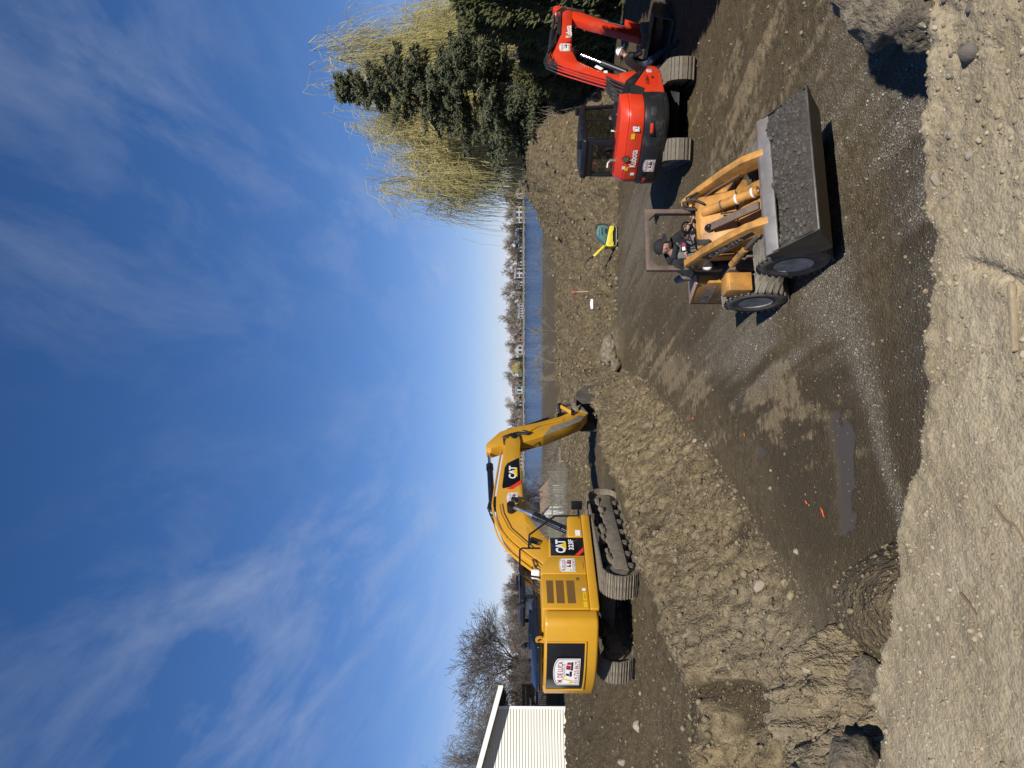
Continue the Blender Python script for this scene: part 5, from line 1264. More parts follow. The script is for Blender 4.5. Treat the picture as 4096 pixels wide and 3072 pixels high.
MB().bar((0.02, CY0 + 0.02, 1.48), (0.02, CY0 + 0.02, 2.26), 0.02, 0.02).build('window_bar', BLK, kub)
MB().prism([(CX0 + 0.12, 1.2), (CX1 + 0.06, 1.2), (CX1 - 0.04, 2.28), (CX0 + 0.12, 2.28)], CY1 - 0.036, CY1 - 0.03).build('side_window', GLASS, kub, smooth=0)
MB().prism([(CX1 + 0.06, 1.2), (CX1 + 0.066, 1.2), (CX1 - 0.044, 2.28), (CX1 - 0.05, 2.28)], CY0 + 0.08, CY1 - 0.08).build('windscreen', GLASS, kub, smooth=0)
MB().prism([(-0.35, 0.9), (0.12, 0.9), (0.12, 1.32), (-0.22, 1.38), (-0.34, 1.98), (-0.46, 1.98)], 0.3, 0.78).build('seat', SEAT, kub, 0.06)
MB().tube([(CX0 + 0.0, 0.28, 2.10), (CX0 - 0.02, 0.48, 1.96), (CX0 - 0.015, 0.60, 1.92)], 0.012, 6).build('wiper', BLK, kub)
sticker(kub, side_fr(-0.42, CY0 + 0.022, 1.66), 0.06, 0.10, WHT, 'window_sticker')
for x, y in ((CX1 - 0.1, CY0 + 0.1), (CX0 + 0.1, 0.2)): MB().span((x - 0.05, y - 0.09, 2.40), (x + 0.05, y + 0.09, 2.49)).build('roof_lamp', BLK, kub, 0.015)
MB().tube([(CX1 - 0.05, CY0, 2.25), (CX1 + 0.12, CY0 - 0.10, 2.20), (CX1 + 0.14, CY0 - 0.12, 2.05)], 0.012, 6).build('mirror_arm', BLK, kub)
mk = MB().lathe([(0.02, -0.02), (0.12, -0.02), (0.13, 0.0), (0.12, 0.02), (0.02, 0.03)], c=(CX1 + 0.14, CY0 - 0.13, 1.98), axis='X', n=20).build('mirror', BLK, kub)
MB().lathe([(0.01, -0.026), (0.11, -0.026), (0.11, -0.022), (0.01, -0.022)], c=(CX1 + 0.14, CY0 - 0.13, 1.98), axis='X', n=20).build('mirror_glass', CHR, mk)
# boom on its swing post
BX, BY, BA = 1.15, -0.10, R(30) - KA
def bm_build(mb, name, mat, parent, bevel=0.0):
    return mb.build(name, mat, parent, bevel)
BM = Matrix.Translation((BX, BY, 0)) @ Matrix.Rotation(BA, 4, 'Z')
def KB(): 
    q = MB(); q.m = BM.copy(); return q
KB().prism([(-0.25, 0.62), (0.28, 0.62), (0.34, 0.95), (0.25, 1.42), (-0.02, 1.42), (-0.22, 1.0)], -0.26, 0.26).build('swing_post', KRED, kub, 0.03)
bo = [(0.14, 1.16), (0.34, 1.14), (0.38, 1.50), (0.58, 1.98), (0.90, 2.40), (1.26, 2.50), (1.68, 2.51), (2.70, 2.46), (2.98, 2.46), (3.04, 2.60), (2.92, 2.72), (2.73, 2.74), (1.95, 2.78), (1.42, 2.93), (1.22, 3.0), (1.02, 2.96), (0.80, 2.80), (0.50, 2.30), (0.22, 1.70), (0.10, 1.40)]
kboom = KB().prism(bo, -0.12, 0.12).build('boom', KRED, kub, 0.02)
BF = lambda x, y, z, tx=(1, 0, 0): BM @ xyz_frame((x, y, z), tx, (0, 0, 1))
text('Kubota', 0.50, 0.16, WHT, kboom, BF(2.05, -0.124, 2.575), bold=0.02)
contractor_sign(kboom, BF(1.42, -0.122, 2.70), 0.30, 0.28)
sticker(kboom, BF(0.62, -0.1225, 1.88, (0.6, 0, 0.75)), 0.20, 0.10, WHT, 'label_sticker'); sticker(kboom, BF(0.46, -0.1225, 1.72), 0.09, 0.09, WHT, 'label_sticker')
lb = KB().box((1.20, -0.20, 2.42), (0.10, 0.10, 0.14)).build('work_light', BLK, kboom, 0.02)
c = KB().cyl((0.34, -0.20, 1.22), (0.72, -0.20, 1.82), 0.065).build('boom_cylinder', KBLK, kub); KB().cyl((0.72, -0.20, 1.82), (1.02, -0.20, 2.30), 0.036, n=12).build('cylinder_rod', CHR, c)
KB().bar((0.40, -0.14, 1.20), (1.08, -0.14, 2.22), 0.03, 0.05, up=(0, 1, 0)).build('cylinder_guard', KRED, kub)
c = KB().cyl((1.15, 0, 3.08), (2.25, 0, 2.98), 0.066).build('arm_cylinder', KBLK, kub); KB().cyl((2.25, 0, 2.98), (2.98, 0, 2.88), 0.036, n=12).build('cylinder_rod', CHR, c)
KB().prism([(1.0, 2.98), (1.28, 3.02), (1.2, 3.16), (1.08, 3.16)], -0.10, 0.10).build('cylinder_bracket', KRED, kub, 0.01)
for k in range(5):
    y = -0.19 + 0.06 * k; o_ = 0.05 + 0.035 * (k % 3)
    t_ = KB().tube([(0.16 - o_, y, 1.72), (0.42 - o_, y, 2.28), (0.62 - o_, y, 2.68), (0.74 - o_, y, 2.9)], 0.016, 6).build('boom_pipe', KRED, kboom)
    KB().tube([(0.74 - o_, y, 2.9), (0.84, y, 3.08 + 0.02 * k), (1.1, y, 3.14 + 0.02 * k), (1.5, y, 3.0), (1.9, y, 2.88)], 0.018, 6).build('boom_hose', RUB, kub)
for k in range(6):
    y = -0.24 + 0.07 * k
    KB().tube([(0.14, y, 1.74), (-0.02 - 0.05 * k, y, 1.56), (-0.25 - 0.04 * k, y - 0.05, 1.34 - 0.015 * k), (-0.42, y - 0.08, 1.22 - 0.015 * k), (-0.62, y - 0.05, 1.20)], 0.026, 8).build('foot_hose', RUB, kub)
for k in range(3):
    KB().tube([(1.9, -0.14, 2.86 - 0.03 * k), (2.5, -0.15, 2.83 - 0.03 * k), (2.85, -0.16, 2.86 - 0.05 * k), (3.0, -0.17, 2.70 - 0.05 * k), (2.93, -0.14, 2.35 - 0.06 * k), (2.92, -0.08, 2.15)], 0.018, 6).build('arm_hose', RUB, kub)
# arm
ar = [(3.14, 2.96), (3.22, 2.84), (3.05, 2.45), (2.68, 1.85), (2.34, 1.30), (2.08, 0.66), (1.88, 0.62), (1.84, 0.78), (2.12, 1.42), (2.42, 2.10), (2.66, 2.50), (2.88, 2.72), (3.0, 2.90)]
arm = KB().prism(ar, -0.105, 0.105).build('arm', KRED, kub, 0.02)
c = KB().cyl((2.98, 0, 2.30), (2.62, 0, 1.50), 0.055).build('bucket_cylinder', KBLK, kub); KB().cyl((2.62, 0, 1.50), (2.44, 0, 1.08), 0.032, n=12).build('cylinder_rod', CHR, c)
KB().prism([(2.36, 1.06), (2.52, 1.10), (2.28, 0.66), (2.16, 0.70)], -0.16, 0.16).build('bucket_link', KRED, kub, 0.015)
KB().prism([(1.78, 0.70), (2.30, 0.74), (2.32, 0.48), (1.86, 0.44)], -0.22, 0.22).build('quick_coupler', MUDSTEEL, kub, 0.02)
# wide ditching bucket opening towards the machine
kb = [(1.72, 0.52), (1.95, 0.56), (2.25, 0.48), (2.42, 0.30), (2.36, 0.10), (2.12, 0.03), (1.52, 0.06)]
q = KB()
for y0, y1 in ((-0.78, -0.755), (0.755, 0.78)): q.prism(kb, y0, y1)
for i in range(len(kb) - 1):
    a, b = kb[i], kb[i + 1]; q.bar((a[0], 0, a[1]), (b[0], 0, b[1]), 1.51, 0.022, up=(0, 0, 1) if abs(a[0] - b[0]) > abs(a[1] - b[1]) else (1, 0, 0))
kbk = q.build('bucket', pmat('worn_grey_steel', (0.13, 0.125, 0.12), 0.5, metal=0.5, var=0.25, dirt=DUST, dirt_amt=0.35), kub)
KB().bar((1.50, -0.78, 0.06), (1.50, 0.78, 0.06), 0.09, 0.025).build('cutting_edge', STEEL, kbk)
KB().span((1.68, -0.78, 0.52), (1.80, 0.78, 0.58)).build('lip_bar', STEEL, kbk)

# ------------------------------------------------------------------ people
SKIN = pmat('skin', (0.42, 0.23, 0.165), 0.55, var=0.12, vscale=9)
def figure(root, joints, bones, mats, head, hands, capm=None):
    """one continuous body: skinned skeleton, shaped head and five-fingered hands"""
    me = bpy.data.meshes.new('body'); names = list(joints)
    me.from_pydata([joints[n][0] for n in names], [(names.index(a), names.index(b)) for a, b in bones], [])
    ob = bpy.data.objects.new('tmp_body', me); COL.objects.link(ob)
    ob.modifiers.new('skin', 'SKIN').use_smooth_shade = True
    for i, n in enumerate(names):
        sv_ = me.skin_vertices[0].data[i]; r = joints[n][1]; sv_.radius = r if hasattr(r, '__len__') else (r, r); sv_.use_root = (i == 0)
    sb_ = ob.modifiers.new('sub', 'SUBSURF'); sb_.levels = 2; sb_.render_levels = 2
    dg = bpy.context.evaluated_depsgraph_get()
    bmesh_me = bpy.data.meshes.new_from_object(ob.evaluated_get(dg))
    bpy.data.objects.remove(ob, do_unlink=True)
    bm = bmesh.new(); bm.from_mesh(bmesh_me)
    pts = [(Vector(joints[n][0]), joints[n][2]) for n in names]
    for f in bm.faces:
        c = f.calc_center_median(); f.material_index = min(pts, key=lambda q: (q[0] - c).length)[1]; f.smooth = True
    def addmb(mb, mi):
        vs = [bm.verts.new(v) for v in mb.v]
        for q in mb.f:
            try: f = bm.faces.new([vs[i] for i in q]); f.material_index = mi; f.smooth = True
            except ValueError: pass
    # head: egg-shaped skull with jaw, nose, brow, lips, ears
    c, fwd, up_, s = Vector(head['c']), Vector(head['f']).normalized(), Vector(head['u']), head.get('s', 1.0)
    up_ = (up_ - fwd * up_.dot(fwd)).normalized(); side = up_.cross(fwd)
    hm = MB(); n, k = 18, 14; vs = []
    for i in range(k + 1):
        ph = math.pi * i / k; z = -math.cos(ph)
        for j in range(n):
            a = 2 * math.pi * j / n; x, y = math.sin(ph) * math.cos(a), math.sin(ph) * math.sin(a)
            fx = 0.098 * x; sy = 0.077 * y; uz = 0.122 * z
            if z < 0: sy *= 1 + 0.28 * z; fx *= 1 + 0.10 * z if x > 0 else 1 + 0.45 * z
            if x > 0.93 and -0.35 < z < 0.25: fx += 0.020 * (1 - abs(z + 0.12) / 0.4)
            if x > 0.55 and -0.62 < z < -0.38: fx += 0.006
            if x > 0.5 and 0.22 < z < 0.4: fx += 0.006
            if x > 0.6 and 0.0 < z < 0.2 and abs(y) > 0.2: fx -= 0.008
            vs.append(c + fwd * fx * s + side * sy * s + up_ * uz * s)
    hm.add(vs, [(i * n + j, i * n + (j + 1) % n, (i + 1) * n + (j + 1) % n, (i + 1) * n + j) for i in range(k) for j in range(n)])
    hm.ball(c + fwd * 0.108 * s - up_ * 0.012 * s, 0.017 * s, n=7, k=5)
    for e in (-1, 1):
        hm.ball(c + side * e * 0.076 * s - fwd * 0.008 * s - up_ * 0.005 * s, 0.026 * s, (0.6, 0.6, 1.1), n=7, k=5)
    addmb(hm, head['m'])
    em_ = MB()
    for e in (-1, 1): em_.ball(c + side * e * 0.033 * s + fwd * 0.083 * s + up_ * 0.014 * s, 0.012 * s, n=6, k=4)
    addmb(em_, 4)
    bd_ = MB()
    if head.get('beard'):
        for a in np.linspace(-1.2, 1.2, 9): bd_.ball(c + fwd * 0.074 * math.cos(a) * s + side * 0.056 * math.sin(a) * s - up_ * 0.075 * s, 0.03 * s, n=6, k=4)
        addmb(bd_, 3)
    for hd in hands:
        w = Vector(hd['w']); d = Vector(hd['d']).normalized(); pn_ = Vector(hd['n']); pn_ = (pn_ - d * pn_.dot(d)).normalized(); sd = d.cross(pn_) * hd.get('side', 1)
        h = MB(); rot = Matrix((d, sd, pn_)).transposed()
        h.box(w + d * 0.045, (0.09, 0.082, 0.03), rot)
        for q in range(4):
            L = (0.070, 0.078, 0.073, 0.058)[q]; b0 = w + d * 0.085 + sd * (0.030 - 0.020 * q)
            p1 = b0 + d * L * 0.42 + pn_ * 0.012; p2 = p1 + (d * 0.25 + pn_ * 0.75).normalized() * L * 0.36; p3 = p2 + (pn_ * 0.8 - d * 0.5).normalized() * L * 0.3
            h.tube([b0, p1, p2, p3], [0.0095, 0.009, 0.0085, 0.007], 6)
        t0 = w + d * 0.03 + sd * 0.036; t1 = t0 + (sd * 0.6 + d * 0.6 + pn_ * 0.3).normalized() * 0.04; t2 = t1 + (d * 0.7 + pn_ * 0.6).normalized() * 0.03
        h.tube([t0, t1, t2], [0.012, 0.011, 0.008], 6)
        addmb(h, 2)
    out = bpy.data.meshes.new('body'); bmesh.ops.recalc_face_normals(bm, faces=bm.faces); bm.to_mesh(out); bm.free()
    for m_ in mats: out.materials.append(m_)
    b = link('body', out, root)
    return b, c, fwd, up_, side, s
def cap(root, c, fwd, up_, side, s, crown, brim, logo=None):
    q = MB(); n, vs, fs = 16, [], []
    for i in range(6):
        a = (math.pi / 2) * i / 5
        for j in range(n):
            t = 2 * math.pi * j / n
            r = math.cos(a) if i < 5 else 0.02
            vs.append(c + fwd * (0.110 * r * math.cos(t)) * s + side * (0.092 * r * math.sin(t)) * s + up_ * (0.035 + 0.105 * math.sin(a)) * s)
    fs = [(i * n + j, i * n + (j + 1) % n, (i + 1) * n + (j + 1) % n, (i + 1) * n + j) for i in range(5) for j in range(n)] + [tuple(range(5 * n, 6 * n))]
    q.add(vs, fs)
    ca = q.build('cap', crown, root)
    b = MB(); m_ = 9; top, bot = [], []
    for k in range(m_):
        t = R(-62 + 124 * k / (m_ - 1))
        for (rr_, dz) in ((0.100, 0.045), (0.185, 0.030 - 0.035 * abs(math.sin(t)))):
            p = c + fwd * (rr_ * math.cos(t)) * s + side * (min(rr_, 0.125) * math.sin(t) * 0.92) * s + up_ * dz * s
            top.append(p); bot.append(p - up_ * 0.007)
    b.add(top + bot, [(2 * k, 2 * k + 1, 2 * k + 3, 2 * k + 2) for k in range(m_ - 1)] + [(2 * m_ + 2 * k, 2 * m_ + 2 * k + 2, 2 * m_ + 2 * k + 3, 2 * m_ + 2 * k + 1) for k in range(m_ - 1)] + [(2 * k + 1, 2 * m_ + 2 * k + 1, 2 * m_ + 2 * k + 3, 2 * k + 3) for k in range(m_ - 1)])
    b.build('brim', brim, ca)
    if logo: 
        o_ = MB().box((0, 0, 0), (0.05, 0.035, 0.004)).build('badge', logo, ca); o_.matrix_local = xyz_frame(c + fwd * 0.106 * s + up_ * 0.085 * s, side, up_)
    return ca

# ------------------------------------------------------------------ old wheel loader
LOR = pmat('faded_orange_yellow', (0.50, 0.245, 0.055), 0.5, var=0.14, vscale=3, dirt=(0.095, 0.055, 0.030), dirt_amt=0.38, dscale=4, bump=0.1)
LRUST = pmat('rusty_brown_steel', (0.125, 0.085, 0.062), 0.7, var=0.3, vscale=6, dirt=(0.20, 0.15, 0.11), dirt_amt=0.3, dscale=5, bump=0.25)
TYRE = pmat('dusty_tyre_rubber', (0.058, 0.052, 0.045), 0.85, var=0.2, vscale=5, dirt=(0.20, 0.175, 0.135), dirt_amt=0.65, dscale=4, bump=0.4, bscale=30)
RIM = pmat('grey_rim', (0.62, 0.60, 0.54), 0.6, var=0.15, dirt=(0.17, 0.14, 0.10), dirt_amt=0.5, dscale=5)
BSTEEL = pmat('worn_bucket_steel', (0.36, 0.335, 0.31), 0.42, metal=0.55, var=0.2, vscale=5, dirt=(0.30, 0.19, 0.10), dirt_amt=0.3, dscale=3, bump=0.25)
BDARK = pmat('dark_bucket_steel', (0.085, 0.078, 0.070), 0.5, metal=0.3, var=0.3, vscale=4, dirt=DUST, dirt_amt=0.3, bump=0.2)
LA = R(-78)
ld = empty('wheel_loader', (2.26, 9.17, 0.0), LA, 'old orange-yellow wheel loader with a full bucket facing the camera', 'loader')
# wheels
TYR_, TYW = 0.455, 0.34
def wheel(x, y, s):
    prof = [(0.22, -TYW * 0.42), (0.30, -TYW * 0.5), (0.38, -TYW * 0.49), (0.43, -TYW * 0.42), (0.452, -TYW * 0.3), (0.458, 0), (0.452, TYW * 0.3), (0.43, TYW * 0.42), (0.38, TYW * 0.49), (0.30, TYW * 0.5), (0.22, TYW * 0.42)]
    t = MB().lathe(prof, n=40).build('tyre', TYRE, ld); t.location = (x, y, TYR_)
    return t
lug = MB()
lug.bar((0, -0.16, 0), (0.07, -0.01, 0), 0.035, 0.018); lug.bar((0.035, 0.16, 0), (-0.035, 0.01, 0), 0.035, 0.018)
lugm = lug.mesh('tread_lug', smooth=0); lugm.materials.append(TYRE)
for x, y in ((0.0, -0.65), (0.0, 0.65), (-1.47, -0.65), (-1.47, 0.65)):
    t = wheel(x, y, 1 if y > 0 else -1)
    for k in range(30):
        a = 2 * math.pi * k / 30; inst('tread_lug', lugm, t, (0.452 * math.sin(a), 0, 0.452 * math.cos(a)), (0, a, 0))
    o_ = -1 if y < 0 else 1
    rm = MB().lathe([(0.225, o_ * TYW * 0.44), (0.235, o_ * TYW * 0.47), (0.21, o_ * TYW * 0.45), (0.19, o_ * TYW * 0.12), (0.10, o_ * TYW * 0.10), (0.085, o_ * TYW * 0.26), (0.02, o_ * TYW * 0.28)], n=32).build('rim', RIM, t)
    bo_ = MB()
    for k in range(6): bo_.cyl((0.14 * math.cos(k * 1.047), o_ * TYW * 0.09, 0.14 * math.sin(k * 1.047)), (0.14 * math.cos(k * 1.047), o_ * TYW * 0.17, 0.14 * math.sin(k * 1.047)), 0.015, n=6)
    bo_.build('wheel_bolts', LRUST, t)
MB().cyl((0, -0.5, TYR_), (0, 0.5, TYR_), 0.11).cyl((-1.47, -0.5, TYR_), (-1.47, 0.5, TYR_), 0.11).build('axles', LRUST, ld)
# frames
MB().prism([(-0.75, 0.40), (0.25, 0.35), (0.30, 0.60), (-0.20, 0.95), (-0.62, 1.05), (-0.80, 0.8)], -0.30, 0.30).build('front_frame', LOR, ld, 0.015)
MB().prism([(-2.30, 0.42), (-0.85, 0.42), (-0.85, 0.74), (-2.30, 0.66)], -0.36, 0.36).build('rear_frame', LRUST, ld, 0.015)
MB().cyl((-0.82, 0, 0.3), (-0.82, 0, 0.85), 0.09).build('articulation_pin', LRUST, ld)
# hood, slopes down to the rear
hd_ = MB().prism([(-2.36, 0.56), (-1.42, 0.60), (-1.42, 1.27), (-2.36, 1.15)], -0.52, 0.50).build('engine_hood', LOR, ld, 0.012)
MB().prism([(-2.40, 1.153), (-1.40, 1.282), (-1.40, 1.305), (-2.40, 1.178)], -0.545, 0.525).build('hood_lid', pmat('sun_bleached_tan', (0.36, 0.22, 0.14), 0.6, var=0.15, dirt=DUST, dirt_amt=0.3), ld, 0.006)
MB().prism([(-2.41, 0.40), (-2.365, 0.40), (-2.365, 1.14), (-2.41, 1.14)], -0.52, 0.50).build('radiator_guard', LRUST, ld, 0.006)
GRYL = pmat('grey_lettering', (0.62, 0.59, 0.53), 0.6, var=0.1)
sf = lambda x, z, y=-0.5235: xyz_frame((x, y, z), (1, 0, 0.10), (0, 0, 1))
text('MICHAUD', 0.74, 0.165, GRYL, hd_, sf(-1.90, 1.02), bold=0.02)
text('514 386 4127', 0.62, 0.095, GRYL, hd_, sf(-1.86, 0.80), bold=0.01)
MB().prism([(-2.36, 0.885), (-1.42, 0.965), (-1.42, 0.972), (-2.36, 0.892)], -0.5225, -0.521).build('seam', LRUST, hd_)
MB().tube([(-1.72, -0.33, 1.26), (-1.72, -0.33, 1.36), (-1.74, -0.34, 1.46), (-1.80, -0.35, 1.50)], [0.05, 0.055, 0.06, 0.05], 12).build('exhaust_pipe', STEEL, ld)
# fender box / step in front of the rear wheel
MB().prism([(-1.24, 0.66), (-0.94, 0.66), (-0.94, 0.97), (-0.98, 1.0), (-1.24, 1.0)], -0.80, -0.54).build('step_box', LOR, ld, 0.012)
MB().prism([(-1.24, 0.64), (-0.92, 0.64), (-0.92, 1.0), (-1.0, 1.04), (-1.24, 1.04)], 0.53, 0.83).build('step_box', LOR, ld, 0.012)
MB().span((-1.42, -0.5, 0.62), (-0.95, 0.5, 0.95)).build('operator_floor', LRUST, ld, 0.01)
MB().prism([(-1.40, 0.95), (-1.0, 0.95), (-1.0, 1.10), (-1.25, 1.12), (-1.36, 1.52), (-1.44, 1.52)], -0.42, 0.02).build('seat', SEAT, ld, 0.03)
# roll-over frame
RX = -1.08
MB().prism([(0, 0)] * 3, 0, 0) if False else None
def rops_poly():
    o = [(-0.47, 1.02), (-0.47, 2.075), (0.44, 2.075), (0.44, 1.02), (0.375, 1.02), (0.375, 1.92), (0.28, 2.015), (-0.31, 2.015), (-0.405, 1.92), (-0.405, 1.02)]
    return o
q = MB(); q.m = Matrix.Translation((RX, 0, 0)) @ Matrix.Rotation(R(90), 4, 'Z'); q.prism(rops_poly(), -0.045, 0.045); q.build('roll_over_frame', LRUST, ld, 0.006)
lp = MB().lathe([(0.02, -0.08), (0.045, -0.07), (0.075, 0.0), (0.078, 0.03), (0.02, 0.03)], c=(-0.95, -0.45, 1.27), axis='X', n=20).build('work_lamp', STEEL, ld)
MB().lathe([(0.005, 0.031), (0.068, 0.031), (0.06, 0.042), (0.005, 0.048)], c=(-0.95, -0.45, 1.27), axis='X', n=20).build('lens', pmat('lamp_lens', (0.7, 0.7, 0.68), 0.15, var=0.1), lp)
# dash tower between the arms
MB().prism([(-0.78, 0.9), (-0.50, 0.9), (-0.28, 1.02), (-0.52, 1.44), (-0.62, 1.47), (-0.72, 1.40)], -0.34, 0.36).build('dash_tower', LOR, ld, 0.015)
MB().prism([(-0.30, 0.62), (0.20, 0.60), (0.10, 0.78), (-0.28, 1.0)], -0.33, 0.33).build('front_plate', LOR, ld, 0.012)
MB().tube([(-0.66, -0.04, 1.40), (-0.78, -0.04, 1.50)], 0.03, 8).build('steering_column', BLK, ld)
sw = MB(); wr = 0.165; wc = Vector((-0.80, -0.04, 1.525)); wn = Vector((-0.75, 0, 0.66)); wu = Vector((0, 1, 0)); wv = wn.cross(wu)
sw.tube([wc + wu * wr * math.cos(a) + wv * wr * math.sin(a) for a in np.linspace(0, 2 * math.pi, 25)], 0.013, 6)
for a in (0.5, 2.6, 4.7): sw.tube([wc, wc + wu * wr * math.cos(a) + wv * wr * math.sin(a)], 0.009, 5)
sw.build('steering_wheel', BLK, ld)
for k, (y, dx) in enumerate(((-0.22, 0.0), (-0.27, 0.02), (-0.33, 0.04))):
    l_ = MB().tube([(-0.70 + dx, y, 1.35), (-0.80 + dx, y - 0.01, 1.56)], 0.008, 5).build('control_lever', BLK, ld); MB().ball((-0.80 + dx, y - 0.01, 1.57), 0.018).build('knob', BLK, l_)
for k in range(4): MB().tube([(-0.66, -0.16 - 0.02 * k, 1.46 - 0.01 * k), (-0.55, -0.24 - 0.02 * k, 1.48), (-0.40, -0.30 - 0.02 * k, 1.36)], 0.012, 6).build('dash_hose', RUB, ld)
# lift arms
arm_o = [(-0.98, 1.36), (-0.97, 1.52), (-0.86, 1.60), (-0.45, 1.47), (0.05, 1.26), (0.32, 1.12), (0.52, 0.92), (0.55, 0.56), (0.42, 0.46), (0.30, 0.55), (0.26, 0.80), (0.05, 0.96), (-0.45, 1.22), (-0.84, 1.32)]
for y in (-0.44, 0.44):
    a_ = MB().prism(arm_o, y - 0.045, y + 0.045).build('lift_arm', LOR, ld, 0.01)
    MB().cyl((-0.90, y - 0.07, 1.46), (-0.90, y + 0.07, 1.46), 0.06, n=14).build('pivot_pin', BLK, a_)
    if y < 0:
        bnd = MB(); yy = y - 0.0475
        bnd.add([(-0.62, yy, 1.33), (0.20, yy, 0.97), (0.27, yy, 1.03), (-0.55, yy, 1.45)], [(0, 1, 2, 3)]); bd_ = bnd.build('name_band', pmat('dark_decal', (0.04, 0.032, 0.025), 0.6), a_, smooth=0)
        text('CASE-W4', 0.62, 0.085, GRYL, a_, xyz_frame((-0.22, y - 0.049, 1.215), (1, 0, -0.44), (0, 0, 1)), bold=0.02)
    MB().prism([(-0.86, 0.95), (-0.70, 0.95), (-0.80, 1.50), (-0.95, 1.50)], y * 0.86 - 0.02, y * 0.86 + 0.02).build('arm_tower', LOR, ld, 0.008)
    c = MB().cyl((-0.76, y * 1.14, 0.98), (-0.22, y * 1.14, 0.96), 0.045).build('lift_cylinder', LOR, ld); MB().cyl((-0.22, y * 1.14, 0.96), (0.20, y * 1.14, 0.93), 0.025, n=10).build('cylinder_rod', STEEL, c)
    for xx in (-0.6, -0.35): MB().cyl((xx, y * 1.14, 0.974), (xx + 0.02, y * 1.14, 0.974), 0.052).build('clamp', STEEL, c)
    MB().tube([(-0.9, y * 1.05, 1.52), (-1.0, y * 1.0, 1.42), (-0.92, y * 0.9, 1.28), (-0.8, y * 0.85, 1.2)], 0.014, 6).build('arm_hose', RUB, ld)
    MB().tube([(-0.75, y * 0.80, 1.46), (-0.3, y * 0.80, 1.30), (0.1, y * 0.80, 1.08)], 0.012, 6).build('arm_pipe', LRUST, ld)
c = MB().cyl((-0.50, 0.13, 1.40), (0.12, 0.13, 0.86), 0.062).build('dump_cylinder', LOR, ld)
for t in (0.35, 0.62, 0.9):
    p = Vector((-0.50, 0.13, 1.40)).lerp(Vector((0.12, 0.13, 0.86)), t); d = Vector((0.62, 0, -0.54)).normalized(); MB().cyl(p, p + d * 0.025, 0.068).build('clamp', WHT if t > 0.5 else STEEL, c)
MB().cyl((0.12, 0.13, 0.86), (0.34, 0.13, 0.68), 0.03, n=10).build('cylinder_rod', CHR, c)
MB().bar((-0.35, -0.14, 1.34), (0.28, -0.14, 0.92), 0.045, 0.10, up=(0, 1, 0)).build('dump_lever', LRUST, ld, 0.008)
MB().ball((-0.40, -0.13, 1.36), 0.07, (1.2, 0.7, 0.8)).build('lever_boss', BLK, ld)
MB().tube([(-0.56, 0.20, 1.46), (-0.66, 0.26, 1.60), (-0.62, 0.33, 1.63), (-0.5, 0.33, 1.52), (-0.42, 0.22, 1.40)], 0.016, 7).build('dash_hose', RUB, ld)
MB().tube([(-0.58, 0.22, 1.44), (-0.70, 0.30, 1.54), (-0.62, 0.40, 1.58), (-0.45, 0.40, 1.46)], 0.014, 7).build('dash_hose', RUB, ld)
MB().tube([(-0.3, 0.02, 1.22), (-0.15, -0.02, 1.05), (0.05, 0.04, 1.0)], 0.012, 6).build('dash_hose', RUB, ld)
# bucket rolled back
bs = [(0.40, 0.93), (0.46, 0.60), (0.56, 0.36), (0.70, 0.27), (1.20, 0.62)]
def bprofile(mb, pts, y0, y1, t):
    for a, b in zip(pts[:-1], pts[1:]):
        d = Vector((b[0] - a[0], 0, b[1] - a[1])).normalized(); n_ = Vector((-d.z, 0, d.x))
        mb.prism([(a[0], a[1]), (b[0], b[1]), (b[0] + n_.x * t, b[1] + n_.z * t), (a[0] + n_.x * t, a[1] + n_.z * t)], y0, y1)
q = MB(); bprofile(q, bs, -0.85, 0.85, 0.016)
for y0, y1 in ((-0.866, -0.851), (0.851, 0.866)): q.prism(bs + [(0.56, 0.90)], y0, y1)
bkt = q.build('bucket', BDARK, ld)
MB().prism([(0.37, 0.935), (0.47, 0.945), (0.62, 0.86), (0.60, 0.835), (0.47, 0.915), (0.38, 0.905)], -0.868, 0.868).build('spill_guard', BSTEEL, bkt, 0.004)
MB().prism([(1.10, 0.535), (1.22, 0.625), (1.212, 0.645), (1.09, 0.565)], -0.87, 0.87).build('cutting_edge', BDARK, bkt, 0.004)
for y in (-0.44, 0.44): MB().prism([(0.30, 0.45), (0.46, 0.40), (0.46, 0.82), (0.34, 0.80)], y - 0.09, y - 0.05).prism([(0.30, 0.45), (0.46, 0.40), (0.46, 0.82), (0.34, 0.80)], y + 0.05, y + 0.09).build('bucket_ear', LRUST, bkt, 0.006)
# the load
nx, ny = 60, 160
uu, vv = np.meshgrid(np.linspace(0.455, 1.155, nx), np.linspace(-0.848, 0.848, ny), indexing='ij')
tt = (uu - 0.455) / 0.70
zz_ = 0.80 - 0.185 * tt + 0.075 * np.sin(math.pi * tt) * (1 - 0.5 * (vv / 0.85) ** 2) + 0.085 * fbm(uu * 3, vv * 3, 4, 301) + 0.032 * np.clip(1 - worley(uu * 16, vv * 16, 303), 0, 1) + 0.012 * np.clip(1 - worley(uu * 38, vv * 38, 305), 0, 1)
zz_ = np.where(tt > 0.97, np.minimum(zz_, 0.61), zz_)
ii = np.arange(nx * ny).reshape(nx, ny)
LOADM = pmat('dark_gravelly_fill', (0.048, 0.041, 0.034), 0.92, var=0.45, vscale=22, dirt=(0.17, 0.15, 0.13), dirt_amt=0.14, dscale=26, bump=1.0, bscale=45)
lme = arr_mesh('bucket_load', np.stack([uu, vv, zz_], -1).reshape(-1, 3), np.stack([ii[:-1, :-1], ii[1:, :-1], ii[1:, 1:], ii[:-1, 1:]], -1).reshape(-1, 4), LOADM, smooth=True)
ldl = link('bucket_load', lme); ldl.location = (2.26, 9.17, 0.0); ldl.rotation_euler = (0, 0, LA)
rsb = np.random.RandomState(33); nb_ = 900
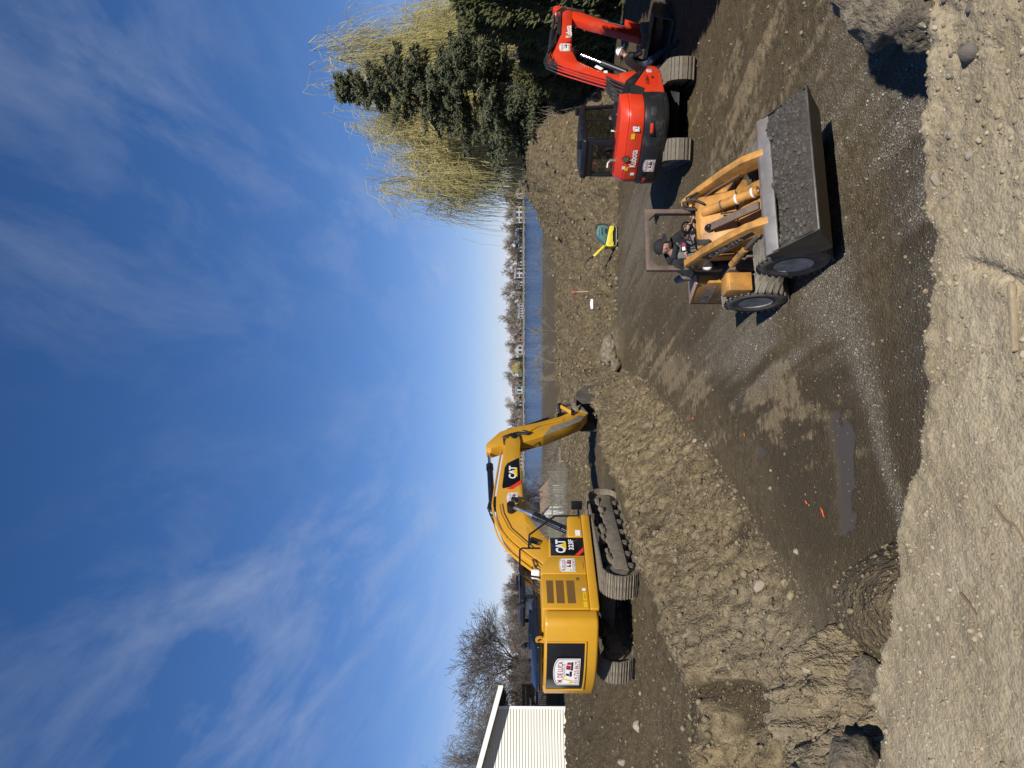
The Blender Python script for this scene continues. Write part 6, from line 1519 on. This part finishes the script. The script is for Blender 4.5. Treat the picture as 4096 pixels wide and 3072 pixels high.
px_, py_ = rsb.uniform(0.50, 1.12, nb_), rsb.uniform(-0.83, 0.83, nb_)
ix_ = np.clip(((px_ - 0.455) / 0.70 * (nx - 1)).astype(int), 0, nx - 1); iy_ = np.clip(((py_ + 0.848) / 1.696 * (ny - 1)).astype(int), 0, ny - 1)
mbl = MB()
for k in range(nb_): mbl.ball((px_[k], py_[k], zz_[ix_[k], iy_[k]]), min(0.042, 0.008 * rsb.uniform(0.02, 1) ** -0.45), (1, 0.8 + 0.3 * (k % 2), 0.7), n=5, k=3)
lc = mbl.build('load_clods', pmat('load_clods', (0.10, 0.088, 0.074), 0.9, var=0.6, vscale=18), ldl, smooth=0); lc['kind'] = 'stuff'
tag(ldl, 'dark gravelly soil heaped in the loader bucket', 'soil', kind='stuff')

# the operator
HOOD = pmat('grey_hoodie', (0.155, 0.152, 0.15), 0.9, var=0.12, vscale=14, bump=0.4, bscale=30)
BLKC = pmat('black_cloth', (0.012, 0.012, 0.013), 0.85, var=0.2, vscale=10, bump=0.3)
BEARD = pmat('dark_beard', (0.035, 0.022, 0.016), 0.9)
EYE = pmat('eye_dark', (0.02, 0.015, 0.012), 0.3)
JEAN = pmat('blue_jeans', (0.035, 0.055, 0.10), 0.9, var=0.25, vscale=8)
op = empty('person', (2.26, 9.17, 0.0), LA, 'man in a grey hoodie with black sleeves and cap driving the loader', 'person')
J = dict(pelvis=((-1.22, -0.20, 1.16), (0.15, 0.12), 1), belly=((-1.16, -0.20, 1.35), (0.17, 0.13), 0), chest=((-1.08, -0.20, 1.57), (0.18, 0.13), 0), neckb=((-1.05, -0.20, 1.69), 0.08, 0), neck=((-1.01, -0.19, 1.77), 0.055, 2), headc=((-0.99, -0.18, 1.83), 0.06, 2),
         shr=((-1.08, -0.40, 1.66), 0.080, 1), elr=((-1.12, -0.53, 1.42), 0.050, 1), wrr=((-0.89, -0.38, 1.50), 0.036, 1), shl=((-1.08, 0.0, 1.66), 0.080, 1), ell=((-1.06, 0.17, 1.44), 0.050, 1), wrl=((-0.89, 0.09, 1.51), 0.036, 1),
         hipr=((-1.12, -0.30, 1.14), 0.10, 4), knr=((-0.78, -0.30, 1.14), 0.075, 4), anr=((-0.72, -0.30, 0.98), 0.05, 4), hipl=((-1.12, -0.10, 1.14), 0.10, 4), knl=((-0.78, -0.08, 1.14), 0.075, 4), anl=((-0.72, -0.08, 0.98), 0.05, 4))
Bn = [('pelvis', 'belly'), ('belly', 'chest'), ('chest', 'neckb'), ('neckb', 'neck'), ('neck', 'headc'), ('chest', 'shr'), ('shr', 'elr'), ('elr', 'wrr'), ('chest', 'shl'), ('shl', 'ell'), ('ell', 'wrl'), ('pelvis', 'hipr'), ('hipr', 'knr'), ('knr', 'anr'), ('pelvis', 'hipl'), ('hipl', 'knl'), ('knl', 'anl')]
b, c, f_, u_, s_, sc_ = figure(op, J, Bn, [HOOD, BLKC, SKIN, BEARD, EYE], dict(c=(-0.975, -0.165, 1.845), f=(0.35, 0.92, -0.14), u=(0.05, 0, 1), m=2, beard=True),
    [dict(w=(-0.88, -0.375, 1.505), d=(0.55, 0.25, 0.75), n=(0.4, 0.6, -0.3), side=-1), dict(w=(-0.88, 0.085, 1.515), d=(0.8, -0.3, 0.45), n=(0.1, -0.4, -0.9), side=1)])
cap(op, c, f_, u_, s_, 1.04, BLKC, BLKC, CRIM)
MB().tube([(-1.15, -0.33, 1.72), (-1.14, -0.20, 1.77), (-1.13, -0.08, 1.72), (-1.03, -0.07, 1.71), (-0.965, -0.17, 1.68), (-1.0, -0.30, 1.70), (-1.13, -0.33, 1.72)], 0.042, 8).build('hood', BLKC, op)
pr_ = MB().box((0, 0, 0), (0.13, 0.075, 0.004)).build('chest_print', INK, op); pr_.matrix_local = xyz_frame((-0.925, -0.17, 1.575), (0, 1, 0), (-0.25, 0, 1))
for dx, m_ in ((-0.035, WHT), (0.02, CRIM)): MB().box((dx, 0.0, 0.004), (0.05, 0.04, 0.004)).build('print_mark', m_, pr_)
for y in (-0.22, -0.14): MB().tube([(-0.95, y, 1.69), (-0.922, y, 1.55), (-0.93, y, 1.48)], 0.005, 5).build('drawstring', BLKC, op)

# ------------------------------------------------------------------ man beside the red excavator
pm_ = empty('person', (7.75, 17.5, 0.0), 0, 'man in a black jacket, jeans and white cap stooping beside the red excavator', 'person')
g0 = ground_z(7.75, 17.5)
J = dict(pelvis=((-0.10, 0.05, 0.80), (0.15, 0.12), 1), belly=((-0.08, 0.0, 0.96), (0.155, 0.125), 0), chest=((0.02, -0.05, 1.17), (0.17, 0.13), 0), neckb=((0.10, -0.07, 1.27), 0.075, 0), neck=((0.15, -0.08, 1.31), 0.055, 2), headc=((0.19, -0.08, 1.37), 0.06, 2),
         shr=((0.05, -0.23, 1.20), 0.075, 0), elr=((0.06, -0.34, 0.96), 0.055, 0), wrr=((0.14, -0.30, 0.98), 0.036, 2), shl=((0.06, 0.12, 1.20), 0.075, 0), ell=((0.16, 0.20, 0.98), 0.055, 0), wrl=((0.34, 0.12, 0.98), 0.036, 2),
         hipr=((-0.05, -0.06, 0.76), 0.10, 1), knr=((0.18, -0.12, 0.46), 0.072, 1), anr=((0.36, -0.10, 0.10), 0.05, 1), toer=((0.50, -0.12, 0.05), 0.045, 3), hipl=((-0.12, 0.14, 0.76), 0.10, 1), knl=((-0.05, 0.10, 0.42), 0.072, 1), anl=((-0.16, 0.12, 0.10), 0.05, 1), toel=((-0.03, 0.10, 0.05), 0.045, 3))
Bn = [('pelvis', 'belly'), ('belly', 'chest'), ('chest', 'neckb'), ('neckb', 'neck'), ('neck', 'headc'), ('chest', 'shr'), ('shr', 'elr'), ('elr', 'wrr'), ('chest', 'shl'), ('shl', 'ell'), ('ell', 'wrl'), ('pelvis', 'hipr'), ('hipr', 'knr'), ('knr', 'anr'), ('anr', 'toer'), ('pelvis', 'hipl'), ('hipl', 'knl'), ('knl', 'anl'), ('anl', 'toel')]
b, c, f_, u_, s_, sc_ = figure(pm_, J, Bn, [BLKC, JEAN, SKIN, BLKC, EYE], dict(c=(0.215, -0.085, 1.385), f=(0.88, -0.2, -0.42), u=(0.45, 0, 1), m=2),
    [dict(w=(0.145, -0.30, 0.98), d=(0.75, 0.1, 0.3), n=(0, 0.5, -0.8), side=1), dict(w=(0.345, 0.118, 0.98), d=(0.9, -0.2, 0.1), n=(0, -0.3, -0.9), side=-1)])
cap(pm_, c, f_, u_, s_, 1.04, WHT, WHT)

# ------------------------------------------------------------------ plate compactor
TEAL = pmat('teal_hood', (0.055, 0.165, 0.155), 0.45, var=0.12, dirt=DUST, dirt_amt=0.3, dscale=5)
AYEL = pmat('lemon_yellow_steel', (0.66, 0.55, 0.03), 0.5, var=0.1, dirt=DUST, dirt_amt=0.25, dscale=6)
cz_ = ground_z(5.76, 28.36) + 0.015
am = empty('plate_compactor', (5.76, 28.36, cz_), 0, 'yellow and teal plate compactor with a raised handle', 'compactor')
MB().prism([(-0.45, 0.10), (-0.38, 0.015), (0.28, 0.0), (0.42, 0.06), (0.45, 0.20), (0.42, 0.22), (0.37, 0.10), (0.26, 0.04), (-0.36, 0.05), (-0.42, 0.13)], -0.30, 0.30).build('base_plate', STEEL, am, 0.006)
MB().prism([(-0.30, 0.05), (0.24, 0.05), (0.20, 0.16), (-0.26, 0.16)], -0.18, 0.18).build('exciter', BLK, am, 0.02)
MB().prism([(-0.43, 0.14), (-0.28, 0.13), (-0.24, 0.16), (0.14, 0.17), (0.20, 0.13), (0.36, 0.12), (0.38, 0.22), (0.34, 0.30), (-0.34, 0.44), (-0.42, 0.40), (-0.44, 0.30)], -0.27, 0.27).build('chassis', AYEL, am, 0.015)
MB().prism([(-0.33, 0.45), (0.34, 0.31), (0.38, 0.40), (0.40, 0.74), (0.06, 0.79), (-0.04, 0.74)], -0.25, 0.25).build('engine_hood', TEAL, am, 0.03, 3)
MB().tube([(0.36, -0.255, 0.34), (0.43, -0.255, 0.46), (0.43, -0.255, 0.70), (0.38, -0.255, 0.78), (0.38, 0.255, 0.78), (0.43, 0.255, 0.70), (0.43, 0.255, 0.46), (0.36, 0.255, 0.34)], 0.018, 7).build('guard_frame', BLK, am)
MB().prism([(-0.33, 0.435), (0.35, 0.285), (0.37, 0.315), (-0.31, 0.465)], -0.262, 0.262).build('rubber_seam', RUB, am)
text('AMMANN', 0.30, 0.07, INK, am, side_fr(0.14, -0.2535, 0.58), bold=0.02)
MB().prism([(0.05, 0.40), (0.24, 0.37), (0.27, 0.47), (0.08, 0.47)], -0.2545, -0.2515).build('vent_grille', KBLK, am, smooth=0)
MB().bar((-0.05, -0.2525, 0.69), (0.22, -0.2525, 0.69), 0.004, 0.018, up=(0, 0, 1)).build('hood_groove', RUB, am)
hb = MB().bar((-0.36, 0, 0.47), (-0.77, 0, 0.88), 0.12, 0.085, up=(1, 0, 1)).build('handle_bar', AYEL, am, 0.01)
MB().tube([(-0.77, 0, 0.88), (-0.83, 0, 0.98), (-0.86, -0.10, 1.05), (-0.93, -0.12, 1.14), (-0.94, 0.12, 1.14), (-0.86, 0.10, 1.05), (-0.83, 0, 0.98)], 0.02, 8).build('grip', RUB, am)
MB().ball((-0.80, 0, 0.95), 0.055).build('control_head', BLK, am)
MB().cyl((-0.42, -0.2, 0.38), (-0.42, 0.2, 0.38), 0.05).build('pivot', BLK, am)

# ------------------------------------------------------------------ survey stakes, paint marks, litter
LATH = pmat('raw_lath', (0.42, 0.30, 0.18), 0.8, var=0.15)
PINK = pmat('pink_flag_paint', (0.62, 0.10, 0.07), 0.6, var=0.1)
def stake(U, Vt, Vb, d, label, tip=True, lean=0.0):
    x = px_x(U, d); z1 = px_z(Vt, d); z0 = ground_z(x, d) - 0.1
    e = empty('survey_stake', (x, d, z0), 0.3, label, 'stake', 'survey stakes')
    h = z1 - z0
    MB().bar((0, 0, 0), (lean, 0, h), 0.012, 0.045, up=(1, 0, 0)).build('lath', LATH, e)
    if tip: MB().bar((lean * 0.72, 0, h * 0.72), (lean * 1.002, 0, h * 1.003), 0.016, 0.049, up=(1, 0, 0)).build('painted_tip', PINK, e)
stake(1906, 2285, 2331, 32.0, 'pink-tipped survey stake on the soil slope left of the compactor', lean=-0.03)
stake(1536, 2271, 2310, 36.0, 'pink-tipped survey stake behind the excavator bucket')
stake(2752, 2270, 2316, 30.5, 'pink-tipped survey stake below the spruce, above the red boom')
stake(2388, 2298, 2336, 31.5, 'plain lath stake behind the black cab', False, 0.04)
OPAINT = pmat('orange_marking_paint', (0.85, 0.14, 0.02), 0.6, var=0.15)
rr = random.Random(12)
def gpt(U, V, z=0.0):
    """point of the pit floor seen at a photo pixel"""
    r = fw + Vector((1, 0, 0)) * ((U - 1536) / FPX) - upv * ((V - 2048) / FPX)
    return Vector((0, 0, CAM_Z)) + r * ((z - CAM_Z) / r.z)
for U, V, ln, an, lab in [(1398, 2774, 0.09, 1.2, 'orange paint blob near the bend of the dirt slope'), (1063, 3232, 0.10, 1.4, 'short orange paint dash on the wet mud'), (1020, 3297, 0.16, 0.9, 'thin orange paint streak beside the long puddle'), (1334, 2985, 0.10, 1.0, 'small orange paint dash by the round puddle'), (1641, 2675, 0.14, 1.5, 'faint orange paint dash at the far edge of the mud')]:
    p = gpt(U, V); q = MB()
    n = 14; vs = []
    for i in range(n):
        a = 2 * math.pi * i / n; k = rr.uniform(0.7, 1.25); lx, ly = math.cos(a) * ln * 0.5 * k, math.sin(a) * 0.022 * k
        x, y = p.x + lx * math.cos(an) - ly * math.sin(an), p.y + lx * math.sin(an) + ly * math.cos(an)
        vs.append((x, y, ground_z(x, y) + 0.018))
    vs.append((p.x, p.y, ground_z(p.x, p.y) + 0.028))
    q.add(vs, [(i, (i + 1) % n, n) for i in range(n)])
    tag(q.build('paint_mark', OPAINT), lab, 'paint mark', 'orange paint marks on the mud')
# splintered board and roots on the shelf
lz = ground_z(0.225, 2.42) + 0.018
bdm = MB(); bdm.plan([(-0.115, -0.008), (0.10, -0.011), (0.118, -0.004), (0.105, 0.010), (-0.07, 0.009), (-0.12, 0.004)], -0.016, 0.004)
o = bdm.build('splintered_board', pmat('pale_split_wood', (0.30, 0.235, 0.145), 0.8, var=0.2, vscale=20, bump=0.5, bscale=50), None, 0.002); o.location = (0.225, 2.42, lz); o.rotation_euler = (0.05, 0.02, R(6))
tag(o, 'split pale board lying on the tan shelf in the foreground', 'board')
ROOT = pmat('dry_root', (0.20, 0.14, 0.085), 0.85, var=0.3)
for pts, lab in [([(0.36, 2.36), (0.345, 2.32), (0.35, 2.28), (0.33, 2.24)], 'short dry root beside the split board'), ([(-0.42, 2.52), (-0.46, 2.47), (-0.47, 2.41), (-0.53, 2.36), (-0.56, 2.30)], 'thin dark root on the shelf left of centre'), ([(-0.78, 2.72), (-0.80, 2.66), (-0.83, 2.62)], 'short twig on the shelf towards the left edge'), ([(-0.10, 2.26), (-0.16, 2.24), (-0.2, 2.2), (-0.27, 2.19), (-0.33, 2.15)], 'curled thin root near the bottom of the photo')]:
    q = MB(); q.tube([(x, y, ground_z(x, y) + 0.008) for x, y in pts], [0.005, 0.0045, 0.004, 0.003, 0.002][:len(pts)], 6)
    tag(q.build('root', ROOT), lab, 'root', 'roots on the shelf')
wp = gpt(1856, 2341, 1.0); q = MB(); zq = ground_z(wp.x, 31.5)
xw = px_x(1856, 31.5); q.prism([(-0.22, 0), (0.22, 0.0), (0.25, 0.12), (0.05, 0.17), (-0.2, 0.13)], -0.02, 0.02)
o = q.build('plastic_scrap', WHT, None, 0.008); o.location = (xw, 31.5, ground_z(xw, 31.5) + 0.03); o.rotation_euler = (R(-50), 0, 0.2)
tag(o, 'white plastic scrap on the soil slope below the river', 'scrap')

# ------------------------------------------------------------------ stones
def ico(sub):
    bm = bmesh.new(); bmesh.ops.create_icosphere(bm, subdivisions=sub, radius=1.0)
    v = np.array([w.co[:] for w in bm.verts]); f = np.array([[w.index for w in q.verts] for q in bm.faces]); bm.free(); return v, f
IV, IF = ico(1); IV2, IF2 = ico(3); IV4, IF4 = ico(4)
def rock_shape(v, seed, rough=0.28, lo=0.36, hi=0.62):
    rs = np.random.RandomState(seed)
    v = v * np.array([1, rs.uniform(0.65, 0.95), rs.uniform(0.5, 0.8)])
    for k in range(13):                               # chop with a few planes
        n = rs.normal(0, 1, 3); n /= np.linalg.norm(n); d = rs.uniform(lo, hi)
        s = v @ n; v = np.where((s > d)[:, None], v - (s - d)[:, None] * n * 0.85, v)
    return v * (1 + rs.normal(0, rough * 0.12, (len(v), 1)))
def stone_mat(name, lo, hi, dirt):
    mt = bpy.data.materials.new(name); mt.use_nodes = True; t = mt.node_tree; b = t.nodes['Principled BSDF']
    at = N(t, 'ShaderNodeAttribute', attribute_name='tone').outputs['Fac']
    co = N(t, 'ShaderNodeTexCoord').outputs['Object']
    no = N(t, 'ShaderNodeTexNoise', i_Scale=30.0, i_Detail=5.0, i_Roughness=0.65); t.links.new(co, no.inputs[0])
    c = mixc(t, at, lo, hi); c = mixc(t, ramp(t, no.outputs[0], [(0.4, 0.75), (0.62, 0.0)]), c, dirt)
    t.links.new(c, b.inputs['Base Color']); b.inputs['Roughness'].default_value = 0.9; b.inputs['Specular IOR Level'].default_value = 0.2
    bp = N(t, 'ShaderNodeBump', i_Strength=0.6, i_Distance=0.01); t.links.new(no.outputs[0], bp.inputs['Height']); t.links.new(bp.outputs[0], b.inputs['Normal'])
    return mt
def scatter(name, xy, size, seed, mat, sink=0.3, flat=1.0):
    rs = np.random.RandomState(seed); n = len(xy)
    z, _ = terrain(xy[:, 0], xy[:, 1])
    shapes = [rock_shape(IV, 500 + k, 0.6) for k in range(8)]
    V = np.empty((n, len(IV), 3)); a = rs.uniform(0, 6.28, n); ca, sa = np.cos(a), np.sin(a)
    pick = rs.randint(0, 8, n)
    base = np.stack(shapes)[pick] * size[:, None, None]
    V[:, :, 0] = base[:, :, 0] * ca[:, None] - base[:, :, 1] * sa[:, None] + xy[:, 0:1]
    V[:, :, 1] = base[:, :, 0] * sa[:, None] + base[:, :, 1] * ca[:, None] + xy[:, 1:2]
    V[:, :, 2] = base[:, :, 2] * flat + (z + size * (0.5 - sink))[:, None]
    F = (IF[None] + (np.arange(n) * len(IV))[:, None, None]).reshape(-1, 3)
    me = arr_mesh(name, V.reshape(-1, 3), F, mat)
    fattr(me, 'tone', np.repeat(rs.uniform(0, 1, n) ** 1.4, len(IV)))
    return me
PEB = stone_mat('shelf_pebbles', (0.21, 0.165, 0.105), (0.50, 0.43, 0.31), (0.25, 0.20, 0.125))
CLOD = stone_mat('soil_clods', (0.10, 0.078, 0.047), (0.30, 0.245, 0.155), (0.17, 0.135, 0.082))
CHIP = stone_mat('crushed_stone_chips', (0.12, 0.11, 0.10), (0.46, 0.43, 0.39), (0.20, 0.185, 0.165))
def powsize(rs, n, lo, hi, k): return np.minimum(hi, lo * np.power(rs.uniform(0.002, 1, n), -k))
rs = np.random.RandomState(21)
# shelf pebbles: denser towards the rim
n = 12000
d_ = rs.uniform(1.75, 3.35, n); x_ = rs.uniform(-0.66, 0.66, n) * d_
keep = (d_ < np.interp(x_, EDGE_X, EDGE_Y) + 0.05) & (fbm(x_ * 2, d_ * 2, 3, 71) + 0.9 * (d_ / 3.2) - 0.62 + rs.normal(0, 0.22, n) > 0)
xy = np.stack([x_, d_], 1)[keep]
tag(link('shelf_pebbles', scatter('shelf_pebbles', xy, powsize(rs, len(xy), 0.0040, 0.022, 0.40), 1, PEB, sink=0.45)), 'pale pebbles strewn over the tan shelf', 'pebbles', kind='stuff')
# clods on the dirt slope and heap
n = 18000
y_ = rs.uniform(9, 30, n); t_ = rs.uniform(-0.15, 1.25, n); xf_ = np.interp(y_, FOOT_Y, FOOT_X); xt_ = np.minimum(np.interp(y_, TOP_Y, TOP_X), xf_ - 0.55)
x_ = xf_ - t_ * (xf_ - xt_); keep = rs.uniform(0, 1, n) < np.clip(9.0 / y_, 0.2, 1) ; xy = np.stack([x_, y_], 1)[keep]
tag(link('slope_clods', scatter('slope_clods', xy, powsize(rs, len(xy), 0.016, 0.12, 0.40), 2, CLOD)), 'crumbled clods over the long dirt slope', 'clods', kind='stuff')
n = 7500; x_ = rs.uniform(-4, 15, n); y_ = rs.uniform(28.0, 39, n); xy = np.stack([x_, y_], 1)
tag(link('heap_clods', scatter('heap_clods', xy, powsize(rs, n, 0.030, 0.16, 0.42), 3, CLOD)), 'lumpy clods over the soil heap at the back', 'clods', kind='stuff')
n = 2600; x_ = rs.uniform(-4.2, -0.9, n); y_ = rs.uniform(3.6, 7.2, n); xy = np.stack([x_, y_], 1)
tag(link('bank_clods', scatter('bank_clods', xy, powsize(rs, n, 0.010, 0.06, 0.42), 4, CLOD)), 'broken clods on the clay heap by the shelf', 'clods', kind='stuff')
n = 2600; x_ = rs.normal(2.2, 0.42, n); y_ = rs.normal(2.75, 0.42, n); kk = x_ > 1.15; xy = np.stack([x_, y_], 1)[kk]
tag(link('lump_rubble', scatter('lump_rubble', xy, powsize(rs, len(xy), 0.008, 0.07, 0.45), 5, stone_mat('grey_rubble', (0.085, 0.075, 0.062), (0.25, 0.22, 0.18), (0.12, 0.10, 0.08)))), 'grey rubble at the right end of the shelf', 'rubble', kind='stuff')
# stone chips where the gravel is
n = 60000; x_ = rs.uniform(-2.5, 6.5, n); y_ = rs.uniform(5.4, 13, n)
_, mk_ = terrain(x_, y_, False); keep = rs.uniform(0, 1, n) < mk_['gravel'] ** 1.6 * 0.55 * np.clip(8 / y_, 0.3, 1); xy = np.stack([x_, y_], 1)[keep][:11000]
tag(link('gravel_chips', scatter('gravel_chips', xy, powsize(rs, len(xy), 0.008, 0.028, 0.3), 6, CHIP, sink=0.2)), 'pale crushed stone chips on the pit floor', 'gravel', kind='stuff')
n = 4200; x_ = rs.uniform(-3.0, 8, n); y_ = rs.uniform(6, 26, n); xy = np.stack([x_, y_], 1)
tag(link('floor_stones', scatter('floor_stones', xy, powsize(rs, n, 0.010, 0.05, 0.4), 7, CLOD)), 'small stones and crumbs on the pit floor', 'stones', kind='stuff')
n = 4000; x_ = rs.uniform(-13, -5, n); y_ = rs.uniform(11, 24, n); xy = np.stack([x_, y_], 1)
tag(link('bank_crumbs', scatter('bank_crumbs', xy, powsize(rs, n, 0.014, 0.09, 0.42), 8, CLOD)), 'moist crumbs around the excavator and the house', 'clods', kind='stuff')
# single stones one can point at
rock_me = []
ROCKP = pmat('pale_stone', (0.36, 0.31, 0.235), 0.9, var=0.2, vscale=3, dirt=(0.24, 0.20, 0.14), dirt_amt=0.45, dscale=3, bump=0.7, bscale=9)
ROCKD = pmat('clay_boulder', (0.27, 0.222, 0.15), 0.95, var=0.4, vscale=5, dirt=(0.095, 0.076, 0.05), dirt_amt=0.5, dscale=4, bump=1.0, bscale=9, bdist=0.06)
for k in range(6):
    v = rock_shape(IV2, 700 + k, 0.15); v = v * (1 + 0.08 * fbm(v[:, 0] * 3 + k, v[:, 1] * 3 + v[:, 2] * 2, 4, 950 + k)[:, None]); me = arr_mesh('stone', v, IF2, ROCKP, smooth=True); me.set_sharp_from_angle(angle=R(28)); rock_me.append(me)
def stone(U, V, z, wpx, label, k=0, sc=(1, 1, 1), mat=None):
    p = gpt(U, V, z); s = wpx / FPX * p.y / 2
    me = rock_me[k % 6]
    if mat: me = me.copy(); me.materials.clear(); me.materials.append(mat)
    o = inst('stone', me, None, (p.x, p.y, ground_z(p.x, p.y) + s * sc[2] * 0.10), (0, 0, k * 1.3), (s * sc[0], s * sc[1], s * sc[2]))
    tag(o, label, 'stone', 'single stones')
for a in [(1948, 4068, 2.2, 30, 'round pale stone at the end of the split board', 0), (1569, 3963, 2.2, 36, 'pale stone in the middle of the shelf', 1), (1465, 3990, 2.2, 42, 'larger angular stone left of the pale one on the shelf', 2), (1560, 4000, 2.2, 24, 'small stone touching the pale one on the shelf', 3), (1682, 3680, 2.2, 34, 'pale stone poking over the rim of the shelf', 4), (1788, 3837, 2.2, 20, 'little stone halfway down the shelf', 5),
          (2537, 3826, 2.2, 62, 'rounded pale stone on the rim near the rubble', 1), (2360, 3752, 2.2, 80, 'largest pale stone on the shelf rim', 0), (2450, 3890, 2.2, 64, 'flat pale stone right of the largest rim stone', 3), (2768, 3820, 2.2, 40, 'pale stone beside the grey rubble', 2), (2292, 3800, 2.2, 44, 'wedge-shaped stone left of the flat one', 4), (2000, 4030, 2.2, 22, 'pebble right of the split board', 5), (1205, 4010, 2.2, 26, 'pale pebble left of centre on the shelf', 1), (900, 3720, 2.2, 30, 'pale stone on the left part of the rim', 2), (640, 3780, 2.2, 26, 'stone on the far left of the shelf', 3),
          (580, 3500, 1.9, 40, 'white stone in the crumbled rim at the left', 0), (756, 3486, 0.9, 26, 'white stone at the foot of the scraped bank', 4), (866, 3186, 0.0, 40, 'jagged white stone on the mud left of the puddle', 2), (727, 2957, 0.5, 82, 'boulder with a pale rim set in the dirt slope', 0), (402, 3195, 1.9, 90, 'long pale slab lying on the clay heap', 3), (1310, 2755, 0.2, 30, 'stone on the slope near the bend', 5), (1120, 3085, 0.0, 26, 'white pebble beside the round puddle', 1), (1190, 3083, 0.0, 20, 'small stone left of the round puddle', 2), (1290, 2830, 0.0, 26, 'mud-coloured stone on the wet floor', 3)]:
    stone(*a)
stone(168, 2467, 1.6, 78, 'big angular stone in the moist soil before the white house', 2, (1.1, 0.9, 0.9)); stone(20, 2440, 1.7, 50, 'stone in the soil at the far left edge', 4)
stone(2633, 2255, 1.6, 30, 'round stone on the right flank of the soil heap', 0); stone(300, 2560, 1.1, 28, 'pale stone beside the excavator track', 1)
def boulder(x, y, z, s, k, label, sc=(1, 1, 1), rot=0.0):
    v = rock_shape(IV4, 800 + k, 0.05, 0.6, 0.95); a_, b_ = v[:, 0] + 0.6 * v[:, 2] + k, v[:, 1] + 0.8 * v[:, 2]
    v = v * (1 + 0.30 * fbm(a_ * 1.6, b_ * 1.6, 5, 900 + k, 0.55) + 0.16 * np.clip(1 - worley(a_ * 3, b_ * 3, 910 + k), 0, 1) + 0.10 * fbm(a_ * 8, b_ * 8, 4, 920 + k, 0.65) + 0.06 * np.clip(1 - worley(a_ * 9, b_ * 9, 930 + k), 0, 1))[:, None]
    o = link('clay_boulder', arr_mesh('clay_boulder', v, IF4, ROCKD, smooth=True)); o.location = (x, y, z); o.scale = (s * sc[0], s * sc[1], s * sc[2]); o.rotation_euler = (0.2, 0.1, rot)
    tag(o, label, 'boulder', 'dug clay boulders')
boulder(1.78, 3.05, 2.30, 0.34, 1, 'large brown clay boulder at the right edge of the shelf', (1, 0.9, 0.95)); boulder(1.50, 2.92, 2.22, 0.16, 2, 'grey clay lump left of the large clay boulder'); boulder(1.66, 2.62, 2.24, 0.17, 3, 'grey clay lump in front of the large clay boulder', rot=1)
boulder(-2.35, 4.35, 1.85, 0.24, 4, 'broken clay block on the heap at the left edge', rot=0.7); boulder(-2.05, 4.9, 1.52, 0.2, 5, 'pale clay block at the edge of the dark hollow'); boulder(-1.75, 3.95, 1.68, 0.2, 6, 'tan clay block under the left rim of the shelf', rot=2); boulder(-2.75, 4.7, 2.0, 0.26, 7, 'clay block behind the broken one at the left edge', rot=3)
boulder(1.25, 27.6, 0.45, 0.5, 8, 'dark clay lump right of the excavator bucket', (1.2, 1, 0.9)); boulder(0.75, 27.0, 0.25, 0.25, 9, 'small dark clod by the excavator bucket')
